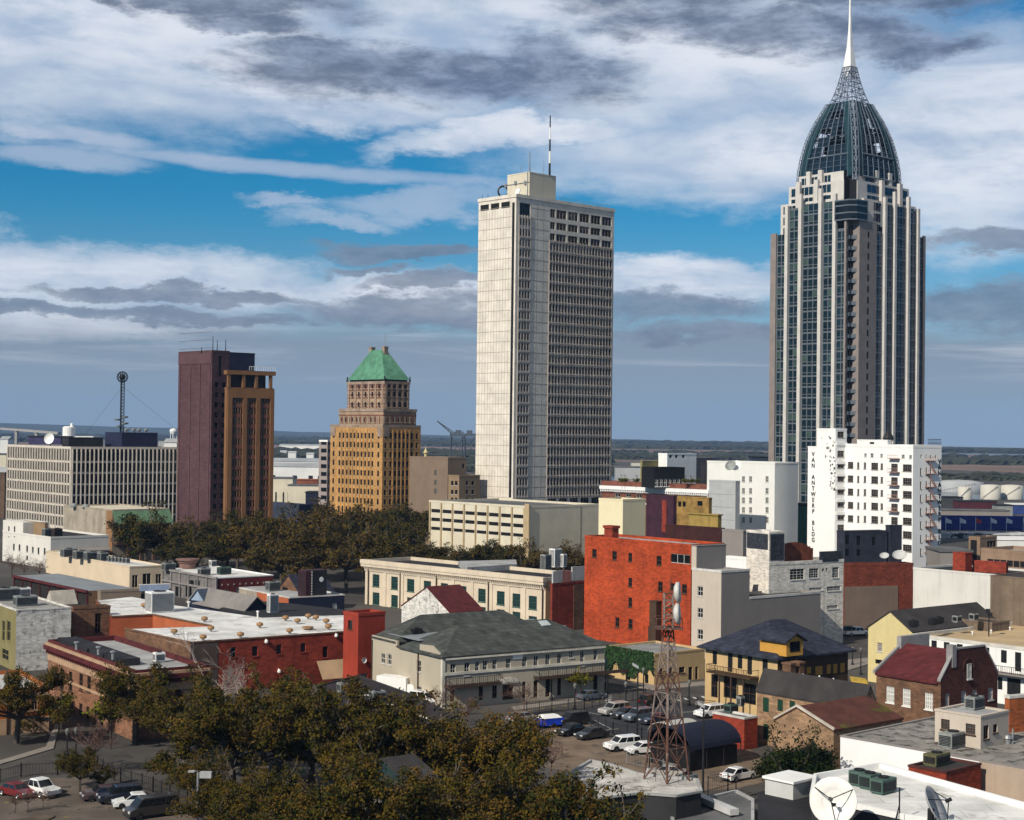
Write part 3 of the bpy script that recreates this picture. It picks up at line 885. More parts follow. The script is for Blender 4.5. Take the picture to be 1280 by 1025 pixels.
def brown_towers():
    PUR = mat('purple brown brick', (.088, .045, .052), .9, .14, .15, brick=(.7, .35))
    NAVY = mat('navy painted metal', (.018, .020, .050), .6, .2, .4)
    D = 500
    b = Bld('brick_tower', 'windowless purple brown brick tower at the left of the skyline', 'office tower', 265.4, 437.5, D, 47, 223.5, 287, PUR, BLACKROOF, parapet=.8)
    fl = 12.7 / 2000 * D
    u1, u2 = [b.uv('F', x, 500)[0] for x in (270.5, 279.5)]
    _, vt = b.uv('F', 275, 484)
    b.grid('F', [u1, u2], [vt - fl * i for i in range(13)], 1.3, 1.5, 'plain', GL)
    x0, x1 = [b.uv('F', x, 460)[0] for x in (273, 277)]
    b.W1('F', 273.2, 445, 277.5, 470, 'plain', GLD, None, 'louvre')
    b.done()
    q = MB(); la, lb = b.uv('L', 268, 500)[0], 0
    _, zt = b.uv('L', 245, 455)
    for y in [b.L * f for f in (.06, .345, .63, .95)]: q.box(-.18, y - .3, 3, -.004, y + .3, zt)
    q.box(-.18, .2, zt, -.005, b.L - .1, b.H - .81)
    for i in range(26): q.box(-.03, .3, 8 + i * 2.5, -.006, b.L - .2, 8.1 + i * 2.5)
    b.part('brick_relief', q, mat('lit purple brown brick', (.095, .049, .055), .9, .14, .15))  # lighter copy of the brick, sunlight put into its colour
    for px, top, lab in ((266, 420, 'tallest thin antenna on the purple brown tower'), (271.5, 425, 'forked antenna in the middle of the purple brown tower roof'), (282, 424.5, 'antenna at the right end of the purple brown tower roof'), (252, 434, 'tiny antenna near the middle of the purple brown tower left edge')):
        a = atd(px, 438, D + 4); mast('roof_antenna', lab, (a.x, a.y, b.top - .9), (438.5 - top) / 2000 * D + .9, .16, [DKMET])
    # navy metal plant block behind
    n = Bld('plant_block', 'navy metal plant block behind the purple brown tower top', 'plant room', 286.5, 440, D + 14, 47, 270, 318.6, NAVY, BLACKROOF, base=b.H - 25, parapet=.5)
    n.done()
    # orange slab tower
    OR = mat('orange brown stone', (.20, .097, .042), .85, .12, .2, streak=.15)
    RB = mat('red brown spandrel', (.15, .06, .042), .85, .15, .3)
    t = Bld('office_slab', 'orange brown slab tower with three window bays beside the purple brown tower', 'office tower', 283.8, 484, D - 6, 56, 281, 342.6, OR, BLACKROOF, parapet=.5)
    uu = [t.uv('F', x, 600)[0] for x in (291.5, 304, 319.5, 336.3)]
    bays = [(290.3, 303.5), (306.3, 320), (323, 336.4)]
    _, v1 = t.uv('F', 310, 505)
    f2 = 12.72 / 2000 * (D + 4)
    rn = random.Random(1)
    for a, c in bays:
        ua, ub = t.uv('F', a, 560)[0], t.uv('F', c, 560)[0]; st = (ub - ua) / 4
        t.grid('F', [ua + st * (i + .5) for i in range(4)], [v1 - f2 * i for i in range(13)], st * .66, f2 * .64, 'plain', lambda u, v: BLIND if rn.random() < .06 else GL)
    t.done()
    q = MB()
    for a, c in bays:
        ua, ub = t.uv('F', a, 560)[0], t.uv('F', c, 560)[0]
        for i in range(14): q.box(ua, -.05, v1 - f2 * i - f2 * .34, ub, -.004, v1 - f2 * i - .03)
    t.part('spandrel', q, RB)
    q = MB()
    for i in (0, 1):
        x = (t.uv('F', bays[i][1], 560)[0] + t.uv('F', bays[i + 1][0], 560)[0]) / 2; q.box(x - .7, -.5, 3, x + .7, -.005, t.H - 3.2)
    q.box(.2, -.5, 3, 1.6, -.005, t.H - .52); q.box(t.W - 1.3, -.5, 3, t.W - .05, -.005, t.H - .52); q.box(1.6, -.5, t.H - 3.2, t.W - 1.3, -.006, t.H - .52)
    t.part('stone_frame', q, OR)
    # open top storey
    q = MB(); zr = t.H + 3.9
    q.box(-.25, -.45, zr + .1, t.W + .35, t.L + .4, zr + 1.4)
    t.part('roof_slab', q, OR)
    q = MB()
    for f_ in (.04, .35, .62, .93): x = t.W * f_; q.box(x - .45, -.2, t.H, x + .45, .7, zr + .1)
    t.part('column', q, OR)
    q = MB(); q.box(1, 1.6, t.H - .4, t.W - 2.6, t.L - 1, zr + .08); t.part('recessed_wall', q, GLD)
    q = MB()
    for i in range(12): x = t.W * (.45 + i * .05); q.tube((x, -.6, zr + 1.5), (x, -.6, zr + 2.7), .05)
    q.tube((t.W * .45, -.6, zr + 2.7), (t.W, -.6, zr + 2.7), .06); t.part('railing', q, WHITE)
    return b


brown_towers()


def grid_block():
    C = mat('pale grid concrete', (.58, .52, .45), .85, .1, .3, streak=.1)
    b = Bld('grid_office_block', 'wide office block with pale concrete window grid at far left', 'office building', 88.8, 558.3, 524, 52, 8.8, 224, C, GREYROOF, parapet=.7)
    D = 524; k = D / 2000
    vb = [577.5, 591.3, 605.5, 619, 632.5, 646, 660]
    n1, n2 = 24, 25
    _, z0 = b.uv('L', 85, 559)
    sL = (b.L - 1.2) / n1; sF = (b.W - 1.2) / n2
    rows = []
    for i, y in enumerate(vb):
        _, z = b.uv('F', 92, y); _, zu = b.uv('F', 92, vb[i - 1] if i else 562.0)
        rows.append((z + .35, zu - z - .65 if i else zu - z - .2))
    for z, h in rows:
        b.grid('L', [.6 + sL * (i + .5) for i in range(n1)], [z], sL * .66, h, 'plain'); b.grid('F', [.6 + sF * (i + .5) for i in range(n2)], [z], sF * .62, h, 'plain')
    b.done()
    q = MB()
    for i in range(n1 + 1): y = .6 + sL * i; q.box(-.2, y - .15, 2, -.004, y + .15, b.H - .72)
    for i in range(n2 + 1): x = .6 + sF * i; q.box(x - .15, -.25, 2, x + .15, -.004, b.H - .72)
    b.part('concrete_fin', q, C)
    NAVY = MATS['navy painted metal']
    GREY = mat('grey metal louvres', (.10, .10, .115), .6, .2, .5)
    p = Bld('plant_block', 'low navy plant block carrying the lattice mast at far left', 'plant room', 152.5, 540.5, 548, 52, 131.5, 197, NAVY, BLACKROOF, base=b.H - .7, parapet=.3)
    p.done()
    p2 = Bld('plant_block', 'flat dark plant block on the roof of the pale grid office block', 'plant room', 86, 546.5, 545, 52, 78, 129, BLACKROOF, BLACKROOF, base=b.H - .7, parapet=.3); p2.done()
    # vents
    for px in (158, 167, 173.5, 182.5):
        a = atd(px, 540, 556); m = MB(); m.lathe([(.35, 0), (.35, .8), (.75, .9), (.8, 1.5), (.3, 1.9)], 8); o = m.build('roof_vent', GALV); o.location = (a.x, a.y, p.top - .35); tag(o, 'small round cowl vent on the low navy plant block', 'vent', 'cowl vents on the navy plant block')
    # lattice mast with ball top and guys
    a = atd(152, 540, 560); zt = CAMH + (535 - 470) * 560 / 2000; z0 = p.top - .3
    r = empty('lattice_mast', (a.x, a.y, z0)); tag(r, 'dark lattice radio mast with ball shaped top and guy wires', 'radio mast')
    m = MB(); h = zt - z0
    P = [(math.cos(w) * .75, math.sin(w) * .75) for w in (0, 2.1, 4.2)]
    for x, y in P: m.tube((x, y, 0), (x, y, h), .13, n=4)
    for i in range(int(h / 1.1)):
        for j in range(3): m.tube((*P[j], i * 1.1), (*P[(j + 1) % 3], i * 1.1 + 1.1), .09, n=4)
    m.build('lattice', DKMET, r)
    m = MB()
    for i in range(7):
        w = math.pi * i / 7; rr = 1.9
        pr = [Vector((math.cos(w) * math.cos(t), math.sin(w) * math.cos(t), math.sin(t))) * rr + Vector((0, 0, h - .3)) for t in [2 * math.pi * k / 12 for k in range(13)]]
        for k in range(12): m.tube(pr[k], pr[k + 1], .13, n=4)
    m.lathe([(.0, -1.2), (1.0, -.6), (1.2, 0), (1.0, .6), (0, 1.2)], 10, (0, 0, h - .3))
    m.build('ball_antenna', DKMET, r)
    m = MB()
    for x, y, z in ((-1.5, 0, 4.5), (1.3, -.6, 3.2), (-.6, -1, 2.2), (.9, .5, 5.4)):
        m.lathe([(0, -.2), (1.1, 0), (1.3, .5), (0, .55)], 10, (x, y, z))
    m.build('dish', ACGREY, r)
    m = MB()
    for x, y, z in ((19, 6, .6), (-15, 9, -.5), (4, -14, -.5)): m.tube((0, 0, h * .82), (x, y, z), .035, n=3)
    m.build('guy_wire', DKMET, r)
    # roof dish on a stand
    a = atd(63, 556, 545); r = empty('satellite_dish', (a.x, a.y, b.H - .72)); tag(r, 'small white dish on a stand on the pale grid office block', 'satellite dish')
    m = MB(); m.tube((0, 0, 0), (0, 0, 3.6), .14); m.build('stand', DKMET, r)
    m = MB(); m.lathe([(0, 0), (.8, .1), (1.5, .4), (1.9, .8)], 16); o = m.build('dish', WHITE, r, True); o.location = (0, -.3, 3.0); o.rotation_euler = (R(78), 0, R(-15))
    # purple low boxes behind
    return b


grid_block()
# ================================================================== middle distance: helpers


class Zm:
    """photograph detail: pixel = origin + value / scale"""
    def __init__(s, x, y, k): s.x, s.y, s.k = x, y, k
    def __call__(s, x, y): return s.x + x / s.k, s.y + y / s.k
    def X(s, x): return s.x + x / s.k
    def Y(s, y): return s.y + y / s.k
    def r(s, a, b, c, d): return s.X(a), s.Y(b), s.X(c), s.Y(d)


Z2, Z3, Z4, Z5, Z6 = Zm(0, 620, 4.88), Zm(0, 780, 4.183), Zm(130, 620, 3.879), Zm(440, 660, 3.879), Zm(700, 600, 4.658)
Z7, Z8, Z9, Z10, Z11 = Zm(760, 530, 4.267), Zm(900, 640, 3.368), Zm(1030, 740, 5.12), Zm(860, 760, 5.12), Zm(900, 860, 3.368)
Z12, Z13, Z14, Z15, Z16 = Zm(630, 780, 4.183), Zm(360, 820, 3.765), Zm(1140, 550, 6.03), Zm(520, 500, 4.267), Zm(320, 530, 7.886)


def wins(b, face, z, rects, style='sill', gl=None, fr=None, name='window'):
    for r in rects: b.W1(face, *z.r(*r), style, gl, fr, name)


def gable(b, ridge, rise, ov, m, wm, hz=None, pos=.5):
    """pitched roof; ridge 'x' runs along face F's direction, 'y' along face L's; the two gable triangles are wall"""
    h = b.H if hz is None else hz; W_, L_ = b.W, b.L; q = MB(); t = .22
    if ridge == 'x':
        r = L_ * pos; s1, s2 = rise / r, rise / (L_ - r)
        for y0, z0, y1, z1 in ((-ov, h - ov * s1, r, h + rise), (L_ + ov, h - ov * s2, r, h + rise)):
            q.extr([(-ov, y0, z0), (W_ + ov, y0, z0), (W_ + ov, y1, z1), (-ov, y1, z1)], (0, 0, t))
        gs = [[(x, 0, h), (x, L_, h), (x, r, h + rise)] for x in (.004, W_ - .004)]
    else:
        r = W_ * pos; s1, s2 = rise / r, rise / (W_ - r)
        for x0, z0, x1, z1 in ((-ov, h - ov * s1, r, h + rise), (W_ + ov, h - ov * s2, r, h + rise)):
            q.extr([(x0, -ov, z0), (x0, L_ + ov, z0), (x1, L_ + ov, z1), (x1, -ov, z1)], (0, 0, t))
        gs = [[(0, y, h), (W_, y, h), (r, y, h + rise)] for y in (.004, L_ - .004)]
    b.part('roof', q, m)
    for p in gs: g_ = MB(); g_.poly(p); b.part('gable_wall', g_, wm)


def hip(b, x0, y0, x1, y1, z, rise, ov, m, ridge='x', nm='roof', rin=None):
    x0 -= ov; y0 -= ov; x1 += ov; y1 += ov; q = MB(); t = .25
    if ridge == 'x':
        a = rin or (y1 - y0) / 2; ym = (y0 + y1) / 2; A, B_ = (x0 + a, ym, z + rise), (x1 - a, ym, z + rise)
        V = [(x0, y0, z), (x1, y0, z), (x1, y1, z), (x0, y1, z), A, B_]
        F_ = [(0, 1, 5, 4), (1, 2, 5), (2, 3, 4, 5), (3, 0, 4)]
    else:
        a = rin or (x1 - x0) / 2; xm = (x0 + x1) / 2; A, B_ = (xm, y0 + a, z + rise), (xm, y1 - a, z + rise)
        V = [(x0, y0, z), (x1, y0, z), (x1, y1, z), (x0, y1, z), A, B_]
        F_ = [(0, 1, 4), (1, 2, 5, 4), (2, 3, 5), (3, 0, 4, 5)]
    q.add(V, F_); q.add([(x, y, z - t) for x, y in ((x0, y0), (x1, y0), (x1, y1), (x0, y1))] + V[:4], [(0, 1, 5, 4), (1, 2, 6, 5), (2, 3, 7, 6), (3, 0, 4, 7), (0, 3, 2, 1)])
    b.part(nm, q, m)


AC_MESH = {}


def ac_unit(px, py, z, w, d, h, label, th=50, m=None, group='air conditioners on the roofs'):
    """rooftop air conditioner: casing, louvred grille, fan ring; foot at the photo point on level z"""
    p = at(px, py, z); r = empty('air_conditioner', p, math.pi / 2 - R(th)); tag(r, label, 'air conditioner', group)
    q = MB(); q.box(-w / 2, 0, .15, w / 2, d, h); q.box(-w / 2 + .1, .1, 0, w / 2 - .1, d - .1, .15); q.build('casing', m or ACGREY, r)
    q = MB(); n = max(3, int(h / .22))
    for i in range(n): zz = .3 + (h - .5) * i / n; q.box(-w / 2 + .12, -.05, zz, w / 2 - .12, -.004, zz + .09); q.box(-w / 2 - .05, .12, zz, -w / 2 - .004, d - .12, zz + .09)
    q.build('grille', DKMET, r)
    q = MB(); q.lathe([(min(w, d) * .36, 0), (min(w, d) * .38, .14), (min(w, d) * .30, .14), (min(w, d) * .28, .03), (0, .03)], 12, (0, d / 2, h + .003)); q.build('fan_ring', DKMET, r)
    return r


TURB = []


def roof_turbine(px, py, z, label, s=1.0, group='copper turbine vents on the white roof'):
    p = at(px, py, z)
    CU = mat('rusty copper vent', (.30, .17, .08), .6, .3, 2.0)
    if not TURB:
        r = empty('roof_vent', p); tag(r, label, 'roof vent', group)
        q = MB(); q.lathe([(.26, 0), (.26, .35), (.34, .36)], 10); q.build('neck', GALV, r)
        q = MB(); q.lathe([(.3, .36), (.62, .55), (.72, .85), (.55, 1.1), (.2, 1.22), (0, 1.24)], 12)
        for i in range(12):
            w = i * math.pi / 6; q.tube((math.cos(w) * .64, math.sin(w) * .64, .52), (math.cos(w + .4) * .58, math.sin(w + .4) * .58, 1.1), .045, n=4)
        q.build('turbine', CU, r); TURB.append(r); r.scale = (s,) * 3
        return r
    return copy_tree(TURB[0], p, label=label, group=group, scale=s)


def pipe_vent(px, py, z, h=.9, r=.12, label='', m=None, group=None):
    q = MB(); q.tube((0, 0, 0), (0, 0, h), r, n=8); q.lathe([(r * 1.1, h), (r * 2.0, h + .05), (r * 1.9, h + .2), (0, h + .3)], 8)
    o = q.build('vent_pipe', m or GALV); o.location = at(px, py, z); return tag(o, label, 'vent pipe', group)


def prism_px(name, label, cat, pts, z, m_wall, m_roof, base=0.0, group=None, lip=0.0, lipm=None):
    """low flat-roofed block whose roof outline is read from the photograph on the level z"""
    w = [at(x, y, z) for x, y in pts]; c = w[0]
    r = empty(name, (c.x, c.y, base)); tag(r, label, cat, group)
    P = [(p.x - c.x, p.y - c.y) for p in w]; h = z - base
    q = MB(); n = len(P)
    for i in range(n):
        a, b_ = P[i], P[(i + 1) % n]; q.quad((*a, 0), (*b_, 0), (*b_, h), (*a, h))
    q.build('wall', m_wall, r)
    q = MB(); q.poly([(*p, h + .003) for p in P]); q.build('roof', m_roof, r)
    if lip:
        q = MB()
        for i in range(n):
            a, b_ = Vector(P[i]), Vector(P[(i + 1) % n]); d = (b_ - a).normalized(); nn = Vector((-d.y, d.x)) * .16
            q.extr([(*(a - nn), h + .006), (*(b_ - nn), h + .006), (*(b_ + nn), h + .006), (*(a + nn), h + .006)], (0, 0, lip + .002 * i))
        q.build('parapet', lipm or m_wall, r)
    return r, P, h


def balcony(b, face, z, u0, u1, out, rail_m, slab_m, posts=6, h=1.1, legs=None, glassy=False):
    q = MB(); f = face
    def Bx(ua, da, za, ub, db, zb, k=0):
        if f == 'F': q.box(ua, -db, za, ub, -da, zb, k)
        else: q.box(-db, ua, za, -da, ub, zb, k)
    Bx(u0, .004, z - .22, u1, out, z); q2 = q
    b.part('balcony_slab', q, slab_m)
    q = MB()
    for zz in (z + h - .06, z + .15):
        Bx(u0, out - .09, zz, u1, out - .02, zz + .07); Bx(u0, .01, zz, u0 + .07, out - .1, zz + .07); Bx(u1 - .07, .01, zz, u1, out - .1, zz + .07)
    n = max(3, int((u1 - u0) / .32))
    for i in range(n + 1):
        u = u0 + (u1 - u0 - .04) * i / n; w = .09 if i % max(1, n // posts) == 0 else .035
        Bx(u, out - .08, z + .01, u + w, out - .03, z + h - .065)
    b.part('balcony_railing', q, rail_m)
    if legs:
        q = MB()
        for u in legs: Bx(u - .09, out - .25, 0, u + .09, out - .07, z - .225)
        b.part('balcony_post', q, rail_m)


def shadowless(): pass


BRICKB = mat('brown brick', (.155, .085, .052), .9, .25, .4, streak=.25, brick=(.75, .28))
BRICKT = mat('tan brick', (.30, .19, .115), .9, .22, .4, streak=.2, brick=(.75, .28))
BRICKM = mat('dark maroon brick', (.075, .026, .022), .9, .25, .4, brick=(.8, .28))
REDP = mat('red painted brick', (.23, .038, .022), .85, .22, .3, streak=.5, brick=(.88, .3), patch=((.25, .06, .04), .66, .2))
REDL = mat('bright red painted brick', (.25, .040, .021), .85, .15, .25, streak=.3, brick=(.88, .3))
ORANGE = mat('orange red painted brick wall', (.37, .056, .017), .85, .2, .14, streak=.6, brick=(.9, .3), patch=((.31, .049, .018), .64, .10))
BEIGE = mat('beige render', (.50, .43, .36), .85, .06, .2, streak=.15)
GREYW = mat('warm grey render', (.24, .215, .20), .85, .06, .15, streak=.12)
OLIVE = mat('olive render', (.22, .19, .085), .85, .1, .3)
PEEL = mat('peeling white brick', (.62, .61, .58), .9, .12, .5, streak=.3, patch=((.24, .22, .20), .55, .9), brick=(.9, .28))
PEEL2 = mat('stained white brick', (.66, .63, .58), .9, .10, .3, streak=.55, patch=((.36, .31, .27), .62, .8), brick=(.92, .28))
CREAM = mat('cream render', (.62, .50, .36), .85, .06, .2, streak=.12)
YELL = mat('pale yellow render', (.60, .50, .25), .85, .06, .25, streak=.15)
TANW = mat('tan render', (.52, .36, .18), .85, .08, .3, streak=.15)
STAIN = mat('rain stained concrete', (.34, .29, .23), .9, .2, .3, streak=.75)
SLATE = mat('navy slate shingles', (.026, .030, .050), .7, .4, .8, brick=(.5, .35))
SHING = mat('dark grey green shingles', (.060, .066, .062), .85, .25, .6, brick=(.7, .4))
SHING2 = mat('light grey metal deck', (.22, .235, .25), .6, .12, .2)
MAROON = mat('maroon roof', (.085, .016, .018), .8, .2, .5, brick=(.85, .4))
DKROOF = mat('dark brown roof', (.040, .036, .036), .9, .25, .3)
AWNG = mat('green striped awning', (.115, .20, .115), .8, .15, .4)
NAVYW = mat('navy painted wall', (.012, .016, .040), .8, .2, .3)
SHUT = mat('black shutters', (.012, .013, .014), .6, .2)
GSHUT = mat('dark green shutters', (.012, .045, .026), .6, .2)
RUST = mat('rusty sheet metal', (.16, .045, .022), .8, .4, .6, streak=.6)
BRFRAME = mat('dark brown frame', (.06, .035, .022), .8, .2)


def letters(name, text, size, m, parent, depth=.08):
    """3-D lettering converted to a mesh; lies in x-z, faces -y"""
    c = bpy.data.curves.new(name, 'FONT'); c.body = text; c.size = size; c.extrude = depth / 2; c.align_x = 'CENTER'; c.align_y = 'CENTER'; c.offset = .012 * size
    t = bpy.data.objects.new('tmp_text', c); COL.objects.link(t)
    dg = bpy.context.evaluated_depsgraph_get(); me = bpy.data.meshes.new_from_object(t.evaluated_get(dg))
    bpy.data.objects.remove(t); me.materials.clear(); me.materials.append(m)
    me.transform(Matrix.Rotation(R(90), 4, 'X'))
    o = link(name, me, parent); return o


def sign_column(b, face, word, px, ys, size, m):
    """one letter below the other, each centred on its photo row"""
    for ch, y in zip(word, ys):
        if ch == ' ': continue
        u, v = b.uv(face, px, y)
        o = letters('letter', ch, size, m, b.root, .12)
        if face == 'F': o.location = (u, -.07, v)
        else: o.location = (-.07, u, v); o.rotation_euler = (0, 0, -math.pi / 2)
# ------------------------------------------------------------------ blocks behind the square


def around_towers():
    # podium garage of the tall tower
    b = Bld('parking_garage', 'cream parking garage with open decks at the foot of the tall pale tower', 'parking garage', 661, 632.5, 452, 47, 536.5, 749, PAINTC, GREYROOF, parapet=.6)
    rows = [(612, 632), (661, 681), (713, 731)]
    n = 8
    for r0, r1 in rows:
        _, va = b.uv('L', *Z15(565, r1)); _, vb = b.uv('L', *Z15(565, r0))
        st = (b.L - 2.2) / n
        for i in range(n): b.add('L', 1.6 + st * (i + .5), va, st * .84, vb - va, 'plain', GLD, None, 'deck_opening')
    b.done()
    q = MB(); st = (b.L - 2.2) / n
    for i in range(n + 1): y = 1.6 + st * i; q.box(-.35, y - .25, 0, -.004, y + .25, b.H - .61)
    q.box(-.4, -.5, 0, -.005, 1.3, b.H + .6); b.part('pilaster', q, mat('tan painted pilaster', (.42, .32, .19), .85, .1))
    q = MB(); x = b.uv('F', 726, 650)[0]; q.box(x - .06, -.06, 0, x + .06, -.004, b.H - .61); b.part('downpipe', q, BRFRAME)
    # cream block to its right
    c = Bld('cream_block', 'pale cream windowless block right of the parking garage', 'building', 778.7, 624, 440, 47, 748.5, 807, mat('pale cream paint', (.74, .65, .44), .8, .04, .2, streak=.06), GREYROOF, parapet=.5)
    c.done()
    # old brick hotel-like block with roof garden
    BRX = mat('red brown brick', (.17, .065, .045), .9, .2, .3, brick=(.8, .35))
    h = Bld('brick_block', 'long red brick block with white cornice and a planted roof terrace', 'building', 887, 606, 480, 44, 752, 900, BRX, GREYROOF, parapet=1.4, coping=BRX)
    for i in range(9): h.W1('L', *Z7.r(38 + i * 57, 322 + i * 2.6, 66 + i * 57, 362 + i * 2.6), 'sash', GL, TRIMW)
    for i in range(9): h.W1('L', *Z7.r(38 + i * 57, 372 + i * 2.6, 66 + i * 57, 400 + i * 2.6), 'sash', GL, TRIMW)
    h.done()
    q = MB(); q.box(-1.1, -.4, h.H - 2.6, -.005, h.L, h.H - 1.5); q.box(-.3, 0, h.H - 6.9, -.006, h.L, h.H - 6.5)
    n = 60
    for i in range(n): y = h.L * i / n; q.box(-.9, y + .1, h.H - 3.3, -.1, y + .5, h.H - 2.605)
    h.part('cornice', q, WHITE)
    # white penthouse and glazed sheds on its terrace
    p = Bld('white_penthouse', 'white penthouse with four small windows above the brick block terrace', 'penthouse', 834, 566.5, 500, 47, 823, 870.5, WHITE, BLACKROOF, base=h.H - 1.4, parapet=.5)
    for x in (300, 334, 365, 402): p.W1('F', *Z7.r(x - 7, 163, x + 7, 181), 'plain')
    p.done()
    o = Bld('terrace_hut', 'olive hut on the roof terrace left of the white penthouse', 'roof hut', 803, 576, 498, 47, 800.5, 823, OLIVE, OLIVE, base=h.H - 1.4, parapet=.2); o.done()
    s = Bld('terrace_glasshouse', 'dark glazed pavilion along the planted roof terrace of the brick block', 'pavilion', 818, 584, 488, 62, 802, 856, GLD, BLACKROOF, base=h.H - 1.4, parapet=.25)
    for i in range(7): s.add('F', s.W * (i + .5) / 7, .4, s.W / 9, 2.3, 'sash', GL, WHITE)
    s.done()
    # dark twin slab of the neighbouring roof
    d = Bld('dark_roof_block', 'long dark roof block behind the white building near the glass skyscraper', 'building', 900, 577, 560, 48, 876, 940, BLACKROOF, BLACKROOF, parapet=.4); d.done()
    # pale grey and white blocks left of the glass skyscraper
    g1 = Bld('grey_block', 'pale grey windowless block beside the red brick block', 'building', 919.5, 601, 452, 47, 886.5, 925, mat('pale grey render', (.38, .39, .40), .85, .08, .3, streak=.1), GREYROOF, parapet=.5)
    g1.done()
    q = MB()
    for i in range(5): z = g1.H - 4 - i * 3.6; q.box(-.05, .3, z, -.004, g1.L - .3, z + .08)
    g1.part('string_course', q, GREYW)
    w = Bld('white_block', 'plain white block with rows of small windows left of the glass skyscraper', 'building', 968.6, 578, 462, 47, 884, 998, mat('white render', (.70, .69, .66), .85, .04, .2, streak=.1), GREYROOF, parapet=.5)
    for y in (295, 358, 408, 460, 513):
        for x in (722, 760, 848): w.W1('L', *Z7.r(x - 8, y - 16, x + 8, y + 14), 'sash', BLIND, TRIMW)
    w.done()
    for px, lab in ((921, 'white dish on the dark roof behind the white block'), (914, 'grey dish on the dark roof behind the white block')):
        q = MB(); q.lathe([(0, 0), (.9, .15), (1.5, .6)], 12); q.tube((0, 0, -1.4), (0, 0, 0), .1); o = q.build('satellite_dish', WHITE if px == 921 else ACGREY); o.location = at(px, 583, d.H + 1.2); o.rotation_euler = (R(60), 0, R(-30)); tag(o, lab, 'satellite dish')
    # dark purple block with yellow shed
    PUR2 = mat('dark plum painted wall', (.045, .016, .028), .85, .3, .4)
    k = Bld('plum_block', 'dark plum windowless block with a brick strip, behind the orange red building', 'building', 842, 620, 388, 60, 808, 846, PUR2, BLACKROOF, parapet=.4)
    k.c  # the visible wall is its left face
    k.done()
    q = MB(); y0, y1 = k.uv('L', 833.5, 640)[0], k.uv('L', 828, 640)[0]; q.box(-.15, y0, k.H - 9, -.004, y1, k.H - 1.2); k.part('brick_strip', q, REDP)
    YS = mat('weathered yellow panels', (.27, .165, .05), .85, .35, .4, streak=.7)
    y = Bld('ochre_house', 'weathered ochre rooftop house with two dark windows behind the plum block', 'roof house', 886, 622, 400, 47, 841, 890, YS, RUST, parapet=.3)
    wins(y, 'L', Z6, [(688, 125, 706, 155), (714, 125, 732, 155), (800, 122, 830, 150)], 'plain', GL); y.done()
    y2 = Bld('yellow_shed', 'yellow corrugated shed with rusty roof on the dark red block', 'roof shed', 897.5, 643, 378, 47, 861, 902, mat('yellow corrugated metal', (.32, .22, .06), .7, .2, .3, streak=.6), RUST, parapet=.3, cop_out=.3); y2.done()
    r2 = Bld('dark_red_block', 'low dark red block with rusty roof between orange and white buildings', 'building', 901.5, 660, 372, 47, 832, 906, mat('soot dark red wall', (.045, .014, .012), .9, .3, .4, streak=.4), RUST, parapet=.5); r2.done()
    g3 = Bld('small_grey_block', 'small grey block right of the dark red block, with a white round roof behind', 'building', 929, 663, 365, 47, 902.5, 936, GREYW, GREYROOF, parapet=.4); g3.done()
    m4 = Bld('low_white_block', 'low white block with flat roof in front of the peeling white building', 'building', 934, 697, 352, 47, 905, 940, WHITE, PALEROOF, parapet=.6); m4.done()
    # building right of the stepped tower
    TB = mat('brown grey render', (.20, .145, .105), .9, .08, .2, streak=.15)
    t = Bld('brown_block', 'plain brown grey block right of the golden stepped tower', 'office building', 560, 571.5, 560, 47, 512, 583, TB, GREYROOF, parapet=.6)
    for y_ in (876, 938, 995): t.W1('L', *Zm(380, 420, 5.127).r(835, y_ - 16, 851, y_ + 16), 'plain', BLIND)
    t.W1('F', *Zm(380, 420, 5.127).r(1014, 818, 1028, 846), 'plain')
    t.done()
    l = Bld('tan_block', 'lower tan block with small windows left of the tall pale tower', 'office building', 574, 594, 548, 47, 560.5, 600, mat('tan grey render', (.25, .175, .11), .9, .1, .2, streak=.15), GREYROOF, parapet=.6)
    for y_ in (943, 1000, 1050):
        for x in (975, 1045, 1082): l.W1('F' if x > 1000 else 'L', *Zm(380, 420, 5.127).r(x - 8, y_ - 14, x + 8, y_ + 14), 'sill', GL, TRIMW)
        l.W1('L', *Zm(380, 420, 5.127).r(942, y_ - 14, 957, y_ + 14), 'sill', GL, TRIMW)
    l.done()
    c2 = MB(); c2.lathe([(.5, 0), (.5, 1.5), (.9, 2), (.3, 3), (0, 4.4)], 8); o = c2.build('finial', mat('cream paint', (.6, .5, .25))); o.location = at(532, 571, 46) if False else atd(532, 571, 575); o.location.z = t.H - .7; tag(o, 'small cream finial on the roof of the plain brown grey block', 'finial')
    # low wing of the stepped tower and navy block
    lw = Bld('golden_wing', 'low golden brick wing at the left foot of the stepped tower', 'building', 415, 637, 595, 47, 388, 420, MATS['golden ochre brick'], GREYROOF, parapet=.5)
    lw.grid('L', [lw.L * (i + .5) / 7 for i in range(7)], [lw.H - 5.0], .9, 2.2, 'sill', GL, TRIMW); lw.done()
    nb = Bld('navy_block', 'navy walled block with pale grey roof behind the square trees', 'building', 401, 632, 545, 47, 330, 412, mat('slate blue wall', (.035, .045, .075), .85, .2, .3), SHING2, parapet=.2); nb.done()
    # narrow grey office tower behind
    NG_ = mat('grey pink concrete', (.30, .25, .235), .85, .1)
    nt_ = Bld('grey_office_tower', 'narrow grey office tower with dark window bands left of the stepped tower', 'office tower', 409.5, 550, 690, 40, 399, 424, NG_, GREYROOF, parapet=.8, coping=WHITE)
    for i in range(9): nt_.W1('L', *Z16.r(640, 165 + i * 77, 696, 205 + i * 77), 'plain'); nt_.W1('F', *Z16.r(714, 172 + i * 77, 760, 206 + i * 77), 'plain')
    nt_.done()


around_towers()


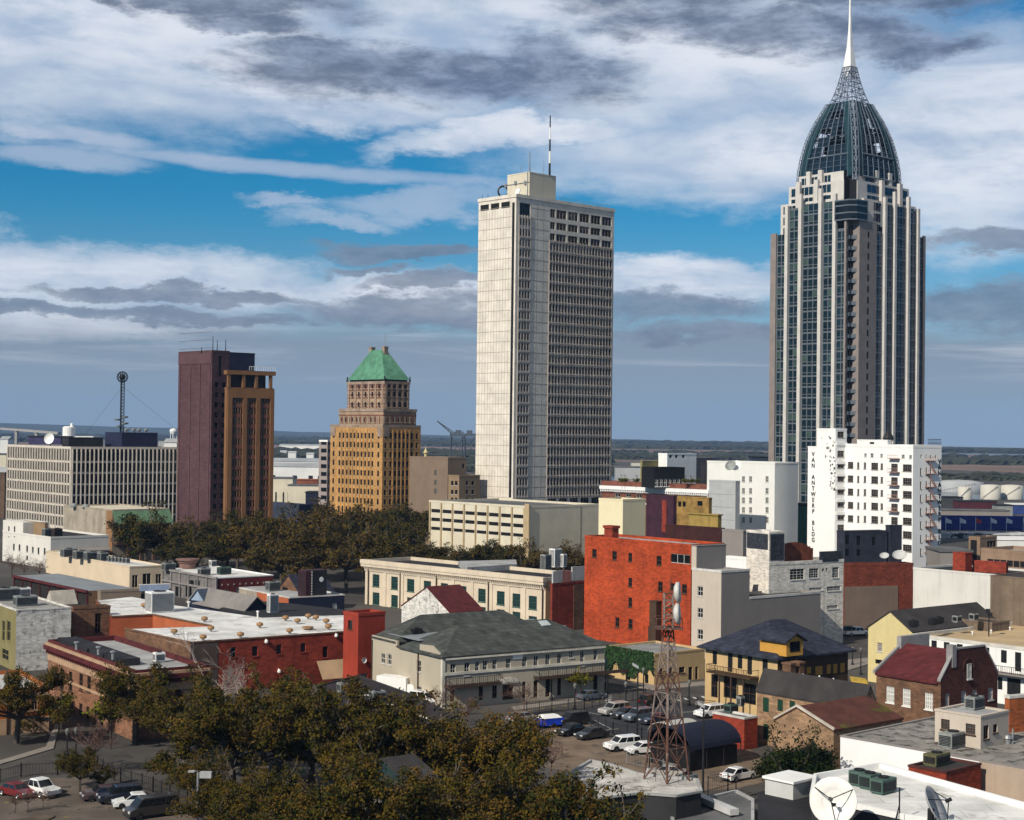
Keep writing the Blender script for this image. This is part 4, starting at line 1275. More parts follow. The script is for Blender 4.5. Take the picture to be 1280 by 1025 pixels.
def white_landmark():
    """white office building with two vertical painted signs and fire escapes"""
    WB = mat('white painted landmark wall', (.84, .83, .81), .7, .05, .2, streak=.18)
    FL = mat('white wall with flaked patches', (.84, .83, .81), .7, .04, .2, streak=.08)
    SIGN = mat('black sign lettering', (.012, .012, .012), .7, .1)
    PINK = mat('rusty pink iron', (.36, .20, .15), .8, .25, 1.0)
    V = Zm(950, 400, 3.417)
    D = 430
    TRIMW = mat('brown grey window frame', (.20, .17, .15), .7, .2)
    # main block: left-hand face carries the windows, right-hand face carries the fire escape
    b = Bld('white_office_building', 'white painted old office building with vertical black lettering and rusty fire escapes', 'office building', 1141.5, 556, D, 58, 1044, 1177, WB, GREYROOF, parapet=.8)
    rows = [632, 690, 746, 803, 860, 918, 975]
    for r in rows:
        wins(b, 'L', V, [(610, r - 15, 648, r + 15)], 'grid', GL, TRIMW)
        if r < 900:
            wins(b, 'L', V, [(560, r - 18, 588, r + 14), (475, r - 22, 504, r + 8), (443, r - 24, 453, r + 4), (515, r - 20, 525, r + 6)], 'grid', GL, TRIMW)
            wins(b, 'L', V, [(375, r - 26, 398, r + 2), (415, r - 24, 424, r + 4)], 'grid', GL, TRIMW)
        wins(b, 'F', V, [(684, r, 691, r + 32), (708, r - 2, 714, r + 30), (727, r - 4, 733, r + 28)], 'sash', GL, TRIMW)
    wins(b, 'L', V, [(445, 570, 455, 584), (472, 570, 484, 586), (514, 572, 524, 586), (605, 575, 617, 590), (637, 577, 648, 592)], 'sash')
    wins(b, 'F', V, [(686, 575, 692, 590), (708, 575, 713, 592), (727, 577, 732, 592), (748, 577, 753, 592)], 'plain')
    b.done()
    # fire escape on the right face
    q = MB(); u0, u1 = b.uv('F', *V(704, 700))[0], b.uv('F', *V(746, 700))[0]
    zs = [b.uv('F', *V(728, y))[1] for y in (600, 656, 712, 768, 824, 880, 938, 990)]
    for i, z in enumerate(zs):
        q.box(u0, -.85, z - .12, u1, -.01, z); q.box(u0, -.87, z + .9, u1, -.8, z + 1.0)
        for k in range(6): u = u0 + (u1 - u0) * k / 5; q.tube((u, -.83, z), (u, -.83, z + .95), .05, n=4)
        if i < 7:
            a, c = (u1 - .6, u0 + 1.2) if i % 2 == 9 else (u0 + .8, u1 - .3)
            for dy in (-.75, -.3): q.tube((a, dy, z), (c, dy, zs[i + 1]), .11, n=4)
            for k in range(9): t = k / 9; q.box(a + (c - a) * t - .12, -.75, z + (zs[i + 1] - z) * t - .03, a + (c - a) * t + .12, -.3, z + (zs[i + 1] - z) * t + .03)
    b.part('fire_escape', q, PINK)
    q = MB(); v0, v1 = b.uv('L', *V(598, 700))[0], b.uv('L', *V(556, 700))[0]
    for y in (592, 650, 706, 762, 818):
        z = b.uv('L', *V(577, y))[1]; q.box(-1.2, v0, z - .12, -.01, v1, z); q.box(-1.22, v0, z + .9, -1.15, v1, z + 1.0)
        for k in range(6): u = v0 + (v1 - v0) * k / 5; q.tube((-1.18, u, z), (-1.18, u, z + .95), .05, n=4)
    b.part('balcony', q, PINK)
    sign_column(b, 'F', 'VAN ANTWERP BLDG.', V.X(766), [V.Y(605 + i * 24.8) for i in range(17)], 1.75, SIGN)
    # roof things
    zr = b.H - .8
    t = Bld('roof_house', 'small white lift house on the roof of the white painted office building', 'roof house', *V(545, 512), D + 16, 58, V.X(415), V.X(560), WB, BLACKROOF, base=zr, parapet=.3)
    t.W1('L', *V.r(468, 521, 488, 534), 'plain'); t.done()
    q = MB(); q.lathe([(1.2, 0), (1.6, .8), (1.2, 1.6), (.5, 2.6), (.35, 3.6), (0, 4)], 10); o = q.build('roof_ventilator', DKMET); o.location = atd(*V(548, 500), D + 19); o.location.z = t.top - .3; tag(o, 'dark onion shaped ventilator on the white painted office building roof', 'ventilator')
    f = Bld('roof_fence', 'iron railed platform at the right end of the white painted office building roof', 'platform', *V(718, 540), D + 4, 58, V.X(700), V.X(773), DKMET, BLACKROOF, base=zr + .2, parapet=.1, L=3)
    f.wall = DKMET
    q = MB()
    for i in range(15): q.tube((f.W * i / 14, 0, 0), (f.W * i / 14, 0, 2.2), .05, n=4)
    for z in (.1, 1.1, 2.15): q.tube((0, 0, z), (f.W, 0, z), .07, n=4)
    f.part('railing', q, DKMET); f.part('platform_deck', (lambda m: (m.box(0, .1, -.2, f.W, 3, 0), m)[1])(MB()), BLACKROOF)
    # sign tower: tall blank white slab on the left, its left face carries the lettering
    s = Bld('sign_tower', 'tall blank white stair tower with vertical black lettering and flaked paint', 'stair tower', 1044.5, 535.5, 450, 58, 1021.5, 1058.5, FL, GREYROOF, parapet=.5)
    for r in (490, 572, 620, 677, 731, 786, 841, 888): s.W1('F', *V.r(331, r - 14, 359, r + 12), 'grid', GL, TRIMW)
    s.done()
    q = MB(); rr = random.Random(9)
    for i in range(42):                                      # flaked render patches
        px, py = rr.gauss(1038, 4.5), rr.uniform(545, 612)
        if py > 575: px = rr.gauss(1041, 2.2)
        if not 1024 < px < 1044: continue
        u, v = s.uv('L', px, py); w = rr.uniform(.12, .55); h = rr.uniform(.12, .6)
        q.poly([(-.02, u + w * math.cos(a) * rr.uniform(.5, 1.2), v + h * math.sin(a) * rr.uniform(.5, 1.2)) for a in [k * math.pi / 3.5 for k in range(7)]])
    s.part('flaked_patch', q, mat('bare grey render', (.10, .095, .09), .9, .3))
    for r in (515, 596, 648, 704, 758, 813): q = MB(); z = s.uv('F', *V(345, r + 12))[1]; q.box(.3, -.3, z - .5, s.W, -.004, z + .3); s.part('ledge', q, WB)
    l = Bld('sign_wing', 'lower left shoulder of the white stair tower', 'stair tower', 1028, 558, 456, 58, 1010, 1040, FL, GREYROOF, parapet=.4); l.done()
    l.root['label'] = 'lower white wing carrying vertical black lettering, left of the stair tower'
    sign_column(l, 'L', 'VAN ANTWERP BLDG', V.X(228), [V.Y(574 + i * 24.4) for i in range(16)], 1.75, SIGN)
    return b


white_landmark()


def right_middle():
    D = 395
    n = Bld('navy_low_block', 'low navy grey block in front of the white lettered office building', 'building', 1056, 664, D, 64, 1046, 1109, mat('dark slate blue brick', (.028, .030, .045), .9, .3, .4), BLACKROOF, parapet=.4)
    wins(n, 'F', Z8, [(528, 95, 545, 135), (575, 100, 592, 140), (528, 155, 545, 185), (575, 158, 592, 185), (640, 105, 655, 140)], 'plain', GL); n.done()
    n2 = Bld('navy_stair_block', 'taller navy corner block against the white lettered office building', 'building', 1112, 656.5, D + 6, 64, 1107, 1127.5, MATS['dark slate blue brick'], BLACKROOF, parapet=.3); n2.done()
    w = Bld('brick_party_wall', 'reddish brown brick block with a big tan rendered panel', 'building', 1056, 705, 330, 72, 1046, 1141.5, mat('rust brown brick', (.155, .038, .022), .9, .2, .3, streak=.3, brick=(.85, .3)), BLACKROOF, parapet=.5)
    w.done()
    q = MB(); u = w.uv('F', *Z8(748, 400))[0]; z = w.uv('F', *Z8(640, 312))[1]; q.box(.05, -.12, 0, u, -.004, z); w.part('tan_panel', q, mat('tan brown render', (.17, .125, .10), .9, .12, .2, streak=.2))
    for px, py, r, lab in ((Z8.X(757), 212, 1.55, 'larger white dish on top of the reddish brown block'), (Z8.X(692), 214, 1.0, 'smaller white dish on top of the reddish brown block')):
        q = MB(); q.lathe([(0, 0), (r * .5, r * .08), (r * .85, r * .3), (r, r * .5)], 16); q.tube((0, 0, -1.2), (0, 0, 0), .12)
        o = q.build('satellite_dish', mat('weathered dish', (.46, .46, .45), .6, .1)); p = atd(px, Z8.Y(py), 338); o.location = (p.x, p.y, w.H + .9); o.rotation_euler = (R(35), 0, R(-20)); tag(o, lab, 'satellite dish')
    # white peeling block with tower
    p = Bld('peeling_white_building', 'peeling white brick building with a taller left corner and rusty roof screen', 'building', 961.7, 703, 300, 56, 934, 1054.5, PEEL2, GREYROOF, parapet=.6)
    wins(p, 'F', Z8, [(295, 240, 355, 285), (375, 237, 415, 278), (473, 232, 500, 277), (375, 318, 430, 331), (450, 312, 508, 332), (450, 393, 497, 408)], 'grid', GL, TRIMW)
    wins(p, 'F', Z8, [(430, 238, 439, 250), (446, 235, 454, 248), (258, 268, 266, 284)], 'plain', GL)
    p.done()
    t = Bld('white_corner_tower', 'square white brick corner tower with dark sign bands at the top', 'tower', 961.7, 664.5, 300, 56, 933.5, 981, PEEL2, PALEROOF, parapet=.4, base=0)
    wins(t, 'F', Z8, [(257, 185, 266, 203)], 'plain', GL); wins(t, 'L', Z8, [(145, 108, 156, 120)], 'plain', GL); t.done()
    t.root.location.x -= .04; t.root.location.y -= .06
    q = MB(); q.box(-.1, .3, t.H - 3.4, -.004, t.L - .2, t.H - .5); q.box(.3, -.1, t.H - 5.4, t.W - .2, -.004, t.H - .55); t.part('sign_band', q, mat('faded dark sign', (.03, .035, .045), .8, .5, 1.5))
    q = MB(); u0 = p.uv('F', *Z8(430, 180))[0]; u1 = p.uv('F', *Z8(498, 180))[0]; q.box(u0, -.12, p.H - .4, u1, -.004 - .07, p.H + 1.1); q.box(u0 - .5, -.06, p.H + .003, u1 + 1.2, .3, p.H + 1.6); p.part('sign_board', q, mat('faded dark sign', (.03, .035, .045)))
    q = MB()                                                 # rusty curved screen
    x0, x1 = t.W + .2, u0 - .8
    for i in range(12):
        a = x0 + (x1 - x0) * i / 12; c = x0 + (x1 - x0) * (i + 1) / 12; ha = 3.6 + 1.0 * math.sin(i / 12 * 3.1) - .1 * i; q.box(a, 1.6 + .02 * (i % 2), p.H - .6, c, 1.85, p.H - .6 + ha)
    p.part('rusty_screen', q, RUST)
    # orange red building and its beige grey neighbour
    o = Bld('orange_red_building', 'tall orange red painted brick building with few small windows', 'building', 864.2, 680.5, 292, 51, 731, 905, ORANGE, PALEROOF, parapet=.5)
    wins(o, 'L', Z6, [(187, 402, 213, 450), (304, 414, 330, 464), (398, 424, 420, 474), (562, 442, 590, 495), (398, 570, 420, 620), (398, 685, 420, 740), (398, 810, 422, 865), (570, 592, 598, 648), (640, 600, 668, 640), (710, 607, 738, 660), (322, 800, 345, 855)], 'sash', GL, BRFRAME)
    wins(o, 'L', Z6, [(645, 432, 758, 486)], 'strip', GL, TRIMW)
    o.done()
    q = MB(); y = o.uv('L', *Z6(268, 330))[0]; q.box(.6, y - 1.2, o.H - .5, 2.2, y + 1.2, o.H + 2.1); q.box(.4, y - 1.4, o.H + 1.7, 2.4, y + 1.4, o.H + 2.2); o.part('chimney', q, REDL)
    q = MB(); y0, y1 = [o.uv('L', *Z6(x, 750))[0] for x in (592, 552)]; z0, z1 = o.uv('L', *Z6(570, 850))[1], o.uv('L', *Z6(570, 707))[1]; q.box(-1.4, y0, z0, -.005, y1, z1); q.box(-1.5, y0 - .1, z1, -.005, y1 + .1, z1 + .2); q.box(-1.6, y0 - .1, z0 - 3, -.006, y1 + .1, z0 - .01); o.part('lift_shaft', q, BRFRAME)
    g = Bld('beige_grey_building', 'beige building with windowless grey side wall right of the orange red building', 'building', 901.8, 714, 284, 51, 865, 1026, BEIGE, GREYROOF, parapet=.01)
    wins(g, 'L', Z6, [(800, 620, 832, 675), (800, 745, 832, 802), (800, 870, 832, 928)], 'sash', GL, TRIMW)
    us = g.uv('F', 937, 730)[0]; zl = g.uv('F', 985, 743)[1]
    m = g.mb
    g.panel(m, 'L', g.L, 0, g.H, g.op['L'])
    m.build('wall', BEIGE, g.root); g.mb = MB(); g.windows()
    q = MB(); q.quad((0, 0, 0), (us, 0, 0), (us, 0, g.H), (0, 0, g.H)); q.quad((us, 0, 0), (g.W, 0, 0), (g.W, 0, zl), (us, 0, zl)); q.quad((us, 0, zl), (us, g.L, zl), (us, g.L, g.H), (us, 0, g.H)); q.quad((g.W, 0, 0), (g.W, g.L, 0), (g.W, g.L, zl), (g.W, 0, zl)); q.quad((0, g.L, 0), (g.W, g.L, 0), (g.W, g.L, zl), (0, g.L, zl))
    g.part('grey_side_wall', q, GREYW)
    q = MB(); q.box(.3, .3, g.H - .4, us, g.L, g.H - .3, 1); q.box(us + .3, .3, zl - .5, g.W - .3, g.L, zl - .4, 0)
    g.part('roof', q, [DKROOF, PALEROOF])
    q = MB(); q.box(-.06, -.06, g.H - .3, us + .06, .25, g.H + .12); q.box(-.06, .25, g.H - .3, .25, g.L, g.H + .12); q.box(us + .06, -.06, zl - .3, g.W, .25, zl + .12); g.part('coping', q, mat('pale coping', (.55, .53, .50)))
    u = Bld('grey_roof_block', 'beige and grey block standing on the beige building beside the orange wall', 'roof block', 871, 682, 289, 51, 864.6, 907.5, GREYW, GREYROOF, base=g.H - .3, parapet=.15)
    q = MB(); q.box(-.04, .05, 0, -.004, u.L - .02, u.H - .2); u.part('beige_face', q, BEIGE); u.done()
    # red blocks left of it with pale patches
    r = Bld('dark_red_annex', 'dark red painted annex with pale upper panels right of the cream facade', 'building', 690.5, 729, 322, 47, 688, 741, REDP, BLACKROOF, parapet=.4); r.done()
    q = MB(); q.box(.1, -.08, r.H, 2.8, .3, r.H + 2.4, 0); q.box(2.81, -.06, r.H, 5.2, .3, r.H + 2.3, 1); q.box(5.6, -.07, r.H + .3, r.W, .3, r.H + 3.0, 0); r.part('pale_panel', q, [mat('pale grey sheet', (.42, .42, .42), .7), mat('faded pink render', (.40, .16, .14), .85)])
    q = MB(); q.box(r.W * .52, -.09, 0, r.W * .76, -.004, r.H * .93); r.part('brick_recess', q, BRICKB)
    r3 = Bld('red_tower_annex', 'taller dark red block with pinkish top casting shadow on the orange red wall', 'building', 744.5, 709.5, 318, 47, 740.5, 756.5, REDP, BLACKROOF, parapet=.3)
    r3.done(); q = MB(); q.box(.05, -.05, r3.H - 3.2, r3.W - .05, -.004, r3.H - .4); q.box(-.05, .05, r3.H - 3.2, -.004, r3.L, r3.H - .4); r3.part('faded_top', q, mat('faded pink render', (.40, .16, .14)))
    # white hall with red rooftop
    h = Bld('white_hall', 'big windowless white hall with a red rooftop hut', 'hall', 1275, 720.5, 306, 50, 1141.5, 1330, mat('off white render', (.62, .60, .56), .85, .06, .2, streak=.3), BLACKROOF, parapet=.4); h.done()
    q = MB(); y0, y1 = h.uv('L', *Z8(875, 330))[0], h.uv('L', *Z8(818, 330))[0]; 
    k = Bld('red_roof_hut', 'orange red hut on the roof of the white hall', 'roof hut', *Z8(1033, 172), 318, 50, Z8.X(980), Z8.X(1062), REDL, BLACKROOF, base=h.H - .4, parapet=.2); k.done()
    k2 = Bld('red_roof_shed', 'long low dark red shed on the roof of the white hall', 'roof shed', *Z8(1205, 212), 316, 40, Z8.X(1063), Z8.X(1214), REDP, BLACKROOF, base=h.H - .4, parapet=.2); k2.done()
    s = Bld('brown_wall', 'stained brown rendered wall below the white hall', 'wall', 1240, 778, 262, 50, 1141, 1262, mat('brown stained render', (.17, .125, .09), .9, .2, .3, streak=.6), DKROOF, parapet=.3); s.H += .0
    s.done()
    q = MB()
    s2 = Bld('brown_shed', 'tall brown stained shed end at the right edge below the white hall', 'shed', 1300, 724, 268, 50, 1238, 1340, MATS['brown stained render'], DKROOF, parapet=.2); s2.done()
    q = MB(); q.tube((0, 0, 0), (0, 0, 12.5), .11); q.box(-.5, -.3, 12.2, .1, .1, 12.8); q.box(-.1, -.2, 11.6, .5, .3, 12.2); oo = q.build('floodlight_pole', DKMET); pp = atd(1236, 790, 256); oo.location = (pp.x, pp.y, 0); tag(oo, 'pole with two dark floodlights beside the brown stained wall', 'floodlight pole')


right_middle()
# ================================================================== near right


def near_right():
    # pale yellow gable house
    b = Bld('yellow_gable_house', 'pale yellow gable ended house with long dark roof', 'house', 1141, 791, 256, 50, 1085.3, 1248, YELL, None, parapet=0)
    wins(b, 'L', Z9, [(340, 325, 372, 380)], 'grid', mat('red curtain glass', (.10, .02, .012), .3), TRIMW); wins(b, 'L', Z9, [(328, 432, 372, 460)], 'plain', GL)
    b.done(); gable(b, 'x', 2.9, .15, DKROOF, YELL)
    q = MB(); y = b.uv('L', *Z9(466, 340))[0]; q.box(-.25, y - .2, 3.2, -.004, y + .2, 6.2); b.part('flue', q, YELL)
    for i, x in enumerate((590, 625, 712, 752, 868, 975)):
        p = b.onz(*Z9(x, 225), b.H + 1.6) if False else None
    for x, y, lab in ((590, 228, 'leftmost black roof unit on the long dark roof behind the yellow gable'), (715, 214, 'black roof unit in the middle of the long dark roof behind the yellow gable'), (752, 205, 'upright black flue on the long dark roof behind the yellow gable'), (868, 196, 'grey roof unit on the long dark roof behind the yellow gable'), (975, 182, 'rightmost grey roof unit on the long dark roof')):
        ac_unit(*Z9(x, y), b.H + 1.5, 1.3, 1.0, 1.1, lab, 50, DKMET if x < 800 else ACGREY)
    # white two storey building with black shutters
    w = Bld('white_shuttered_building', 'long white two storey building with black shuttered windows and tan roof', 'building', 1312, 813, 236, 50, 1141.5, 1450, WHITE, mat('tan gravel roof', (.46, .34, .20), .9, .12, .2), parapet=.5, coping=mat('weathered white parapet', (.56, .53, .48), .8, .15))
    wins(w, 'L', Z9, [(605, 300, 643, 370), (687, 310, 722, 400), (767, 320, 803, 393), (850, 333, 887, 408), (933, 345, 972, 412), (1018, 355, 1058, 432), (1132, 372, 1170, 453), (1222, 385, 1262, 508)], 'shutter', GLD, SHUT)
    wins(w, 'L', Z9, [(1112, 543, 1142, 624), (1172, 552, 1258, 660)], 'shutter', GLD, SHUT, 'door')
    w.done()
    z = w.uv('L', *Z9(1180, 515))[1]; balcony(w, 'L', z, .5, w.uv('L', *Z9(1070, 500))[0], 1.6, DKMET, GREYW, 5)
    q = MB(); q.lathe([(.9, 0), (1.0, 1.2), (.7, 2.2), (0, 2.6)], 12); o = q.build('roof_cowl', WHITE); o.location = at(*Z9(1275, 160), w.H); tag(o, 'white rounded cowl at the back edge of the tan roof', 'roof cowl')
    for x, y in ((950, 275), (1070, 265), (1190, 247)): pipe_vent(*Z9(x, y), w.H - .5, .35, .09, 'small white pipe vent on the tan roof', WHITE, 'white pipe vents on the tan roof')
    # maroon roofed brick house
    m = Bld('maroon_brick_house', 'brick house with maroon roof, chimneys and tall white sash windows', 'house', 1176, 855.5, 210, 52, 1095.4, 1247, BRICKB, None, parapet=0)
    BL = mat('white blinds behind glass', (.42, .41, .38), .4, .15, .5, spec=.5)
    wins(m, 'L', Z9, [(398, 603, 450, 708), (503, 620, 553, 730), (645, 645, 697, 752)], 'grid', BL, WHITE)
    wins(m, 'F', Z9, [(778, 650, 803, 735), (880, 633, 912, 720), (950, 628, 980, 690), (1052, 615, 1083, 690)], 'sash', BL, TRIMW)
    zt = m.H
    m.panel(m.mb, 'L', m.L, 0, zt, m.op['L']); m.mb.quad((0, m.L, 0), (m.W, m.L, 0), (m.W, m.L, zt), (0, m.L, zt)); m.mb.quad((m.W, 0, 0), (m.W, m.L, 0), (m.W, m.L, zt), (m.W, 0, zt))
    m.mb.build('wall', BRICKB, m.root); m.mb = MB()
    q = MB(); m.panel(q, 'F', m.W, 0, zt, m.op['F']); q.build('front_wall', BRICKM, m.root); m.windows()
    rise = 3.6; r = m.W / 2
    q = MB(); h = zt
    for x0, z0, x1, z1 in ((-.25, h - .1, r, h + rise), (m.W + .1, h - .1, r, h + rise)):
        q.extr([(x0, .42, z0), (x0, m.L + .1, z0), (x1, m.L + .1, z1), (x1, .42, z1)], (0, 0, .2))
    m.part('roof', q, MAROON)
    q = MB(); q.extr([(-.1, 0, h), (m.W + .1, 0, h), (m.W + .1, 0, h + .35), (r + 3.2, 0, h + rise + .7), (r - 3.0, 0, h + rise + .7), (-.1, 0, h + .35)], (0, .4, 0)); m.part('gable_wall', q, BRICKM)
    q = MB(); q.extr([(-.15, -.06, h + .36), (r - 3.05, -.06, h + rise + .72), (r - 3.05, -.06, h + rise + .95), (-.15, -.06, h + .66)], (0, .52, 0)); q.extr([(m.W + .15, -.06, h + .36), (r + 3.25, -.06, h + rise + .72), (r + 3.25, -.06, h + rise + .95), (m.W + .15, -.06, h + .66)], (0, .52, 0)); q.box(r - 3.04, -.07, h + rise + .705, r + 3.24, .47, h + rise + .92); m.part('coping', q, mat('grey stone coping', (.26, .25, .25)))
    q = MB(); q.extr([(-.15, m.L + .1, h + .1), (r - 1, m.L + .1, h + rise - .6), (r - 1, m.L + .1, h + rise), (-.15, m.L + .1, h + .5)], (0, .4, 0)); q.box(r - 1.2, m.L - .2, h + .5, r + 5, m.L + .55, h + rise + 1.2); m.part('back_parapet', q, mat('grey stone coping', (.26, .25, .25)))
    q = MB(); q.box(r - 3.9, -.12, h + rise - 1.6, r - 3.06, .9, h + rise + 1.35); m.part('chimney', q, mat('grey stone coping', (.26, .25, .25)))
    u, v = m.uv('F', *Z9(926, 555)); link('gable_window', win_mesh(.9, 2.0, 'sash', BL, TRIMW), m.root, (u, -.21, v))
    q = MB(); pts = [(u + 1.3 * math.cos(a), -.1, v + 1.4 + 1.5 * math.sin(a)) for a in [k * math.pi / 10 for k in range(11)]] + [(u + 1.0 * math.cos(a), -.1, v + 1.4 + 1.2 * math.sin(a)) for a in [k * math.pi / 10 for k in range(10, -1, -1)]]
    q.extr(pts, (0, .09, 0)); m.part('window_arch', q, BRICKM)
    p = at(*Z9(672, 450), m.H + 2.0); 
    pr = m.onz(*Z9(665, 452), m.H + 1.9); q = MB(); q.box(pr.x - .5, pr.y - .5, h + 1.2, pr.x + .5, pr.y + .6, h + 2.25); m.part('skylight', q, mat('rusty skylight', (.30, .09, .04)))
    # navy roofed yellow house
    y = Bld('navy_roof_house', 'yellow two storey house with navy slate hip roof, dormer and balcony', 'house', 972, 822, 224, 52, 881.5, 1060, TANW, None, parapet=0)
    wins(y, 'L', Z10, [(158, 275, 185, 360), (255, 290, 285, 408), (318, 300, 348, 388), (380, 310, 410, 425), (477, 325, 510, 415)], 'shutter', GLD, SHUT)
    wins(y, 'L', Z10, [(148, 425, 190, 572), (228, 440, 312, 578), (348, 485, 435, 615)], 'door', GL, BRFRAME, 'door')
    OCH = mat('ochre shutters', (.50, .26, .05), .7, .15)
    wins(y, 'F', Z10, [(685, 385, 712, 420), (760, 378, 788, 420), (815, 372, 862, 428), (888, 362, 915, 420), (930, 358, 956, 418), (976, 352, 1003, 412)], 'shutter', OCH, OCH)
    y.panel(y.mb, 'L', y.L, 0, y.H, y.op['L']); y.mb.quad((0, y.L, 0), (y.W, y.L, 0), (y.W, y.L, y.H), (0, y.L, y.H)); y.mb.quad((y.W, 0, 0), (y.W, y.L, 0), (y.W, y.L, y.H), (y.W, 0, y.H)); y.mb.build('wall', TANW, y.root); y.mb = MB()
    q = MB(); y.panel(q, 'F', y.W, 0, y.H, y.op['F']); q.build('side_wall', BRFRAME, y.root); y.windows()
    hip(y, 0, 0, y.W, y.L, y.H, 4.2, .9, SLATE, 'x' if y.W > y.L else 'y', rin=min(y.W, y.L) * .48)
    z = y.uv('L', *Z10(320, 420))[1]; balcony(y, 'L', z, y.uv('L', *Z10(455, 440))[0], y.uv('L', *Z10(175, 390))[0], 1.9, BRFRAME, BRFRAME, 6, 1.0, [y.uv('L', *Z10(x, 440))[0] for x in (255, 330, 410)])
    q = MB(); d = y.onz(*Z10(690, 275), y.H + 1.0); x0, y0 = d.x, d.y + .2
    q.extr([(x0 - 1.7, y0, y.H + .3), (x0 + 1.7, y0, y.H + .3), (x0 + 1.7, y0, y.H + 2.4), (x0, y0, y.H + 3.3), (x0 - 1.7, y0, y.H + 2.4)], (0, 5, 0)); y.part('dormer', q, OCH)
    q = MB()
    for sx in (-1, 1): q.extr([(x0 + sx * 2.2, y0 - .4, y.H + 2.2), (x0, y0 - .4, y.H + 3.38), (x0, y0 - .4, y.H + 3.58), (x0 + sx * 2.2, y0 - .4, y.H + 2.4)], (0, 5.2, 0))
    y.part('dormer_roof', q, SLATE); q = MB(); q.box(x0 - 1.0, y0 - .05, y.H + .9, x0 + 1.0, y0 - .004, y.H + 2.3); y.part('dormer_window', q, GL)
    # tan brick house with dark roof
    k = Bld('tan_brick_house', 'tan brick house with dark sloping roof and green shutters', 'house', 1078, 886, 196, 50, 946, 1096, BRICKT, None, parapet=0)
    wins(k, 'L', Z10, [(480, 572, 517, 665), (573, 585, 607, 660), (650, 595, 685, 640), (482, 742, 517, 840)], 'shutter', GSHUT, GSHUT)
    k.W_ = k.W; k.done()
    r0 = k.W
    gable(k, 'y', 2.6, .12, DKROOF, BRICKT)
    for x, y_ in ((540, 360), (645, 352)):
        pp = k.onz(*Z10(x, 440), k.H + 1.0); q = MB(); q.box(pp.x - .5, k.L - 1.2, k.H, pp.x + .5, k.L + .2, k.H + 3.0); q.box(pp.x - .62, k.L - 1.3, k.H + 3.0, pp.x + .62, k.L + .3, k.H + 3.25); k.part('chimney', q, BRICKB)
    for x, y_ in ((727, 433), (1052, 488)):
        p = at(*Z10(x, y_), k.H + 1.4); q = MB(); q.lathe([(0, .30), (.25, .26), (.42, .12), (.48, 0)], 12); o = q.build('roof_dome_vent', WHITE); o.location = p; tag(o, 'round white dome vent, %s on the dark sloping roof' % ('left one' if x < 800 else 'right one'), 'roof vent')
    for x, y_ in ((840, 475), (930, 492)): pipe_vent(*Z10(x, y_), k.H + .9, .6, .08, 'thin pale pipe vent between the dome vents of the dark roof', WHITE, 'pipe vents on the dark sloping roof')
    # small brick gable with mossy roof
    s = Bld('small_brick_gable', 'small tan brick gable building with mossy red brown roof', 'outbuilding', 1042, 914, 183, 50, 968.5, 1128, BRICKT, None, parapet=0); s.done()
    gable(s, 'x', 1.9, .12, mat('mossy red brown roof', (.085, .030, .022), .9, .25, .5, patch=((.085, .075, .012), .52, .16)), BRICKT, pos=.62)
    q = MB(); t = s.L * .62; q.extr([(-.14, -.1, s.H + .1), (-.14, t, s.H + 2.05), (-.14, t, s.H + 2.3), (-.14, -.1, s.H + .35)], (.3, 0, 0)); q.extr([(-.14, s.L + .1, s.H + .1), (-.14, t, s.H + 2.05), (-.14, t, s.H + 2.3), (-.14, s.L + .1, s.H + .35)], (.3, 0, 0)); s.part('coping', q, mat('pale stone coping', (.50, .45, .38)))
    q = MB(); q.box(-2.6, .3, 0, -.1, s.L * .4, 3.0, 0); q.extr([(-2.9, 0, 2.9), (-2.9, s.L * .45, 2.9), (-.1, s.L * .45, 4.0), (-.1, 0, 4.0)], (0, 0, .15), 1); s.part('lean_to', q, [BRFRAME, BLACKROOF])
    # low red shop with round topped awnings
    e = Bld('red_shop', 'low red shop with flat roof and white edge beside the tan brick house', 'shop', 930.5, 897, 204, 50, 891, 947, REDL, GREYROOF, parapet=.25, coping=mat('pale roof edge', (.55, .53, .50))); e.done()
    ac_unit(*Z10(297, 672), e.H - .25, 1.5, 1.2, 1.1, 'green grey air conditioner on the low red shop', 50, mat('green grey casing', (.07, .12, .10), .6))
    ac_unit(*Z10(350, 630), e.H - .25, .8, .8, 1.3, 'small pale air conditioner on the low red shop', 50)
    def tent(name, label, pxs, py, z, r, ln, th, m, closed=True):
        p = at(pxs, py, 0); rr = empty(name, (p.x, p.y, 0), math.pi / 2 - R(th)); tag(rr, label, 'canopy')
        q = MB(); n = 14
        for i in range(n):
            a, c = math.pi * i / n, math.pi * (i + 1) / n
            A = (r * math.cos(a), 0, z + r * .62 * math.sin(a)); C_ = (r * math.cos(c), 0, z + r * .62 * math.sin(c))
            q.extr([A, C_, (C_[0], C_[1], C_[2] - .08), (A[0], A[1], A[2] - .08)], (0, ln, 0))
        q.poly([(r * math.cos(math.pi * i / n), .05, z + r * .62 * math.sin(math.pi * i / n)) for i in range(n + 1)])
        q.build('canvas', m, rr)
        q = MB()
        for x in (-r + .1, r - .1):
            for i in range(4): q.tube((x, ln * i / 3, 0), (x, ln * i / 3, z), .06, n=5)
        q.build('post', DKMET, rr)
        q = MB(); q.box(-r + .3, .4, 0, r - .3, ln - .3, z - .3); q.build('dark_interior', GLD, rr)
        return rr
    tent('navy_canopy', 'navy blue barrel vaulted canopy beside the low red shop', 899, 948, 2.6, 3.6, 9.0, -43 + 3, mat('navy canvas', (.010, .013, .030), .85, .2), True)
    tent('white_canopy', 'pale grey barrel vaulted canopy left of the navy canopy', 862, 940, 2.7, 2.5, 5.0, -43 + 3, mat('pale grey canvas', (.42, .41, .38), .8, .1), True)
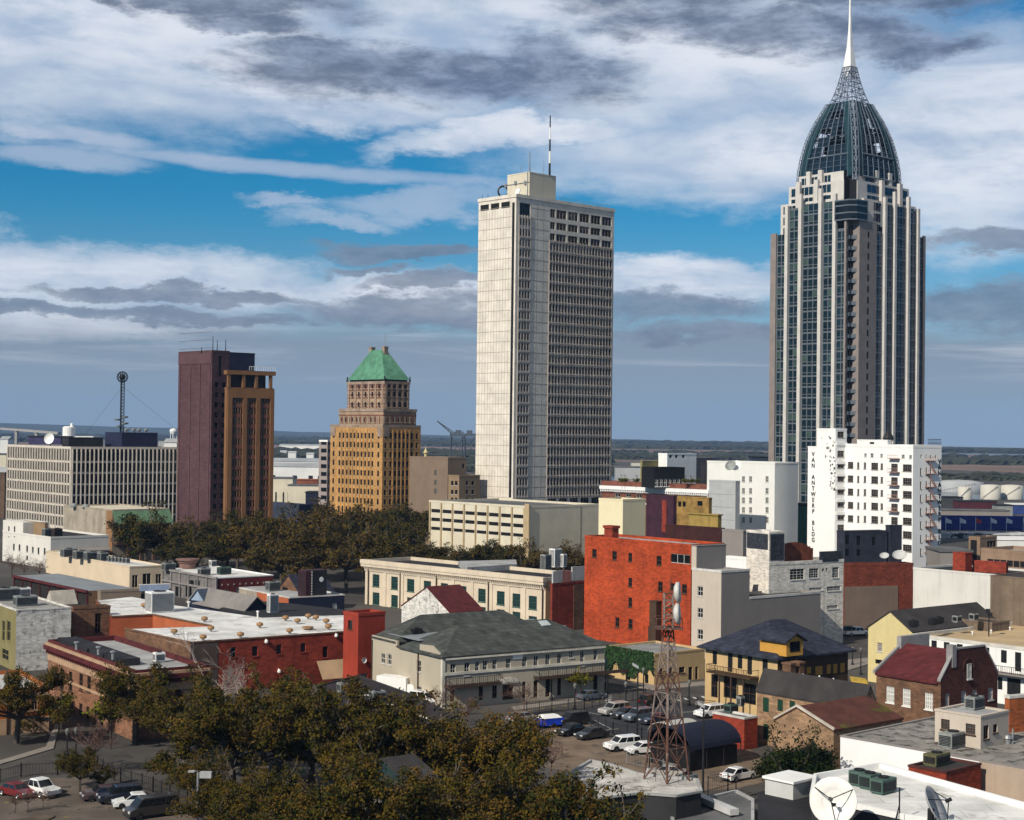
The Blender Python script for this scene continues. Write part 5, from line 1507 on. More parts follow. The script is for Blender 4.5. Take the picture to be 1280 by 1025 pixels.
    # ivy covered corner building
    v = Bld('ivy_building', 'low tan corner building with ivy covered wall at the crossing', 'building', 818, 817, 256, 51, 757, 881, TANW, mat('littered grey roof', (.24, .24, .24), .9, .2, .3, patch=((.07, .065, .06), .56, .5)), parapet=.3)
    wins(v, 'L', Z12, [(640, 250, 660, 300), (735, 262, 755, 310), (770, 268, 784, 305)], 'plain', GL); wins(v, 'F', Z12, [(800, 232, 830, 265), (850, 230, 880, 262), (915, 225, 945, 255), (965, 225, 985, 295), (1000, 222, 1015, 290)], 'sash', GL, BRFRAME); v.done()
    leaf = mat('ivy leaves', (.018, .050, .014), .7, .5, 1.5)
    q = MB(); rn = random.Random(4)
    for i in range(4200):
        y_ = rn.uniform(0, v.L); zt = 1.2 + 1.0 * math.sin(y_ * .9) + .6 * math.sin(y_ * 2.3)
        z_ = rn.uniform(max(.6, zt), v.H + .15); a = rn.uniform(0, 6.28); s_ = rn.uniform(.10, .22); d_ = -rn.uniform(.02, .45)
        ux = Vector((rn.uniform(-.5, .5), math.cos(a), math.sin(a))) * s_; vx = Vector((rn.uniform(-.5, .5), -math.sin(a), math.cos(a))) * s_
        c = Vector((d_, y_, z_)); q.quad(c - ux, c - vx * .7, c + ux, c + vx * .7)
    v.part('ivy', q, leaf)
    # white wall with stone roof and huts
    g = Bld('white_wall_building', 'white walled building with dark streaked stone roof at the lower right', 'building', 1332, 968.5, 155.5, 47, 1050, 1480, mat('clean white render', (.80, .80, .80), .75, .03, .2, streak=.06), mat('streaked stone roof', (.24, .225, .205), .9, .3, .5, streak=.0, patch=((.07, .062, .055), .52, .55)), parapet=.15, coping=GREYW); g.done()
    q = MB(); y1 = g.uv('L', 1224, 960)[0]; q.box(-.06, 0, 0, -.004, y1, g.H - .2); g.part('tan_wall_section', q, mat('tan rendered wall', (.40, .31, .24), .85, .08, .3, streak=.2))
    zr = g.H - .15
    hut = Bld('beige_roof_hut', 'beige rendered hut with small windows standing on the stone roof', 'roof hut', *Z11(1098, 117), 168.5, 47, Z11.X(905), Z11.X(1216), BEIGE, PALEROOF, base=zr, parapet=.2)
    wins(hut, 'L', Z11, [(930, 132, 967, 175), (1034, 150, 1075, 195)], 'grid', BLIND, BRFRAME); wins(hut, 'F', Z11, [(1109, 158, 1131, 215), (1150, 152, 1168, 188)], 'sash', GL, BRFRAME); hut.done()
    ac_unit(*Z11(1092, 92), hut.top - .2, 2.0, 1.2, 1.4, 'grey air conditioner on top of the beige roof hut', 47)
    ac_unit(*Z11(1010, 252), zr, 3.2, 1.6, 1.6, 'long grey air conditioner in front of the beige roof hut', 47)
    q = MB(); q.lathe([(.25, 0), (.3, .5), (.45, .6), (.3, .9), (0, 1)], 10); q.tube((.5, 0, 0), (.5, 0, 1.6), .1); o = q.build('roof_fan', GALV); o.location = at(*Z11(1212, 235), zr); tag(o, 'small grey fan beside the right wall of the beige roof hut', 'roof fan')
    rh = Bld('red_brick_hut', 'small red hut with dark flat roof against the white wall', 'hut', *Z11(952, 352), 156.5, 47, Z11.X(793), Z11.X(1098), REDL, DKROOF, parapet=.2, coping=BRICKM); rh.done()
    ac_unit(*Z11(940, 328), rh.H - .2, 2.6, 1.5, 1.2, 'olive air conditioner on the small red hut', 47, mat('olive casing', (.13, .12, .06), .6))
    # orange brick block at the frame edge
    e2 = Bld('orange_brick_block', 'orange brick block cut by the right edge of the view', 'building', 1262, 870, 178, 62, 1256, 1330, mat('orange brick', (.30, .085, .03), .9, .2, .4, brick=(.7, .25)), WHITEROOF, parapet=.3, coping=mat('pale roof edge', (.55, .53, .50))); e2.done()
    # white roof with dishes at the very bottom
    zR = 8.6
    pts = [Z11(672, 338), Z11(1300, 512), Z11(1420, 640), Z11(780, 556), Z11(585, 512), Z11(385, 470), Z11(400, 385)]
    r_, P, h_ = prism_px('white_flat_roof_building', 'building with broad white flat roof and low parapet at the bottom right', 'building', pts, zR, mat('near black wall', (.03, .03, .034), .9, .2), WHITEROOF, lip=.5, lipm=WHITE)  # walls in one plain near-black colour
    for x, y_, w_, lab in ((612, 415, 1.5, 'leftmost green grey air conditioner of three on the white flat roof'), (657, 428, 1.7, 'middle green grey air conditioner of three on the white flat roof'), (714, 447, 2.2, 'rightmost and largest green grey air conditioner on the white flat roof')):
        ac_unit(*Z11(x, y_), zR, w_, 1.3, 1.35, lab, 47, mat('green grey casing', (.07, .12, .10), .6))
    q = MB(); q.tube((0, 0, 0), (0, 0, 2.6), .07); q.tube((-.3, 0, 0), (0, 0, 1.2), .05); o = q.build('roof_pole', DKMET); o.location = at(*Z11(755, 552), zR); tag(o, 'thin dark pole at the front edge of the white flat roof', 'pole')
    sh = Bld('white_roof_shed', 'white panelled shed with white lid roof beside the big dish', 'shed', *Z11(308, 404), 146, 47, Z11.X(190), Z11.X(408), mat('white siding', (.52, .52, .50), .7, .06, streak=.3), WHITEROOF, base=6.9, parapet=.0); sh.done()
    q = MB(); q.box(-.2, -.2, sh.H, sh.W + .2, sh.L + .2, sh.H + .22); sh.part('lid', q, WHITE)
    prism_px('dark_service_block', 'dark service block under the white panelled shed', 'building', [Z11(160, 440), Z11(300, 395), Z11(470, 440), Z11(380, 560), Z11(200, 600)], 6.88, mat('near black wall', (.03, .03, .034)), BLACKROOF)
    # big dishes
    def dish(name, label, px, py, D, r, yaw, tilt, gr=False):
        p = atd(px, py, D); rt = empty(name, (p.x, p.y, 4.0)); tag(rt, label, 'satellite dish')
        q = MB(); n = 10; prof = [(r * i / n, .26 * r * (i / n) ** 2) for i in range(n + 1)]; q.lathe(prof + [(r * 1.02, .26 * r + .06), (r, .26 * r + .1), (r * .5, .13)], 40)
        o = q.build('dish', mat('dish paint cream', (.72, .70, .66), .6, .08, .8, streak=.25) if not gr else mat('dish paint grey', (.34, .34, .35), .6, .08, .8), rt, True)
        M_ = Matrix.Translation((0, 0, p.z - 4.0)) @ Matrix.Rotation(R(yaw), 4, 'Z') @ Matrix.Rotation(R(tilt), 4, 'X')
        o.matrix_local = M_
        q = MB(); f = (0, 0, r * .95)
        for a in (.6, 2.6, 4.9): q.tube((r * math.cos(a), r * math.sin(a), .27 * r), f, .045, n=5)
        q.tube((0, 0, r * .8), (0, 0, r * 1.1), .16, n=8); o = q.build('feed_arm', DKMET, rt); o.matrix_local = M_
        q = MB(); q.tube((0, .6, 0), (0, .1, p.z - 4.1), .28, n=10); q.tube((-1, 1.4, 0), (0, .2, (p.z - 4) * .7), .09); q.tube((1, 1.4, 0), (0, .2, (p.z - 4) * .7), .09); q.build('mount', DKMET, rt)
    dish('large_dish', 'large cream satellite dish facing the viewer at the bottom edge', *Z11(482, 478), 131, 1.9, -22, 72)
    dish('small_dish', 'grey satellite dish seen from the side at the bottom right', *Z11(890, 505), 130, 1.66, 62, 60, True)
    q = MB(); q.box(0, 0, 0, 16, 14, 4.0); o = q.build('dark_roof_annex', BLACKROOF); p = at(*Z11(370, 640), 4.0); o.location = (p.x - 2, p.y - 6, 0); tag(o, 'dark low flat roof carrying the big dishes', 'building')


near_right()


def red_white_tower():
    """lattice tower on a white roof"""
    zR = 4.6
    pts = [Z12(455, 718), Z12(560, 740), Z12(700, 788), Z12(1010, 818), Z12(1030, 880), Z12(900, 905), Z12(700, 890), Z12(400, 930), Z12(250, 840)]
    prism_px('low_white_roof_building', 'low building with dirty white flat roof under the lattice tower', 'building', pts, zR, mat('near black wall', (.03, .03, .034)), mat('dirty white roof', (.50, .48, .45), .85, .25, .35, patch=((.24, .21, .19), .54, .4), brick=(.7, 2.2, 'xy')), lip=.2, lipm=PALEROOF)
    A, B_, C_ = at(*Z12(732, 810), zR), at(*Z12(853, 838), zR), at(*Z12(970, 822), zR)
    cx, cy_ = (A.x + C_.x) / 2, (A.y + C_.y) / 2
    Dp = Vector((A.x + C_.x - B_.x, A.y + C_.y - B_.y, zR))
    r = empty('lattice_tower', (cx, cy_, zR)); tag(r, 'rusty red and white lattice antenna tower standing on the low white roof', 'lattice tower')
    base = [Vector((p.x - cx, p.y - cy_, 0)) for p in (A, B_, C_, Dp)]
    zt = CAMH + (543.5 - 788) * B_.y / 2000 - zR - .0
    top = [b * .20 for b in base]
    RS = mat('rusty red paint', (.115, .055, .040), .8, .35, 1.2, patch=((.22, .16, .14), .58, 1.4)); WS = mat('dirty white paint', (.22, .17, .15), .8, .25, 1.2, patch=((.15, .07, .05), .62, 1.5))
    def pt(i, t): return base[i].lerp(Vector((top[i].x, top[i].y, zt)), t)
    lv = [0, .22, .42, .58, .71, .82, .91, 1.0]
    q = MB()
    for i in range(4):
        for j in range(7): q.tube(pt(i, lv[j]), pt(i, lv[j + 1]), .09 if i != 1 else .125, n=6, k=[0, 0, 1, 0, 1, 1, 0][j])
    q.build('leg', [RS, WS], r)
    q = MB()
    for i in range(4):
        for j in range(7):
            a, b_, c, d = pt(i, lv[j]), pt((i + 1) % 4, lv[j]), pt(i, lv[j + 1]), pt((i + 1) % 4, lv[j + 1]); k = [0, 0, 1, 0, 1, 1, 0][j]
            q.tube(a, d, .05, n=4, k=k); q.tube(b_, c, .05, n=4, k=k); q.tube(c, d, .05, n=4, k=k)
            q.tube((a + b_) / 2, (c + d) / 2, .03, n=3, k=k)
    q.build('bracing', [RS, WS], r)
    q = MB(); q.box(-1.3, -1.3, zt, 1.3, 1.3, zt + .12)
    for s in range(4):
        a = [(-1.3, -1.3), (1.3, -1.3), (1.3, 1.3), (-1.3, 1.3)]; q.tube((*a[s], zt + 1.1), (*a[(s + 1) % 4], zt + 1.1), .04, n=4); q.tube((*a[s], zt), (*a[s], zt + 1.1), .05, n=4)
    q.build('platform', RS, r)
    zm = CAMH + (543.5 - 744) * B_.y / 2000 - zR
    q = MB(); w = .45
    cs = [(-w, -w), (w, -w), (w, w), (-w, w)]
    n = 5
    for s in range(4):
        q.tube((*cs[s], zt), (*cs[s], zm), .09, n=5, k=1)
        for j in range(n):
            z0, z1 = zt + (zm - zt) * j / n, zt + (zm - zt) * (j + 1) / n; q.tube((*cs[s], z0), (*cs[(s + 1) % 4], z1), .05, n=4, k=j % 2); q.tube((*cs[s], z1), (*cs[(s + 1) % 4], z1), .05, n=4, k=j % 2)
    q.tube((.2, 0, zm), (.2, 0, zm + 1.7), .05); q.build('top_mast', [RS, WS], r)
    for k, (py, rr) in enumerate(((742, 1.05), (769, 1.1))):
        z = CAMH + (543.5 - py) * B_.y / 2000 - zR
        q = MB(); q.lathe([(0, -.3), (rr * .6, -.22), (rr, 0), (rr, .35), (0, .36)], 20); o = q.build('drum_dish', mat('pale grey dish shell', (.52, .50, .47), .6, .12, .8), r, True); o.location = (.75, -.55, z); o.rotation_euler = (R(86), 0, R(78))
    # barrel tank and boxes at its foot
    p = at(*Z12(735, 930), 2.2); q = MB(); q.lathe([(0, -.5), (1.0, -.4), (1.7, 0), (1.85, .5), (1.85, 4.6), (1.5, 5.0), (0, 5.1)], 24)
    o = q.build('storage_tank', mat('cream tank paint', (.55, .50, .38), .6, .12, .5, streak=.3), None, True); o.location = (p.x, p.y - .5, 2.6); o.rotation_euler = (R(90), 0, R(200)); tag(o, 'cream rounded storage tank end in front of the low white roof', 'tank')
    ac_unit(*Z12(895, 905), 2.2, 1.5, 1.4, 1.7, 'grey fan unit at the foot of the lattice tower', 47); ac_unit(*Z12(985, 880), 2.4, 1.7, 1.4, 1.8, 'tall grey cabinet right of the fan unit at the lattice tower foot', 47)
    q = MB(); a, b_ = at(*Z12(965, 898), 2.6), at(*Z12(1205, 1000), 2.6); c = a; d = b_ - a
    nrm = Vector((-d.y, d.x, 0)).normalized() * .5
    q.extr([-nrm, nrm, nrm + d, -nrm + d], (0, 0, .6)); o = q.build('roof_duct', mat('pale metal duct', (.48, .48, .48), .5, .15)); o.location = a; tag(o, 'long pale metal duct running across the low roof', 'duct')
    pts = [Z12(1000, 930), Z12(1213, 880), Z12(1300, 925), Z12(1300, 1090), Z12(900, 1090), Z12(860, 960)]
    prism_px('grey_deck_building', 'low building with grey deck roof behind the sparse tree', 'building', pts, 2.4, mat('near black wall', (.03, .03, .034)), GREYROOF, lip=.25, lipm=PALEROOF)


red_white_tower()
# ================================================================== left middle distance


def left_middle():
    w = Bld('white_corner_building', 'white building with slim windows and a higher left end at far left', 'building', 63.5, 671, 452, 50, 3.4, 136, mat('old white render', (.66, .63, .58), .85, .06, .2, streak=.2), BLACKROOF, parapet=.6)
    y0 = w.uv('L', 28.7, 665)[0]
    ZA = Zm(0, 560, 7.32)
    wins(w, 'L', ZA, [(118, 876, 134, 936), (170, 882, 186, 940), (240, 893, 256, 950), (292, 902, 308, 960), (344, 910, 360, 970), (400, 915, 416, 975), (240, 985, 256, 1024)], 'sill', GL, TRIMW)
    q = w.mb; zt = w.uv('L', 28, 653)[1]; q.box(.02, y0, w.H - .62, 8, w.L - .02, zt)
    w.done()
    for x in (80, 132):
        u, v = w.uv('L', *ZA(x, 805)); link('window', win_mesh(.9, 2.9, 'sill', GL, TRIMW), w.root, (-.17, u, v), -math.pi / 2)
    q = MB(); q.extr([(.5, -1.8, w.H - 4.4), (w.W, -1.8, w.H - 4.4), (w.W, -.1, w.H - 3.6), (.5, -.1, w.H - 3.6)], (0, 0, .25)); q.box(1, -.06, .1, w.W, -.004, w.H - 4.8, 1); w.part('canopy', q, [GREYW, GLD])
    bx = Bld('brown_roof_house', 'flat brown plant house on the white building at far left', 'roof house', 56, 654, 463, 50, 28.9, 60, mat('light brown render', (.27, .18, .10), .85, .08), BLACKROOF, base=w.H - .7, parapet=.1); bx.done()
    ac_unit(62, 671, w.H - .6, 3.0, 2.0, 2.4, 'large grey air conditioner beside the brown plant house at far left', 50); ac_unit(73, 672, w.H - .6, 2.5, 2.0, 2.6, 'dark framed air conditioner against the stained wall at far left', 50, BRFRAME)
    s = Bld('stained_wall_building', 'building with rain stained grey wall and green sloped awning', 'building', 141, 637, 480, 50, 80.5, 212, STAIN, PAINTC, parapet=.4)
    s.done(); q = MB(); yb = s.uv('L', 133, 650)[0]; q.box(-.08, 0, 0, -.004, yb, s.H - .4); s.part('brown_end', q, mat('orange brown render', (.26, .14, .07), .85, .1))
    q = MB(); zt_, zb_ = s.H - .6, s.H - 4.4; q.extr([(-.2, -2.6, zb_), (s.W, -2.6, zb_), (s.W, -.05, zt_), (-.2, -.05, zt_)], (0, 0, .2)); s.part('awning', q, AWNG)
    q = MB(); q.box(.4, -.06, zb_ - 4, s.W - .2, -.004, zb_ + .2, 0)
    for i in range(4): x = s.W * (.2 + .22 * i); q.box(x, -2.4, 0, x + .7, -1.8, zb_, 1)
    q.box(.3, -2.5, zb_ - 6, s.W, -.07, zb_ - 5.2, 1); s.part('porch', q, [GLD, mat('dull red brown', (.13, .07, .05))])
    for x, y, lab in ((92, 634, 'grey rounded cowl at the left of the stained wall roof'), (107, 635, 'grey rounded cowl at the middle of the stained wall roof')):
        q = MB(); q.lathe([(1.2, 0), (1.3, .5), (.8, 1.1), (0, 1.3)], 10); o = q.build('roof_cowl', ACGREY); o.location = at(x, y, s.H - .4); tag(o, lab, 'roof cowl')
    c = Bld('cream_hall', 'long cream rendered hall with white roof and air conditioners in a row', 'hall', 162, 708, 394, 54, 57.5, 205.5, CREAM, WHITEROOF, parapet=.35)
    wins(c, 'F', Z2, [(806, 482, 840, 560), (870, 472, 920, 560), (950, 475, 982, 560)], 'strip', GLD, CREAM); c.done()
    for x, y, w_, lab in ((432, 372, 4.0, 'low white air conditioner leftmost in the row on the cream hall'), (510, 385, 4.2, 'tan fronted air conditioner second in the row on the cream hall'), (580, 392, 4.6, 'large grey air conditioner third in the row on the cream hall'), (638, 398, 2.2, 'grey air conditioner fourth in the row on the cream hall')): ac_unit(*Z2(x, y), c.H - .35, w_, 2.2, 2.2, lab, 50)
    for i in range(6): ac_unit(*Z2(672 + i * 22, 400 + i * 2), c.H - .35, 1.0, 1.0, 1.3, 'small square condenser in the short row at the right of the cream hall roof', 50, group='small condensers on the cream hall')
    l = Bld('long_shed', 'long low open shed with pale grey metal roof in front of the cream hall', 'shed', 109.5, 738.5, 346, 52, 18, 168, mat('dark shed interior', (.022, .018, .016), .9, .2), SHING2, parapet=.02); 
    l.done(); q = MB()
    for i in range(9): k_ = MB(); y = l.L * i / 8; k_.box(-.25, y - .15, 0, -.004, y + .15, l.H - .41); l.part('post', k_, MAROON)
    q.box(-.6, -.3, l.H - .4, -.01, l.L, l.H + .1); l.part('fascia', q, MAROON)
    q = MB(); q.box(.0, -.1, 0, l.W * .3, -.004, l.H - .03); l.part('tan_front', q, mat('orange brown render', (.26, .14, .07)))
    a = Bld('arcade_building', 'low row building with arched openings under a pale blue sign board', 'building', 126, 739, 340, 62, 122, 213, mat('taupe render', (.24, .185, .14), .85, .1, .3, streak=.2), GREYROOF, parapet=.3)
    for x in (877, 921, 965, 1010): a.W1('F', *Z2.r(x - 17, 594, x + 17, 640), 'plain', GLD, None, 'arch_opening')
    a.done(); q = MB(); u0, u1 = a.uv('F', *Z2(853, 545))[0], a.uv('F', *Z2(1030, 545))[0]; q.box(u0, -.25, a.H - .3, u1, .15, a.H + 1.0, 0); q.box(u0 - .2, -.28, a.H + 1.005, u1 + .2, .18, a.H + 1.15, 1)
    a.part('sign_board', q, [mat('pale blue sign board', (.34, .42, .58), .6, .15, .8), WHITE])
    # faint illegible lettering strokes are left out: the words cannot be read in the photograph
    r = Bld('maroon_white_roof_building', 'dark red building with white roof and grey ornate shop front', 'building', 271, 722, 366, 52, 204, 341.5, REDP if False else mat('deep red wall', (.13, .022, .022), .85, .18, .3), WHITEROOF, parapet=.25, coping=WHITE)
    wins(r, 'F', Z4, [(570, 455, 605, 492), (640, 448, 655, 492)], 'grid', BLIND, TRIMW)
    wins(r, 'L', Z4, [(345, 440, 375, 490), (395, 440, 425, 490), (415, 408, 436, 436), (443, 408, 464, 436), (460, 440, 490, 490)], 'plain', GL)
    r.panel(r.mb, 'F', r.W, 0, r.H - .25, r.op['F']); r.mb.quad((r.W, 0, 0), (r.W, r.L, 0), (r.W, r.L, r.H - .25), (r.W, 0, r.H - .25)); r.mb.quad((0, r.L, 0), (r.W, r.L, 0), (r.W, r.L, r.H - .25), (0, r.L, r.H - .25)); r.mb.build('wall', MATS['deep red wall'], r.root); r.mb = MB()
    q = MB(); r.panel(q, 'L', r.L, 0, r.H - .25, r.op['L']); q.build('shop_front', mat('grey ornate front', (.17, .155, .15), .85, .3, .9, streak=.4), r.root); r.done(walls=False)
    q = MB()
    for i in range(7): y = r.L * i / 6; q.box(-.3, y - .2, 0, -.004, y + .2, r.H + .2)
    q.box(-.4, 0, r.H * .52, -.005, r.L, r.H * .58); q.box(-.35, 0, r.H - .3, -.006, r.L, r.H + .15); r.part('stone_trim', q, mat('grey stone trim', (.24, .22, .21), .85, .2, .6, streak=.3))
    q = MB()
    for i in range(9): x = r.W * (.08 + .105 * i); q.box(x, -.1, r.H - 1.9, x + .35, -.004, r.H - 1.55)
    r.part('wall_tie', q, mat('pale wall tie', (.42, .34, .31)))
    q = MB(); q.lathe([(2.0, 0), (2.1, 1.3), (2.4, 1.4), (2.5, 1.9), (2.9, 2.0), (2.9, 2.3), (0, 2.4)], 20); o = q.build('round_roof_tank', [mat('rust brown tank', (.20, .11, .09), .8, .25, .6)]); o.location = at(*Z4(405, 350), r.H - .2); tag(o, 'round brown tank with flat pale lid on the white roof', 'tank')
    ac_unit(*Z4(322, 362), r.H - .2, 2.8, 2.0, 1.8, 'pale green air conditioner left of the round brown roof tank', 52); ac_unit(*Z4(493, 384), r.H - .2, 2.6, 1.6, 1.6, 'pale green air conditioner right of the round brown roof tank', 52); ac_unit(*Z4(590, 380), r.H - .2, 3.0, 1.6, 1.7, 'double green fan unit near the right of the white roof', 52, mat('green grey casing', (.07, .12, .10), .6)); ac_unit(*Z4(533, 341), r.H - .2, 1.4, 1.4, 1.5, 'small pale box at the back edge of the white roof', 52, WHITE)
    # navy and orange block with dark box
    n = Bld('navy_orange_building', 'low building with orange side, navy front and pale roof', 'building', 362, 746.5, 338, 55, 299, 430.5, NAVYW, PALEROOF, parapet=.25, coping=mat('pale roof edge', (.55, .53, .50)))
    n.W1('F', *Z4.r(1108, 520, 1131, 558), 'plain', TRIMW, None, 'door'); n.done()
    q = MB(); y1 = n.uv('L', *Z4(742, 490))[0]; q.box(-.07, .4, 0, -.004, y1, n.H - .26, 0); q.box(-.06, y1 + .01, 0, -.005, n.L, n.H - .26, 1); n.part('side_wall_paint', q, [mat('orange wall', (.40, .11, .045), .85, .12), STAIN])
    p = at(*Z4(1010, 484), n.H - .2); rr = empty('dark_roof_box', p, R(38)); tag(rr, 'tall dark maroon box with white emblem on its black side', 'cooling tower')
    q = MB(); q.box(-2.6, -1.6, 0, 2.6, 1.6, 5.6); q.build('casing', mat('dark maroon metal', (.045, .014, .018), .6, .2), rr)
    q = MB()
    for i in range(9): q.box(-2.66, -1.3, .6 + i * .52, -2.604, 1.3, .85 + i * .52)
    q.build('louvre', DKMET, rr)
    q = MB(); q.box(-1.0, -1.66, .2, 2.55, -1.604, 5.5, 0); q.lathe([(.55, 0), (.0, .02)], 14, (0, 0, 0), 1)
    q.v[8:] = [(x + 1.2, -1.67 - z, y + 3.6) for x, y, z in q.v[8:]]; q.build('side_panel', [BLACKROOF, WHITE], rr)
    for z in range(8): pass
    q = MB()
    for z in range(9): q.box(-1.25, -1.7, .4 + z * .58, -1.02, -1.61, .8 + z * .58)
    q.build('ladder', TRIMW, rr)
    ac_unit(*Z4(828, 460), n.H - .2, 2.8, 1.8, 2.0, 'grey air conditioner on the navy and orange building', 52); ac_unit(*Z4(825, 566), 4.0, 2.0, 1.2, 3.6, 'upright white cabinet in front of the navy and orange building', 52, WHITE)
    # dark gabled roofs between
    b2 = Bld('brick_gable_house', 'small brown brick gable with dark slate roof behind the dark roof box', 'house', 376, 744, 352, 45, 345, 418, BRICKB, None, parapet=0); b2.done(); gable(b2, 'x', 4.0, .2, SLATE, BRICKB)
    b3 = Bld('grey_gable_house', 'low house with light grey pitched roof beside the big white roof', 'house', 305, 764, 318, 52, 236, 338, NAVYW, None, parapet=0); b3.done(); gable(b3, 'y', 2.6, .5, mat('light grey shingles', (.20, .185, .175), .9, .15, .3), NAVYW, pos=.45)
    b4 = Bld('dark_gable_house', 'little dark house with pale edged gable left of the grey pitched roof', 'house', 256, 752, 332, 40, 238, 272, NAVYW, None, parapet=0); b4.done(); gable(b4, 'x', 2.2, .25, mat('slate blue roof', (.06, .08, .12), .8, .2), mat('pale blue gable', (.30, .38, .50)))
    b5 = prism_px('dark_shed_row', 'row of low black sheds along the far edge of the big white roof', 'shed', [Z4(560, 545), Z4(780, 590), Z4(1150, 590), Z4(1160, 550), Z4(900, 520), Z4(700, 505)], 4.0, BLACKROOF, BLACKROOF)
    # big red building with white roof
    m = Bld('red_white_roof_building', 'long red painted brick building with bright white flat roof and brick side', 'building', 238, 804, 241, 55, 156, 430.5, REDP, None, parapet=0)
    wins(m, 'F', Z4, [(500, 780, 531, 832), (612, 732, 640, 782), (719, 728, 746, 776), (836, 720, 861, 766), (953, 712, 978, 756), (1060, 730, 1086, 783)], 'sill', GLD, REDP)
    m.panel(m.mb, 'F', m.W, 0, m.H, m.op['F'])
    pts = [(238, 804), (430.5, 790), (430, 769), (328, 772), (217, 756.5), (165, 746), (120, 751), (139, 771.5), (191, 769), (264, 783), (156, 786.5)]
    P = [m.onz(x, y, m.H) for x, y in pts]
    P[0] = Vector((0, 0, m.H)); P[1] = Vector((m.W, 0, m.H))
    q = MB(); n_ = len(P); ORW = MATS['orange wall']
    for i in range(1, n_):
        a_, c_ = P[i], P[(i + 1) % n_]; q.quad((a_.x, a_.y, 0), (c_.x, c_.y, 0), (c_.x, c_.y, m.H), (a_.x, a_.y, m.H), 1 if i in (7, 8) else (2 if i == 10 else 0))
    m.part('side_wall', q, [REDP, ORW, BRICKB])
    m.mb.build('wall', REDP, m.root); m.windows()
    q = MB(); q.poly([(p_.x, p_.y, m.H + .004) for p_ in P]); m.part('roof', q, WHITEROOF)
    q = MB()
    for i in (0, 10, 6, 7, 8):
        a_, c_ = P[i], P[(i + 1) % n_]; d = (c_ - a_).normalized(); nn = Vector((-d.y, d.x, 0)) * .12; q.extr([a_ - nn, c_ - nn, c_ + nn, a_ + nn], (0, 0, .22 + .003 * i))
    m.part('parapet', q, BRICKB)
    q = MB(); u = m.uv('F', *Z4(552, 760))[0]; q.box(0, -.05, 0, u, -.004, m.H - .05); m.part('grey_wall_patch', q, mat('dark grey brown wall', (.085, .06, .052), .9, .2, .3))
    u0, u1 = m.uv('F', *Z4(1030, 820))[0], m.uv('F', *Z4(1180, 820))[0]; z1 = m.uv('F', *Z4(1100, 798))[1]
    q = MB(); q.extr([(u0, -2.2, z1 - 2.6), (u1, -2.2, z1 - 2.6), (u1, -.1, z1), (u0, -.1, z1)], (0, 0, .12)); m.part('awning', q, mat('beige canvas', (.40, .28, .17), .85, .1))
    q = MB()
    for x, y in ((783, 706), (845, 850), (1122, 677)): u, z = m.uv('F', *Z4(x, y)); q.lathe([(0, -.3), (.26, -.15), (.3, .1), (.18, .3), (0, .35)], 10, (u, -.32, z)); q.box(u - .05, -.3, z + .3, u + .05, -.004, z + .42)
    m.part('wall_lamp', q, WHITE)
    T = [(193, 545), (487, 612), (340, 674), (518, 658), (480, 702), (755, 641), (662, 689), (880, 607), (938, 621), (990, 598), (1027, 604), (1077, 622), (1088, 650), (900, 670)]
    for i, (x, y) in enumerate(T): roof_turbine(*Z4(x, y), m.H, 'rusty bowl shaped turbine vent on the bright white roof', .8)
    q = MB(); q.lathe([(.9, .2), (.95, .5), (0, .55)], 12); q.box(-.3, -.3, 0, .3, .3, .2); o = q.build('flat_vent', MATS['rusty copper vent']); o.location = at(*Z4(988, 648), m.H); tag(o, 'low flat rusty vent among the turbines near the red chimney tower', 'roof vent')
    ac_unit(*Z4(285, 566), m.H, 4.2, 3.0, 3.6, 'very large dark and white air conditioner on the bright white roof', 55, WHITE); ac_unit(*Z4(47, 662), 3.6, 1.2, 1.0, 1.3, 'small grey condenser on the low white roof beside the orange wall', 55)
    prism_px('low_white_roof_annex', 'low white roofed annex in the court beside the orange wall', 'annex', [Z4(30, 605), Z4(180, 632), Z4(100, 668), Z4(20, 668)], 3.6, REDP, WHITEROOF)
    for x, y in ((410, 545), (745, 592), (400, 700)): pipe_vent(*Z4(x, y), m.H, 1.0, .14, 'white stub pipe vent on the bright white roof', WHITE, 'stub pipes on the bright white roof')
    t = Bld('red_corner_tower', 'plain red painted corner block beside the grey hip roofed building', 'building', 448, 766.5, 250, 50, 429.5, 481.5, mat('vivid red painted brick', (.30, .040, .022), .85, .16, .25, streak=.3), GREYROOF, parapet=.5)
    wins(t, 'L', Z4, [(1183, 602, 1204, 646)], 'sill', GL, BRFRAME); t.W1('F', *Z5.r(38, 706, 76, 757), 'strip', ACGREY, GALV, 'garage_door'); t.done()
    q = MB(); u, z = t.uv('F', *Z5(5, 688)); q.lathe([(0, 0), (.35, .08), (.45, .25)], 12, (0, 0, 0)); q.v = [(x + 1.0, -z_ - .06, y + 4.2) for x, y, z_ in q.v]; t.part('wall_dish', q, WHITE)
    # grey hip roofed building with balconies
    HB = mat('putty render', (.42, .37, .29), .85, .05, .2, streak=.12)
    h = Bld('grey_hip_roof_building', 'putty coloured two storey building with broad dark grey hip roof and iron balconies', 'building', 553.5, 821, 231, 57, 464.5, 755.5, HB, None, parapet=0)
    wins(h, 'L', Z5, [(141, 608, 160, 656), (172, 612, 191, 663), (313, 644, 334, 696), (170, 738, 189, 771), (317, 768, 337, 800)], 'sash', GL, TRIMW)
    up = [(477, 503, 658, 712), (545, 570, 652, 715), (597, 618, 646, 700), (635, 657, 642, 697), (681, 702, 638, 692), (747, 770, 632, 684), (825, 848, 624, 676), (881, 903, 618, 671), (938, 960, 611, 664), (995, 1016, 606, 658), (1053, 1073, 600, 629), (1107, 1126, 596, 668), (1172, 1190, 590, 640)]
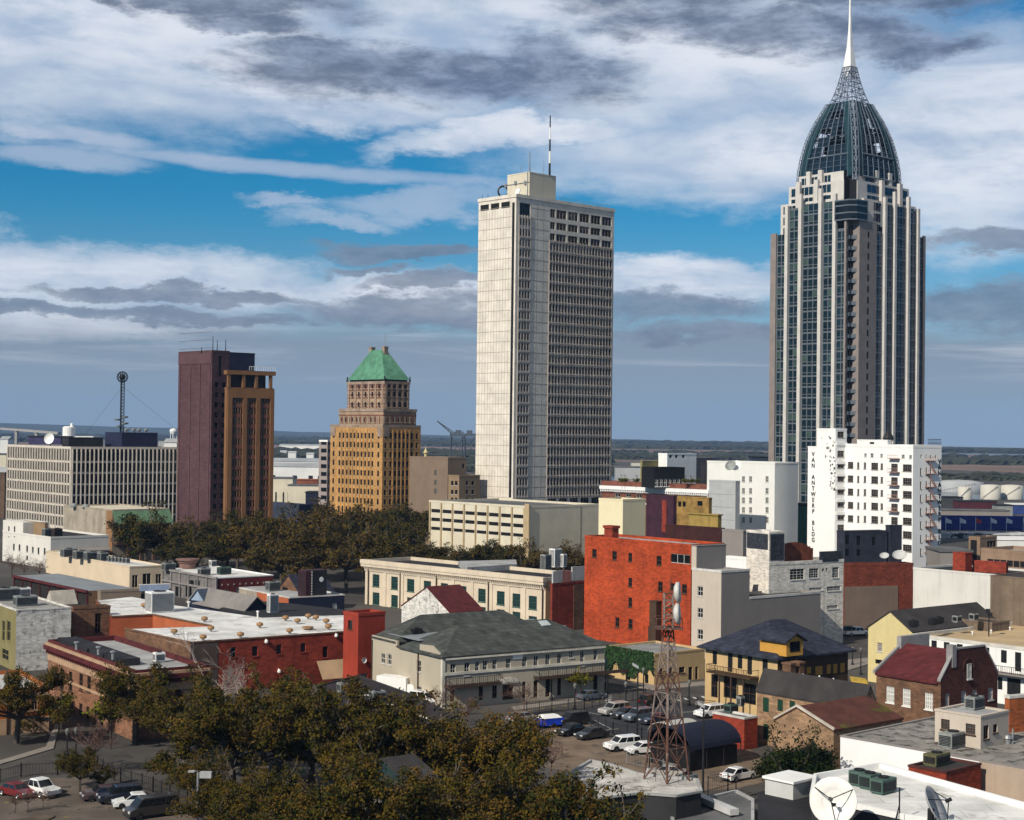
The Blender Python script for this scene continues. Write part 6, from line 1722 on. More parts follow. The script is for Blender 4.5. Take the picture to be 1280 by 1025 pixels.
    wins(h, 'F', Z5, [(a_, c_, b_, d_) for a_, b_, c_, d_ in up], 'sash', GL, TRIMW)
    lo = [(477, 497, 783, 842), (615, 635, 768, 834), (680, 702, 762, 825), (825, 843, 745, 825), (880, 902, 738, 824), (938, 960, 732, 818), (995, 1014, 727, 812), (1050, 1070, 720, 750), (1170, 1190, 706, 786)]
    wins(h, 'F', Z5, [(a_, c_, b_, d_) for a_, b_, c_, d_ in lo], 'door', GL, BRFRAME, 'door')
    wins(h, 'F', Z5, [(730, 760, 782, 832)], 'door', mat('dark red brown door', (.05, .02, .016)), BRFRAME, 'door')
    h.done()
    dep = h.L; fr = dep * .50
    q = MB(); hip(h, 0, 0, h.W, fr * 1.15, h.H + .02, 3.6, .35, SHING, 'x', 'front_roof', rin=fr * .62)
    hip(h, 0, fr * 1.3, h.W * .97, dep, h.H + .5, 3.4, .1, SHING, 'x', 'back_roof', rin=fr * .6)
    q = MB(); q.extr([(1, fr * .8, h.H + 1.2), (h.W - 1, fr * .8, h.H + 1.9), (h.W - 1, dep * .85, h.H + 2.0), (1, dep * .85, h.H + 1.2)], (0, 0, .06)); h.part('valley_deck', q, SHING2)
    q = MB(); q.extr([(0, .2, h.H), (0, fr * .62, h.H), (0, fr * .62, h.H + 1.0), (0, fr * .3, h.H + 1.2)], (.35, 0, 0)); q.box(0, fr * 1.25, h.H, .35, dep, h.H + .7); h.part('side_parapet', q, HB)
    q = MB()
    for y in (fr * .64, dep - .3): q.tube((-.12, y, 0), (-.12, y, h.H), .11)
    q.box(-.2, fr * .64, h.H - .2, -.004, fr * 1.25, h.H + .02); h.part('downpipe', q, BRFRAME)
    q = MB(); q.box(-.12, -.12, 0, .35, -.003, h.H); q.box(-.12, -.003, 0, -.003, .4, h.H); q.box(.36, -.35, h.H - .5, h.W, -.005, h.H - .1); zc = h.uv('F', *Z5(600, 697))[1]; q.box(.36, -.16, zc - .2, h.W, -.006, zc + .2); h.part('white_trim', q, mat('pale trim render', (.60, .56, .48)))
    z = h.uv('F', *Z5(590, 752))[1]; balcony(h, 'F', z, .2, h.uv('F', *Z5(702, 720))[0], 1.5, DKMET, BRFRAME, 6, 1.15)
    z2 = h.uv('F', *Z5(1000, 712))[1]; balcony(h, 'F', z2, h.uv('F', *Z5(880, 690))[0], h.W + 3.5, 1.6, DKMET, BRFRAME, 9, 1.15, [h.W + 3.2, h.W - .4])
    q = MB(); u, z = h.uv('F', *Z5(757, 748)); q.lathe([(2.0, 0), (2.0, .25), (0, .3)], 20); q.v = [(x * .8 + u, -.12 - z_ * .6, max(y, -.1) * .35 + z + .1) for x, y, z_ in q.v]; q.box(u - 1.7, -.25, z - .1, u + 1.7, -.007, z + .12); h.part('door_pediment', q, MATS['pale trim render'])
    q = MB(); u0, z0 = h.uv('F', *Z5(777, 636)); u1, z1 = h.uv('F', *Z5(826, 616)); q.box(u0, -.12, z0, u1, -.06, z0 + 1.0); h.part('banner', q, WHITE)
    q = MB(); pz = h.onz(*Z5(762, 436), h.H + 2.9); q.extr([(pz.x - .8, fr * .42, h.H + 2.75), (pz.x + .8, fr * .42, h.H + 2.75), (pz.x + .8, fr * .54, h.H + 3.35), (pz.x - .8, fr * .54, h.H + 3.35)], (0, -.05, .14)); h.part('skylight', q, mat('pale skylight', (.45, .50, .52), .3))
    for x, y, lab in ((280, 505, 'leftmost white pipe cowl on the grey valley deck'), (296, 497, 'middle white pipe cowl on the grey valley deck'), (352, 490, 'rightmost white pipe cowl on the grey valley deck')): pipe_vent(*Z5(x, y), h.H + 1.2, 1.3, .28, lab, TRIMW)
    ac_unit(*Z5(320, 520), h.H + 1.2, 1.6, 1.0, 1.0, 'dark small unit beside the white pipe cowls on the valley deck', 57, DKMET)
    # gable with maroon roof, peeling end
    g = Bld('peeling_gable_house', 'house with peeling white gable end and maroon roof behind the grey hip roof', 'house', 563, 767, 296, 50, 502, 604, PEEL, None, parapet=0); g.done(); gable(g, 'x', 4.2, .1, MAROON, PEEL, pos=.48)
    # cream facade
    CF = mat('cream stone facade', (.62, .52, .40), .85, .08, .25, streak=.3)
    f = Bld('cream_facade_building', 'long cream facade with dentil cornice and green framed windows', 'building', 682, 722, 330, 45, 456.5, 690.5, CF, BLACKROOF, parapet=.8, W_=14)
    FG = mat('green window frame', (.03, .09, .075), .6, .2); GG = mat('window glass green tint', (.02, .045, .045), .12, .6, .11, spec=.5)
    wins(f, 'L', Z5, [(100, 225, 133, 284), (190, 236, 222, 297), (267, 247, 302, 308), (348, 257, 383, 319), (430, 268, 465, 330), (518, 281, 555, 344), (612, 294, 648, 358), (702, 307, 740, 372), (778, 318, 816, 383), (857, 329, 896, 394), (100, 313, 133, 372), (190, 325, 222, 384), (267, 337, 302, 396), (345, 347, 383, 406), (430, 358, 465, 418), (518, 370, 555, 432), (612, 382, 648, 446), (702, 395, 740, 460), (778, 406, 816, 470), (857, 428, 896, 490)], 'grid', GG, FG)
    f.W1('F', *Z5.r(938, 340, 957, 372), 'plain', GL); f.done()
    q = MB(); q.box(-1.0, -.3, f.H - 1.5, -.004, f.L + .5, f.H - .9); q.box(-1.15, -.4, f.H - .895, -.06, f.L + .6, f.H + .1)
    for i in range(90): y = f.L * i / 90; q.box(-.8, y, f.H - 1.95, -.01, y + .22, f.H - 1.505)
    q.box(-.25, 0, f.H - 2.5, -.005, f.L, f.H - 2.0); f.part('cornice', q, CF)
    us_ = sorted(o[0] for o in f.op['L'][:10])
    for i in range(len(us_) - 1): q = MB(); y = (us_[i] + us_[i + 1]) / 2; q.box(-.18, y - .45, 0, -.006, y + .45, f.H - 2.505); f.part('pilaster', q, CF)
    for x in (82, 237, 412, 665, 928): q = MB(); y = f.uv('L', *Z5(x, 330))[0]; q.tube((-.3, y, 0), (-.3, y, f.H - 2.1), .13); f.part('downpipe', q, BRFRAME)
    q = MB(); q.box(.004, -.06, 0, 1.9, -.004, f.H - .9); f.part('orange_end', q, mat('peach render', (.56, .32, .17), .85, .08))
    zz = f.H - .8
    pz = [f.onz(*Z5(x, y), f.H + .4) for x, y in ((515, 160), (795, 153), (800, 175), (560, 190))]
    q = MB(); q.poly([(p_.x, p_.y, zz + 1.2) for p_ in pz]); 
    for i in range(4): a_, c_ = pz[i], pz[(i + 1) % 4]; q.quad((a_.x, a_.y, zz), (c_.x, c_.y, zz), (c_.x, c_.y, zz + 1.2), (a_.x, a_.y, zz + 1.2))
    f.part('roof_monitor', q, PALEROOF)
    ac_unit(*Z5(952, 208), f.H - .8, 2.0, 1.6, 3.6, 'tall green grey air conditioner at the right end of the cream facade roof', 45); ac_unit(*Z5(1000, 190), f.H - .8, 2.4, 1.8, 4.2, 'large white air conditioner at the right end of the cream facade roof', 45, WHITE)
    ac_unit(*Z5(1033, 190), f.H - .8, 1.2, 1.2, 3.0, 'narrow white air conditioner rightmost on the cream facade roof', 45, WHITE)
    # left foreground buildings
    o = Bld('peeling_wall_building', 'building with olive front and peeling white side wall at the left edge', 'building', 20.5, 762, 262, 57, -40, 89, PEEL, mat('pale cluttered roof', (.30, .29, .28), .9, .2, .3, patch=((.08, .06, .055), .55, .4)), parapet=.25)
    wins(o, 'L', Z2, [(12, 760, 30, 885), (40, 762, 64, 885), (12, 935, 52, 1000)], 'sash', GL, OLIVE)
    o.panel(o.mb, 'F', o.W, 0, o.H - .25, []); o.mb.quad((o.W, 0, 0), (o.W, o.L, 0), (o.W, o.L, o.H - .25), (o.W, 0, o.H - .25)); o.mb.build('wall', PEEL, o.root); o.mb = MB()
    q = MB(); o.panel(q, 'L', o.L, 0, o.H - .25, o.op['L']); q.build('front_wall', OLIVE, o.root); o.done(walls=False)
    ac_unit(*Z2(165, 672), o.H - .25, 3.6, 2.0, 1.7, 'grey air conditioner in front on the peeling wall building roof', 57); ac_unit(*Z2(40, 640), o.H - .25, 4.6, 2.4, 2.2, 'large dark grey air conditioner at the left edge of the view', 57); ac_unit(*Z2(150, 612), o.H - .25, 2.2, 1.6, 1.5, 'pale air conditioner behind the grey one on the peeling wall building', 57, WHITE)
    k = Bld('brown_brick_building', 'brown brick building with one tall arched window between peeling wall and orange court', 'building', 92, 759, 272, 58, 86, 138, BRICKB, BLACKROOF, parapet=.4)
    wins(k, 'F', Z2, [(580, 716, 616, 832)], 'sash', GL, BRFRAME); k.done()
    d5 = Bld('pale_dormer_house', 'dark roof with a small pale gable in front of the long shed', 'house', 72, 758, 300, 50, 40, 110, DKROOF, BLACKROOF, parapet=.1); d5.done()
    q = MB(); q.extr([(0, 2, d5.H), (0, 5.6, d5.H), (0, 3.8, d5.H + 2.6)], (5, 0, 0)); d5.part('gable', q, mat('pale gable boards', (.46, .42, .36)))
    # italianate brick
    IB = mat('salmon brown brick', (.23, .115, .07), .9, .18, .3, streak=.2, brick=(.8, .28)); TR = mat('peach stone trim', (.40, .26, .165), .85, .15, .5)
    i_ = Bld('italianate_brick_building', 'two storey brown brick building with maroon bracketed cornice at the lower left', 'building', 169, 838, 205, 56, 60, 261, IB, PALEROOF, parapet=.7, coping=MAROON)
    wins(i_, 'L', Z3, [(271, 222, 290, 305), (314, 233, 333, 345), (360, 248, 378, 352), (414, 260, 433, 347), (456, 272, 474, 355), (520, 290, 538, 402), (561, 303, 580, 405), (628, 322, 645, 440), (649, 326, 664, 445), (268, 380, 285, 480), (318, 392, 336, 488), (371, 402, 390, 503), (413, 415, 430, 495), (450, 430, 466, 560), (520, 440, 540, 560)], 'sash', GL, BRFRAME)
    wins(i_, 'F', Z3, [(736, 333, 768, 420), (829, 326, 862, 412), (916, 318, 948, 402), (1015, 306, 1042, 358)], 'sash', GL, BRFRAME)
    i_.done()
    q = MB(); H_ = i_.H
    q.box(-.75, -.75, H_ - 1.3, -.004, i_.L, H_ - .72); q.box(-.003, -.75, H_ - 1.3, i_.W, -.004, H_ - .72)
    for n_ in range(40): y = i_.L * n_ / 40; q.box(-.6, y, H_ - 1.8, -.005, y + .22, H_ - 1.305)
    for n_ in range(26): x = i_.W * n_ / 26; q.box(x, -.6, H_ - 1.8, x + .22, -.005, H_ - 1.305)
    i_.part('cornice', q, MAROON)
    q = MB(); q.box(-.12, -.12, H_ - 2.9, -.006, i_.L, H_ - 1.85); q.box(-.005, -.12, H_ - 2.9, i_.W, -.006, H_ - 1.85); q.box(-.1, -.1, H_ * .44, -.007, i_.L, H_ * .48); q.box(-.006, -.1, H_ * .44, i_.W, -.007, H_ * .48); i_.part('stone_band', q, TR)
    q = MB(); q.box(-.5, -.5, H_ - .7, .33, i_.L, H_ - .35); q.box(.34, -.5, H_ - .7, i_.W, .33, H_ - .35); i_.part('cornice_shelf', q, TR)
    q = MB(); q.box(1.2, i_.L * .25, H_ - .7, 4.0, i_.L - .4, H_ + .25); i_.part('black_roof_ridge', q, BLACKROOF)
    ac_unit(*Z3(838, 200), H_ - .65, 1.4, 1.0, 1.3, 'white air conditioner at the back of the italianate brick building roof', 56, WHITE)
    for x, y in ((400, 135), (515, 160), (590, 185)): pipe_vent(*Z3(x, y), H_ + .2, .9, .2, 'pale cowl pipe on the black roof ridge of the italianate building', GALV, 'cowl pipes on the italianate building')
    # orange building at the lower left corner
    q_ = Bld('orange_stone_building', 'orange brick building with stone base and lantern finials at the lower left corner', 'building', -60, 866, 205, 60, -90, 61.5, mat('orange brown brick', (.30, .10, .028), .9, .15, .3, brick=(.8, .28)), mat('pale corrugated roof', (.50, .49, .47), .8, .15, .2, streak=.4), parapet=.5, coping=mat('orange brown brick', (.30, .10, .028)))
    wins(q_, 'F', Z3, [(72, 362, 104, 458), (113, 358, 156, 455), (165, 352, 198, 450)], 'sash', GL, TR); q_.done()
    q = MB(); q.box(0, -.15, 0, q_.W, -.004, q_.H * .34); q.box(0, -.2, q_.H - 1.1, q_.W, -.005, q_.H - .75); q_.part('stone_base', q, TR)
    q = MB(); u = q_.uv('F', *Z3(38, 400))[0]; q.tube((u, -.2, 0), (u, -.2, q_.H), .13); q_.part('downpipe', q, BRFRAME)
    for x in (38, 247):
        u = q_.uv('F', *Z3(x, 290))[0]; q = MB(); q.lathe([(.45, 0), (.45, .3), (.25, .4), (.2, .7), (.42, 1.0), (.45, 1.7), (.2, 2.0), (.08, 2.3), (0, 2.6)], 8, (u, .15, q_.H + .003)); q_.part('lantern_finial', q, mat('dark bronze', (.05, .04, .03), .6, .2))
    # dark roof amid the trees with units
    prism_px('dark_roof_building', 'low building with dark brown flat roof above the foreground trees', 'building', [Z13(150, 140), Z13(330, 95), Z13(600, 190), Z13(790, 285), Z13(640, 330), Z13(380, 265), Z13(130, 215)], 4.2, DKROOF, mat('dark brown flat roof', (.030, .022, .024), .85, .3, .3), lip=.15)
    ac_unit(*Z13(276, 172), 4.2, 1.9, 1.2, 1.3, 'pale grey air conditioner, left one on the dark brown flat roof', 57); ac_unit(*Z13(430, 216), 4.2, 1.9, 1.2, 1.4, 'pale grey air conditioner, right one on the dark brown flat roof', 57)
    for a_, c_ in (((305, 190), (400, 190)), ((415, 218), (510, 240)), ((530, 255), (660, 300))):
        q = MB(); p0, p1 = at(*Z13(*a_), 4.3), at(*Z13(*c_), 4.3); q.tube((0, 0, .12), p1 - p0 + Vector((0, 0, .12)), .12); o = q.build('roof_pipe', TRIMW); o.location = p0; tag(o, 'pale pipe lying across the dark brown flat roof', 'pipe', 'pipes on the dark brown flat roof')
    # teal house hidden among the trees
    th = Bld('teal_house', 'dark teal house with white porch half hidden by the foreground trees', 'house', *Z13(560, 590), 148, 54, Z13.X(350), Z13.X(690), mat('dark teal boards', (.016, .038, .040), .8, .15), None, parapet=0)
    wins(th, 'F', Z13, [(525, 600, 562, 705)], 'sash', GL, TRIMW); th.done(); gable(th, 'x', 1.3, .3, DKROOF, MATS['dark teal boards'])
    q = MB()
    for y in (1, th.L * .5, th.L - 1): q.box(-2.2, y, 0, -2.0, y + .2, 4.6)
    q.box(-2.3, .5, 4.6, -1.9, th.L, 5.0); q.box(-2.3, .5, 5.001, -.005, th.L, 5.15); q.box(-2.2, .8, .5, -2.1, th.L, .62); q.box(-2.2, .8, 1.3, -2.1, th.L, 1.4); th.part('porch', q, TRIMW)


left_middle()
# ================================================================== streets, vehicles, lamps, fences
ASPH = mat('worn asphalt', (.062, .056, .053), .9, .3, .2, patch=((.040, .038, .038), .57, .45))
DASPH = mat('new dark asphalt', (.035, .036, .042), .9, .2, .15)
TANLOT = mat('dusty tan lot', (.17, .125, .09), .95, .3, .25, patch=((.085, .07, .06), .55, .3))
WALK = mat('concrete pavement', (.24, .21, .185), .9, .15, .4)
LINEW = mat('worn white road paint', (.50, .49, .46), .85, .25, 1.5)
LINEY = mat('worn yellow road paint', (.45, .30, .05), .85, .25, 1.5)


def sheet_px(name, pts, z, m, thick=0.0):
    w = [at(x, y, z) for x, y in pts]; q = MB()
    if thick: q.extr([(p.x, p.y, z - thick) for p in w], (0, 0, thick))
    else: q.poly([(p.x, p.y, z) for p in w])
    return struct(q.build(name, m))


sheet_px('road', [(560, 905), (640, 893), (757, 872), (775, 864), (757, 846), (730, 836), (700, 825), (720, 820), (770, 843), (880, 858), (905, 866), (1000, 842), (1060, 815), (1085, 800), (1090, 812), (1040, 850), (1010, 862), (880, 885), (845, 880), (760, 882), (650, 906)], .008, ASPH)
sheet_px('parking_lot', [Z12(400, 452), Z12(740, 405), Z12(1010, 425), Z12(1120, 455), Z12(980, 520), Z12(800, 560), Z12(700, 602), Z12(560, 570), Z12(440, 500)], .012, DASPH)
sheet_px('dirt_lot', [Z12(-20, 505), Z12(170, 492), Z12(420, 505), Z12(560, 592), Z12(900, 664), Z12(1250, 630), Z12(1480, 800), Z12(1213, 860), Z12(1000, 880), Z12(700, 820), Z12(0, 720)], .010, TANLOT)
sheet_px('pavement', [Z12(40, 432), Z12(520, 368), Z12(545, 382), Z12(60, 450)], .13, WALK, .13)
sheet_px('pavement', [Z12(525, 285), Z12(790, 320), Z12(1055, 298), Z12(1065, 318), Z12(790, 342), Z12(520, 302)], .13, WALK, .13)
sheet_px('pavement', [Z10(60, 590), Z10(440, 660), Z10(440, 690), Z10(40, 612)], .13, WALK, .13)
sheet_px('pavement', [(1005, 838), (1040, 826), (1085, 822), (1085, 830), (1020, 850)], .13, WALK, .13)
sheet_px('kerb_strip', [(1062, 845), (1082, 848), (1085, 854), (1064, 851)], .15, LINEY, .15)
sheet_px('road', [Z3(-100, 790), Z3(110, 735), Z3(330, 640), Z3(470, 560), Z3(560, 600), Z3(760, 740), Z3(560, 800), Z3(380, 770), Z3(110, 800), Z3(-100, 850)], .008, ASPH)
sheet_px('parking_lot', [Z3(-100, 870), Z3(120, 812), Z3(400, 800), Z3(600, 850), Z3(920, 960), Z3(1100, 1060), Z3(700, 1200), Z3(-100, 1200)], .010, mat('worn brown grey asphalt', (.115, .092, .075), .9, .32, .25, patch=((.055, .047, .042), .56, .5)))
sheet_px('pavement', [Z3(-60, 730), Z3(240, 640), Z3(290, 520), Z3(310, 525), Z3(280, 650), Z3(-60, 750)], .13, WALK, .13)
sheet_px('planter_island', [Z3(-20, 1040), Z3(120, 1015), Z3(230, 1000), Z3(285, 998), Z3(280, 1010), Z3(230, 1030), Z3(200, 1080), Z3(-20, 1100)], .14, mat('bare planter soil', (.10, .075, .055), .95, .3, .5), .14)


def line_marks(pairs, m, w, z):
    for k, (a, b_) in enumerate(pairs):
        p, r = at(*a, z), at(*b_, z); d = (r - p).normalized(); n = Vector((-d.y, d.x, 0)) * w / 2
        q = MB(); q.poly([p - n, r - n, r + n, p + n]); struct(q.build('bay_line', m))


line_marks([(Z12(440 + i * 44, 470 - i * 6 + 42), Z12(478 + i * 44, 510 - i * 5 + 36)) for i in range(1)] + [(Z12(415, 460), Z12(540, 478)), (Z12(475, 505), Z12(560, 548)), (Z12(520, 555), Z12(600, 548)), (Z12(600, 470), Z12(700, 520)), (Z12(690, 462), Z12(780, 510)), (Z12(930, 462), Z12(1030, 455))], LINEW, .14, .018)
line_marks([(Z3(430 + i * 60, 895 + i * 22), Z3(460 + i * 60, 890 + i * 22)) for i in range(5)] + [(Z3(20 + i * 300, 935 - i * 45), Z3(50 + i * 300, 930 - i * 45)) for i in range(2)] + [(Z3(330, 1012), Z3(360, 1008))], LINEY, .14, .018)
line_marks([(Z12(60 + i * 60, 462 - i * 8), Z12(90 + i * 60, 458 - i * 8)) for i in range(8)] + [(Z12(560 + i * 70, 335 + i * 9), Z12(595 + i * 70, 339 + i * 9)) for i in range(5)], LINEY, .16, .016)
line_marks([(Z12(530, 372 + i * 9), Z12(560, 378 + i * 9)) for i in range(5)] + [(Z12(900 + i * 45, 392 - i * 5), Z12(915 + i * 45, 402 - i * 5)) for i in range(4)], LINEW, .5, .016)
# ------------------------------------------------------------------ vehicles
TYRE = mat('tyre rubber', (.012, .012, .012), .8, .1)
RIM = mat('alloy rim', (.35, .35, .36), .35, .1, metal=.6)
LAMP = mat('headlight lens', (.55, .56, .58), .15, .05, spec=.5)
TAIL = mat('tail light red', (.20, .008, .008), .25, .1, spec=.5)
PLATE = mat('bumper plastic', (.03, .03, .032), .6, .1)
CGL = mat('car window glass', (.010, .012, .014), .05, .2, spec=.6)


def paint(n, c): return mat('car paint ' + n, c, .28, .03, .4, spec=.5, coat=.6)


KINDS = {
    # length, width, belt profile (x, z) of the lower body, cabin (x0, x1 at belt; x0, x1 at roof), belt z, roof z
    'sedan': (4.7, 1.80, [(-2.35, .30), (-2.35, .62), (-2.28, .86), (-1.45, .95), (1.05, .93), (1.95, .78), (2.30, .62), (2.35, .30)], (-1.75, 1.15, -1.0, .35), .93, 1.43),
    'suv': (4.75, 1.90, [(-2.38, .36), (-2.38, .95), (-2.32, 1.10), (1.05, 1.08), (2.15, .98), (2.34, .80), (2.38, .36)], (-2.28, 1.25, -2.02, .55), 1.09, 1.76),
    'van': (5.4, 2.0, [(-2.7, .38), (-2.7, 1.15), (-2.65, 1.25), (1.70, 1.20), (2.45, 1.02), (2.66, .85), (2.7, .38)], (-2.62, 1.95, -2.55, 1.2), 1.22, 2.05),
    'pickup': (5.7, 1.95, [(-2.85, .45), (-2.85, 1.05), (-.55, 1.05), (1.35, 1.10), (2.6, 1.02), (2.82, .85), (2.85, .45)], (-.60, 1.50, -.45, .80), 1.07, 1.82),
}
CARP = {}


def car_proto(kind):
    L_, w, prof, cab, zb, zr = KINDS[kind]; r = empty('parked_car', (0, 0, -50)); a = w / 2
    q = MB(); n = len(prof)
    rows = [(-a, .94), (-a * .94, 1.0), (a * .94, 1.0), (a, .94)]
    # body shell: side profile lofted across with rounded flanks
    secs = []
    for y, s in ((-a, .0), (-a * .93, .06), (a * .93, .06), (a, .0)):
        secs.append([(x * (1 if s else .985), y, z + (s if z > .5 else 0) * .5) for x, z in prof])
    for s in secs: pass
    vs = [p for s in secs for p in s]; fs = []
    for k in range(3):
        for i in range(n): fs.append((k * n + i, k * n + (i + 1) % n, (k + 1) * n + (i + 1) % n, (k + 1) * n + i))
    fs += [tuple(range(n))[::-1], tuple(range(3 * n, 4 * n))]
    q.add(vs, fs)
    x0, x1, r0, r1 = cab; t = .80
    B_ = [(x0, -a * .95, zb), (x1, -a * .95, zb), (x1, a * .95, zb), (x0, a * .95, zb)]; T_ = [(r0, -a * t, zr), (r1, -a * t, zr), (r1, a * t, zr), (r0, a * t, zr)]
    q.add(B_ + T_, [(4, 5, 6, 7), (0, 1, 5, 4), (1, 2, 6, 5), (2, 3, 7, 6), (3, 0, 4, 7)])
    q.add([(x, y * .93, zr + .045) for x, y, z in [(r0 + .12, -a * t, 0), (r1 - .12, -a * t, 0), (r1 - .12, a * t, 0), (r0 + .12, a * t, 0)]] + T_, [(0, 1, 2, 3), (4, 5, 1, 0), (5, 6, 2, 1), (6, 7, 3, 2), (7, 4, 0, 3)])
    if kind == 'pickup':
        q.box(-2.75, -a * .86, .80, -.7, a * .86, .82)
    o = q.build('body', [paint('base', (.5, .5, .5))], r)
    if kind == 'pickup':
        q = MB(); q.box(-2.72, -a * .84, 1.072, -.72, a * .84, 1.09); q.build('load_bed', PLATE, r)
    def lerp(p, s, t_): return Vector(p).lerp(Vector(s), t_)
    def pane(name, A, B2, C_, D_, out, m0=.07, top=.88, bot=.08):
        q = MB(); pts = []
        for u, v in ((m0, bot), (1 - m0, bot), (1 - m0, top), (m0, top)): pts.append(lerp(lerp(A, B2, u), lerp(D_, C_, u), v) + Vector(out))
        q.extr(pts, Vector(out) * .5); q.build(name, CGL, r)
    pane('windscreen', B_[1], B_[2], T_[2], T_[1], (.02, 0, .012)); pane('rear_window', B_[3], B_[0], T_[0], T_[3], (-.02, 0, .012))
    for sy, (A, B2, C_, D_) in ((-1, (B_[0], B_[1], T_[1], T_[0])), (1, (B_[3], B_[2], T_[2], T_[3]))):
        ks = 2 if kind in ('sedan', 'pickup') else 3
        for k in range(ks):
            u0, u1 = k / ks, (k + 1) / ks; pane('side_window', lerp(A, B2, u0), lerp(A, B2, u1), lerp(D_, C_, u1), lerp(D_, C_, u0), (0, sy * .016, .004), .06)
    wr = .34 if kind == 'sedan' else .39
    for x in (-L_ * .30, L_ * .305):
        for y in (-a + .09, a - .09):
            q = MB(); q.lathe([(0, -.13), (wr * .62, -.12), (wr, -.10), (wr, .10), (wr * .62, .12)], 16, k=0); q.lathe([(wr * .62, .118), (wr * .5, .09), (wr * .15, .125), (0, .13)], 12, k=1); q.lathe([(wr * .62, -.122), (wr * .5, -.09), (wr * .15, -.125), (0, -.135)], 12, k=1)
            q.v = [(x_, -z_ * 1.25, y_ + wr) for x_, y_, z_ in q.v]; o = q.build('wheel', [TYRE, RIM], r); o.location = (x, y, 0)
    for y in (-a * .72, a * .72):
        q = MB(); q.box(L_ / 2 - .16, y - .20, .60 if kind == 'sedan' else .72, L_ / 2 + .012, y + .20, .76 if kind == 'sedan' else .93); q.build('headlight', LAMP, r)
        q = MB(); q.box(-L_ / 2 - .012, y - .17, .66 if kind == 'sedan' else .75, -L_ / 2 + .1, y + .17, .84 if kind == 'sedan' else 1.05); q.build('tail_light', TAIL, r)
    q = MB(); q.box(L_ / 2 - .12, -a * .9, .28, L_ / 2 + .035, a * .9, .45); q.build('bumper', PLATE, r); q = MB(); q.box(-L_ / 2 - .035, -a * .9, .30, -L_ / 2 + .12, a * .9, .47); q.build('bumper', PLATE, r)
    return r


def car(kind, px, py, yaw, col, label, group='cars parked in the lots and streets', cat=None, z=.012):
    fresh = kind not in CARP
    p = at(px, py, z)
    if fresh: CARP[kind] = r = car_proto(kind); r.location = p; r.rotation_euler = (0, 0, R(yaw))
    else: r = copy_tree(CARP[kind], p, R(yaw))
    tag(r, label, cat or {'sedan': 'car', 'suv': 'car', 'van': 'van', 'pickup': 'pickup truck'}[kind], group)
    r.name = {'sedan': 'parked_car', 'suv': 'parked_car', 'van': 'parked_van', 'pickup': 'pickup_truck'}[kind]
    for c in r.children:
        if c.name.startswith('body'):
            c.material_slots[0].link = 'OBJECT'; c.material_slots[0].material = paint(*col)
    return r


cW, cB, cN, cS, cRD, cG = ('white', (.78, .78, .77)), ('black', (.012, .012, .014)), ('navy', (.014, .018, .035)), ('silver', (.36, .35, .33)), ('red', (.16, .014, .016)), ('grey blue', (.10, .125, .16))
A1 = 32                                              # yaw of the street past the hip roofed building
car('sedan', *Z12(98, 512), A1 + 5, cS, 'beige silver sedan left of the blue tarpaulin at the lot edge')
car('suv', *Z12(358, 526), A1 + 180, cB, 'black sport utility car right beside the blue tarpaulin')
car('sedan', *Z12(352, 578), A1 + 190, cB, 'black sedan second in the dark row near the blue tarpaulin')
car('sedan', *Z12(458, 598), A1 + 185, ('near black', (.02, .022, .025)), 'black sedan at the front end of the dark row nearest the white cars')
car('suv', *Z12(620, 658), A1 + 175, cW, 'white sport utility car in the tan lot left of the lattice tower')
car('sedan', *Z12(728, 676), A1 + 172, cW, 'white sedan behind the left leg of the lattice tower')
car('suv', *Z12(578, 474), A1 + 185, cS, 'silver car leftmost in the row on the new dark asphalt')
car('sedan', *Z12(640, 490), A1 + 185, cB, 'black car second in the row on the new dark asphalt')
car('suv', *Z12(705, 506), A1 + 185, cG, 'grey blue car third in the row on the new dark asphalt')
car('sedan', *Z12(790, 520), A1 + 185, cN, 'dark navy car last in the row behind the lattice tower')
car('suv', *Z12(785, 428), A1 + 5, cB, 'black car on the far side of the dark asphalt behind the lattice tower')
car('suv', *Z12(1078, 486), A1 + 182, cW, 'white rounded car beside the low red shop roof')
car('sedan', *Z12(455, 394), A1 + 2, cG, 'grey blue sedan parked at the kerb by the putty building')
car('suv', *Z12(1050, 724), -20 + 5, cN, 'dark navy sport utility car beside the canopies')
car('sedan', *Z12(850, 800), 170, cS, 'silver car behind the lattice tower legs on the dirt lot')
car('sedan', *Z11(78, 385), 40, cW, 'white car half hidden by the sparse tree right of the fence')
car('pickup', *Z9(205, 280), 20, cW, 'white pickup truck parked beside the tan panel wall', cat='pickup truck')
car('suv', *Z9(170, 272), 20, cB, 'black car in the shade left of the white pickup by the tan panel wall')
car('sedan', *Z3(88, 900), -38, cRD, 'dark red car beside the white pickup at the lower left')
car('pickup', *Z3(200, 893), -38, cW, 'white crew cab pickup truck at the lower left car park', cat='pickup truck')
car('sedan', *Z3(540, 915), 205, ('wine grey', (.075, .045, .05)), 'wine grey sedan leftmost of the row under the trees')
car('suv', *Z3(628, 930), 205, cN, 'dark navy car second in the row under the trees')
car('sedan', *Z3(705, 955), 200, cW, 'white sedan third in the row under the trees')
car('van', *Z3(790, 1005), 215, ('dark brown', (.030, .026, .026)), 'dark brown van at the front of the row under the trees')
car('suv', *Z13(730, 768), 190, ('blue grey', (.06, .065, .09)), 'blue grey car under the foreground trees at the bottom edge')
car('van', *Z13(655, 232), A1 - 60, cW, 'white passenger van beside the putty building wall')
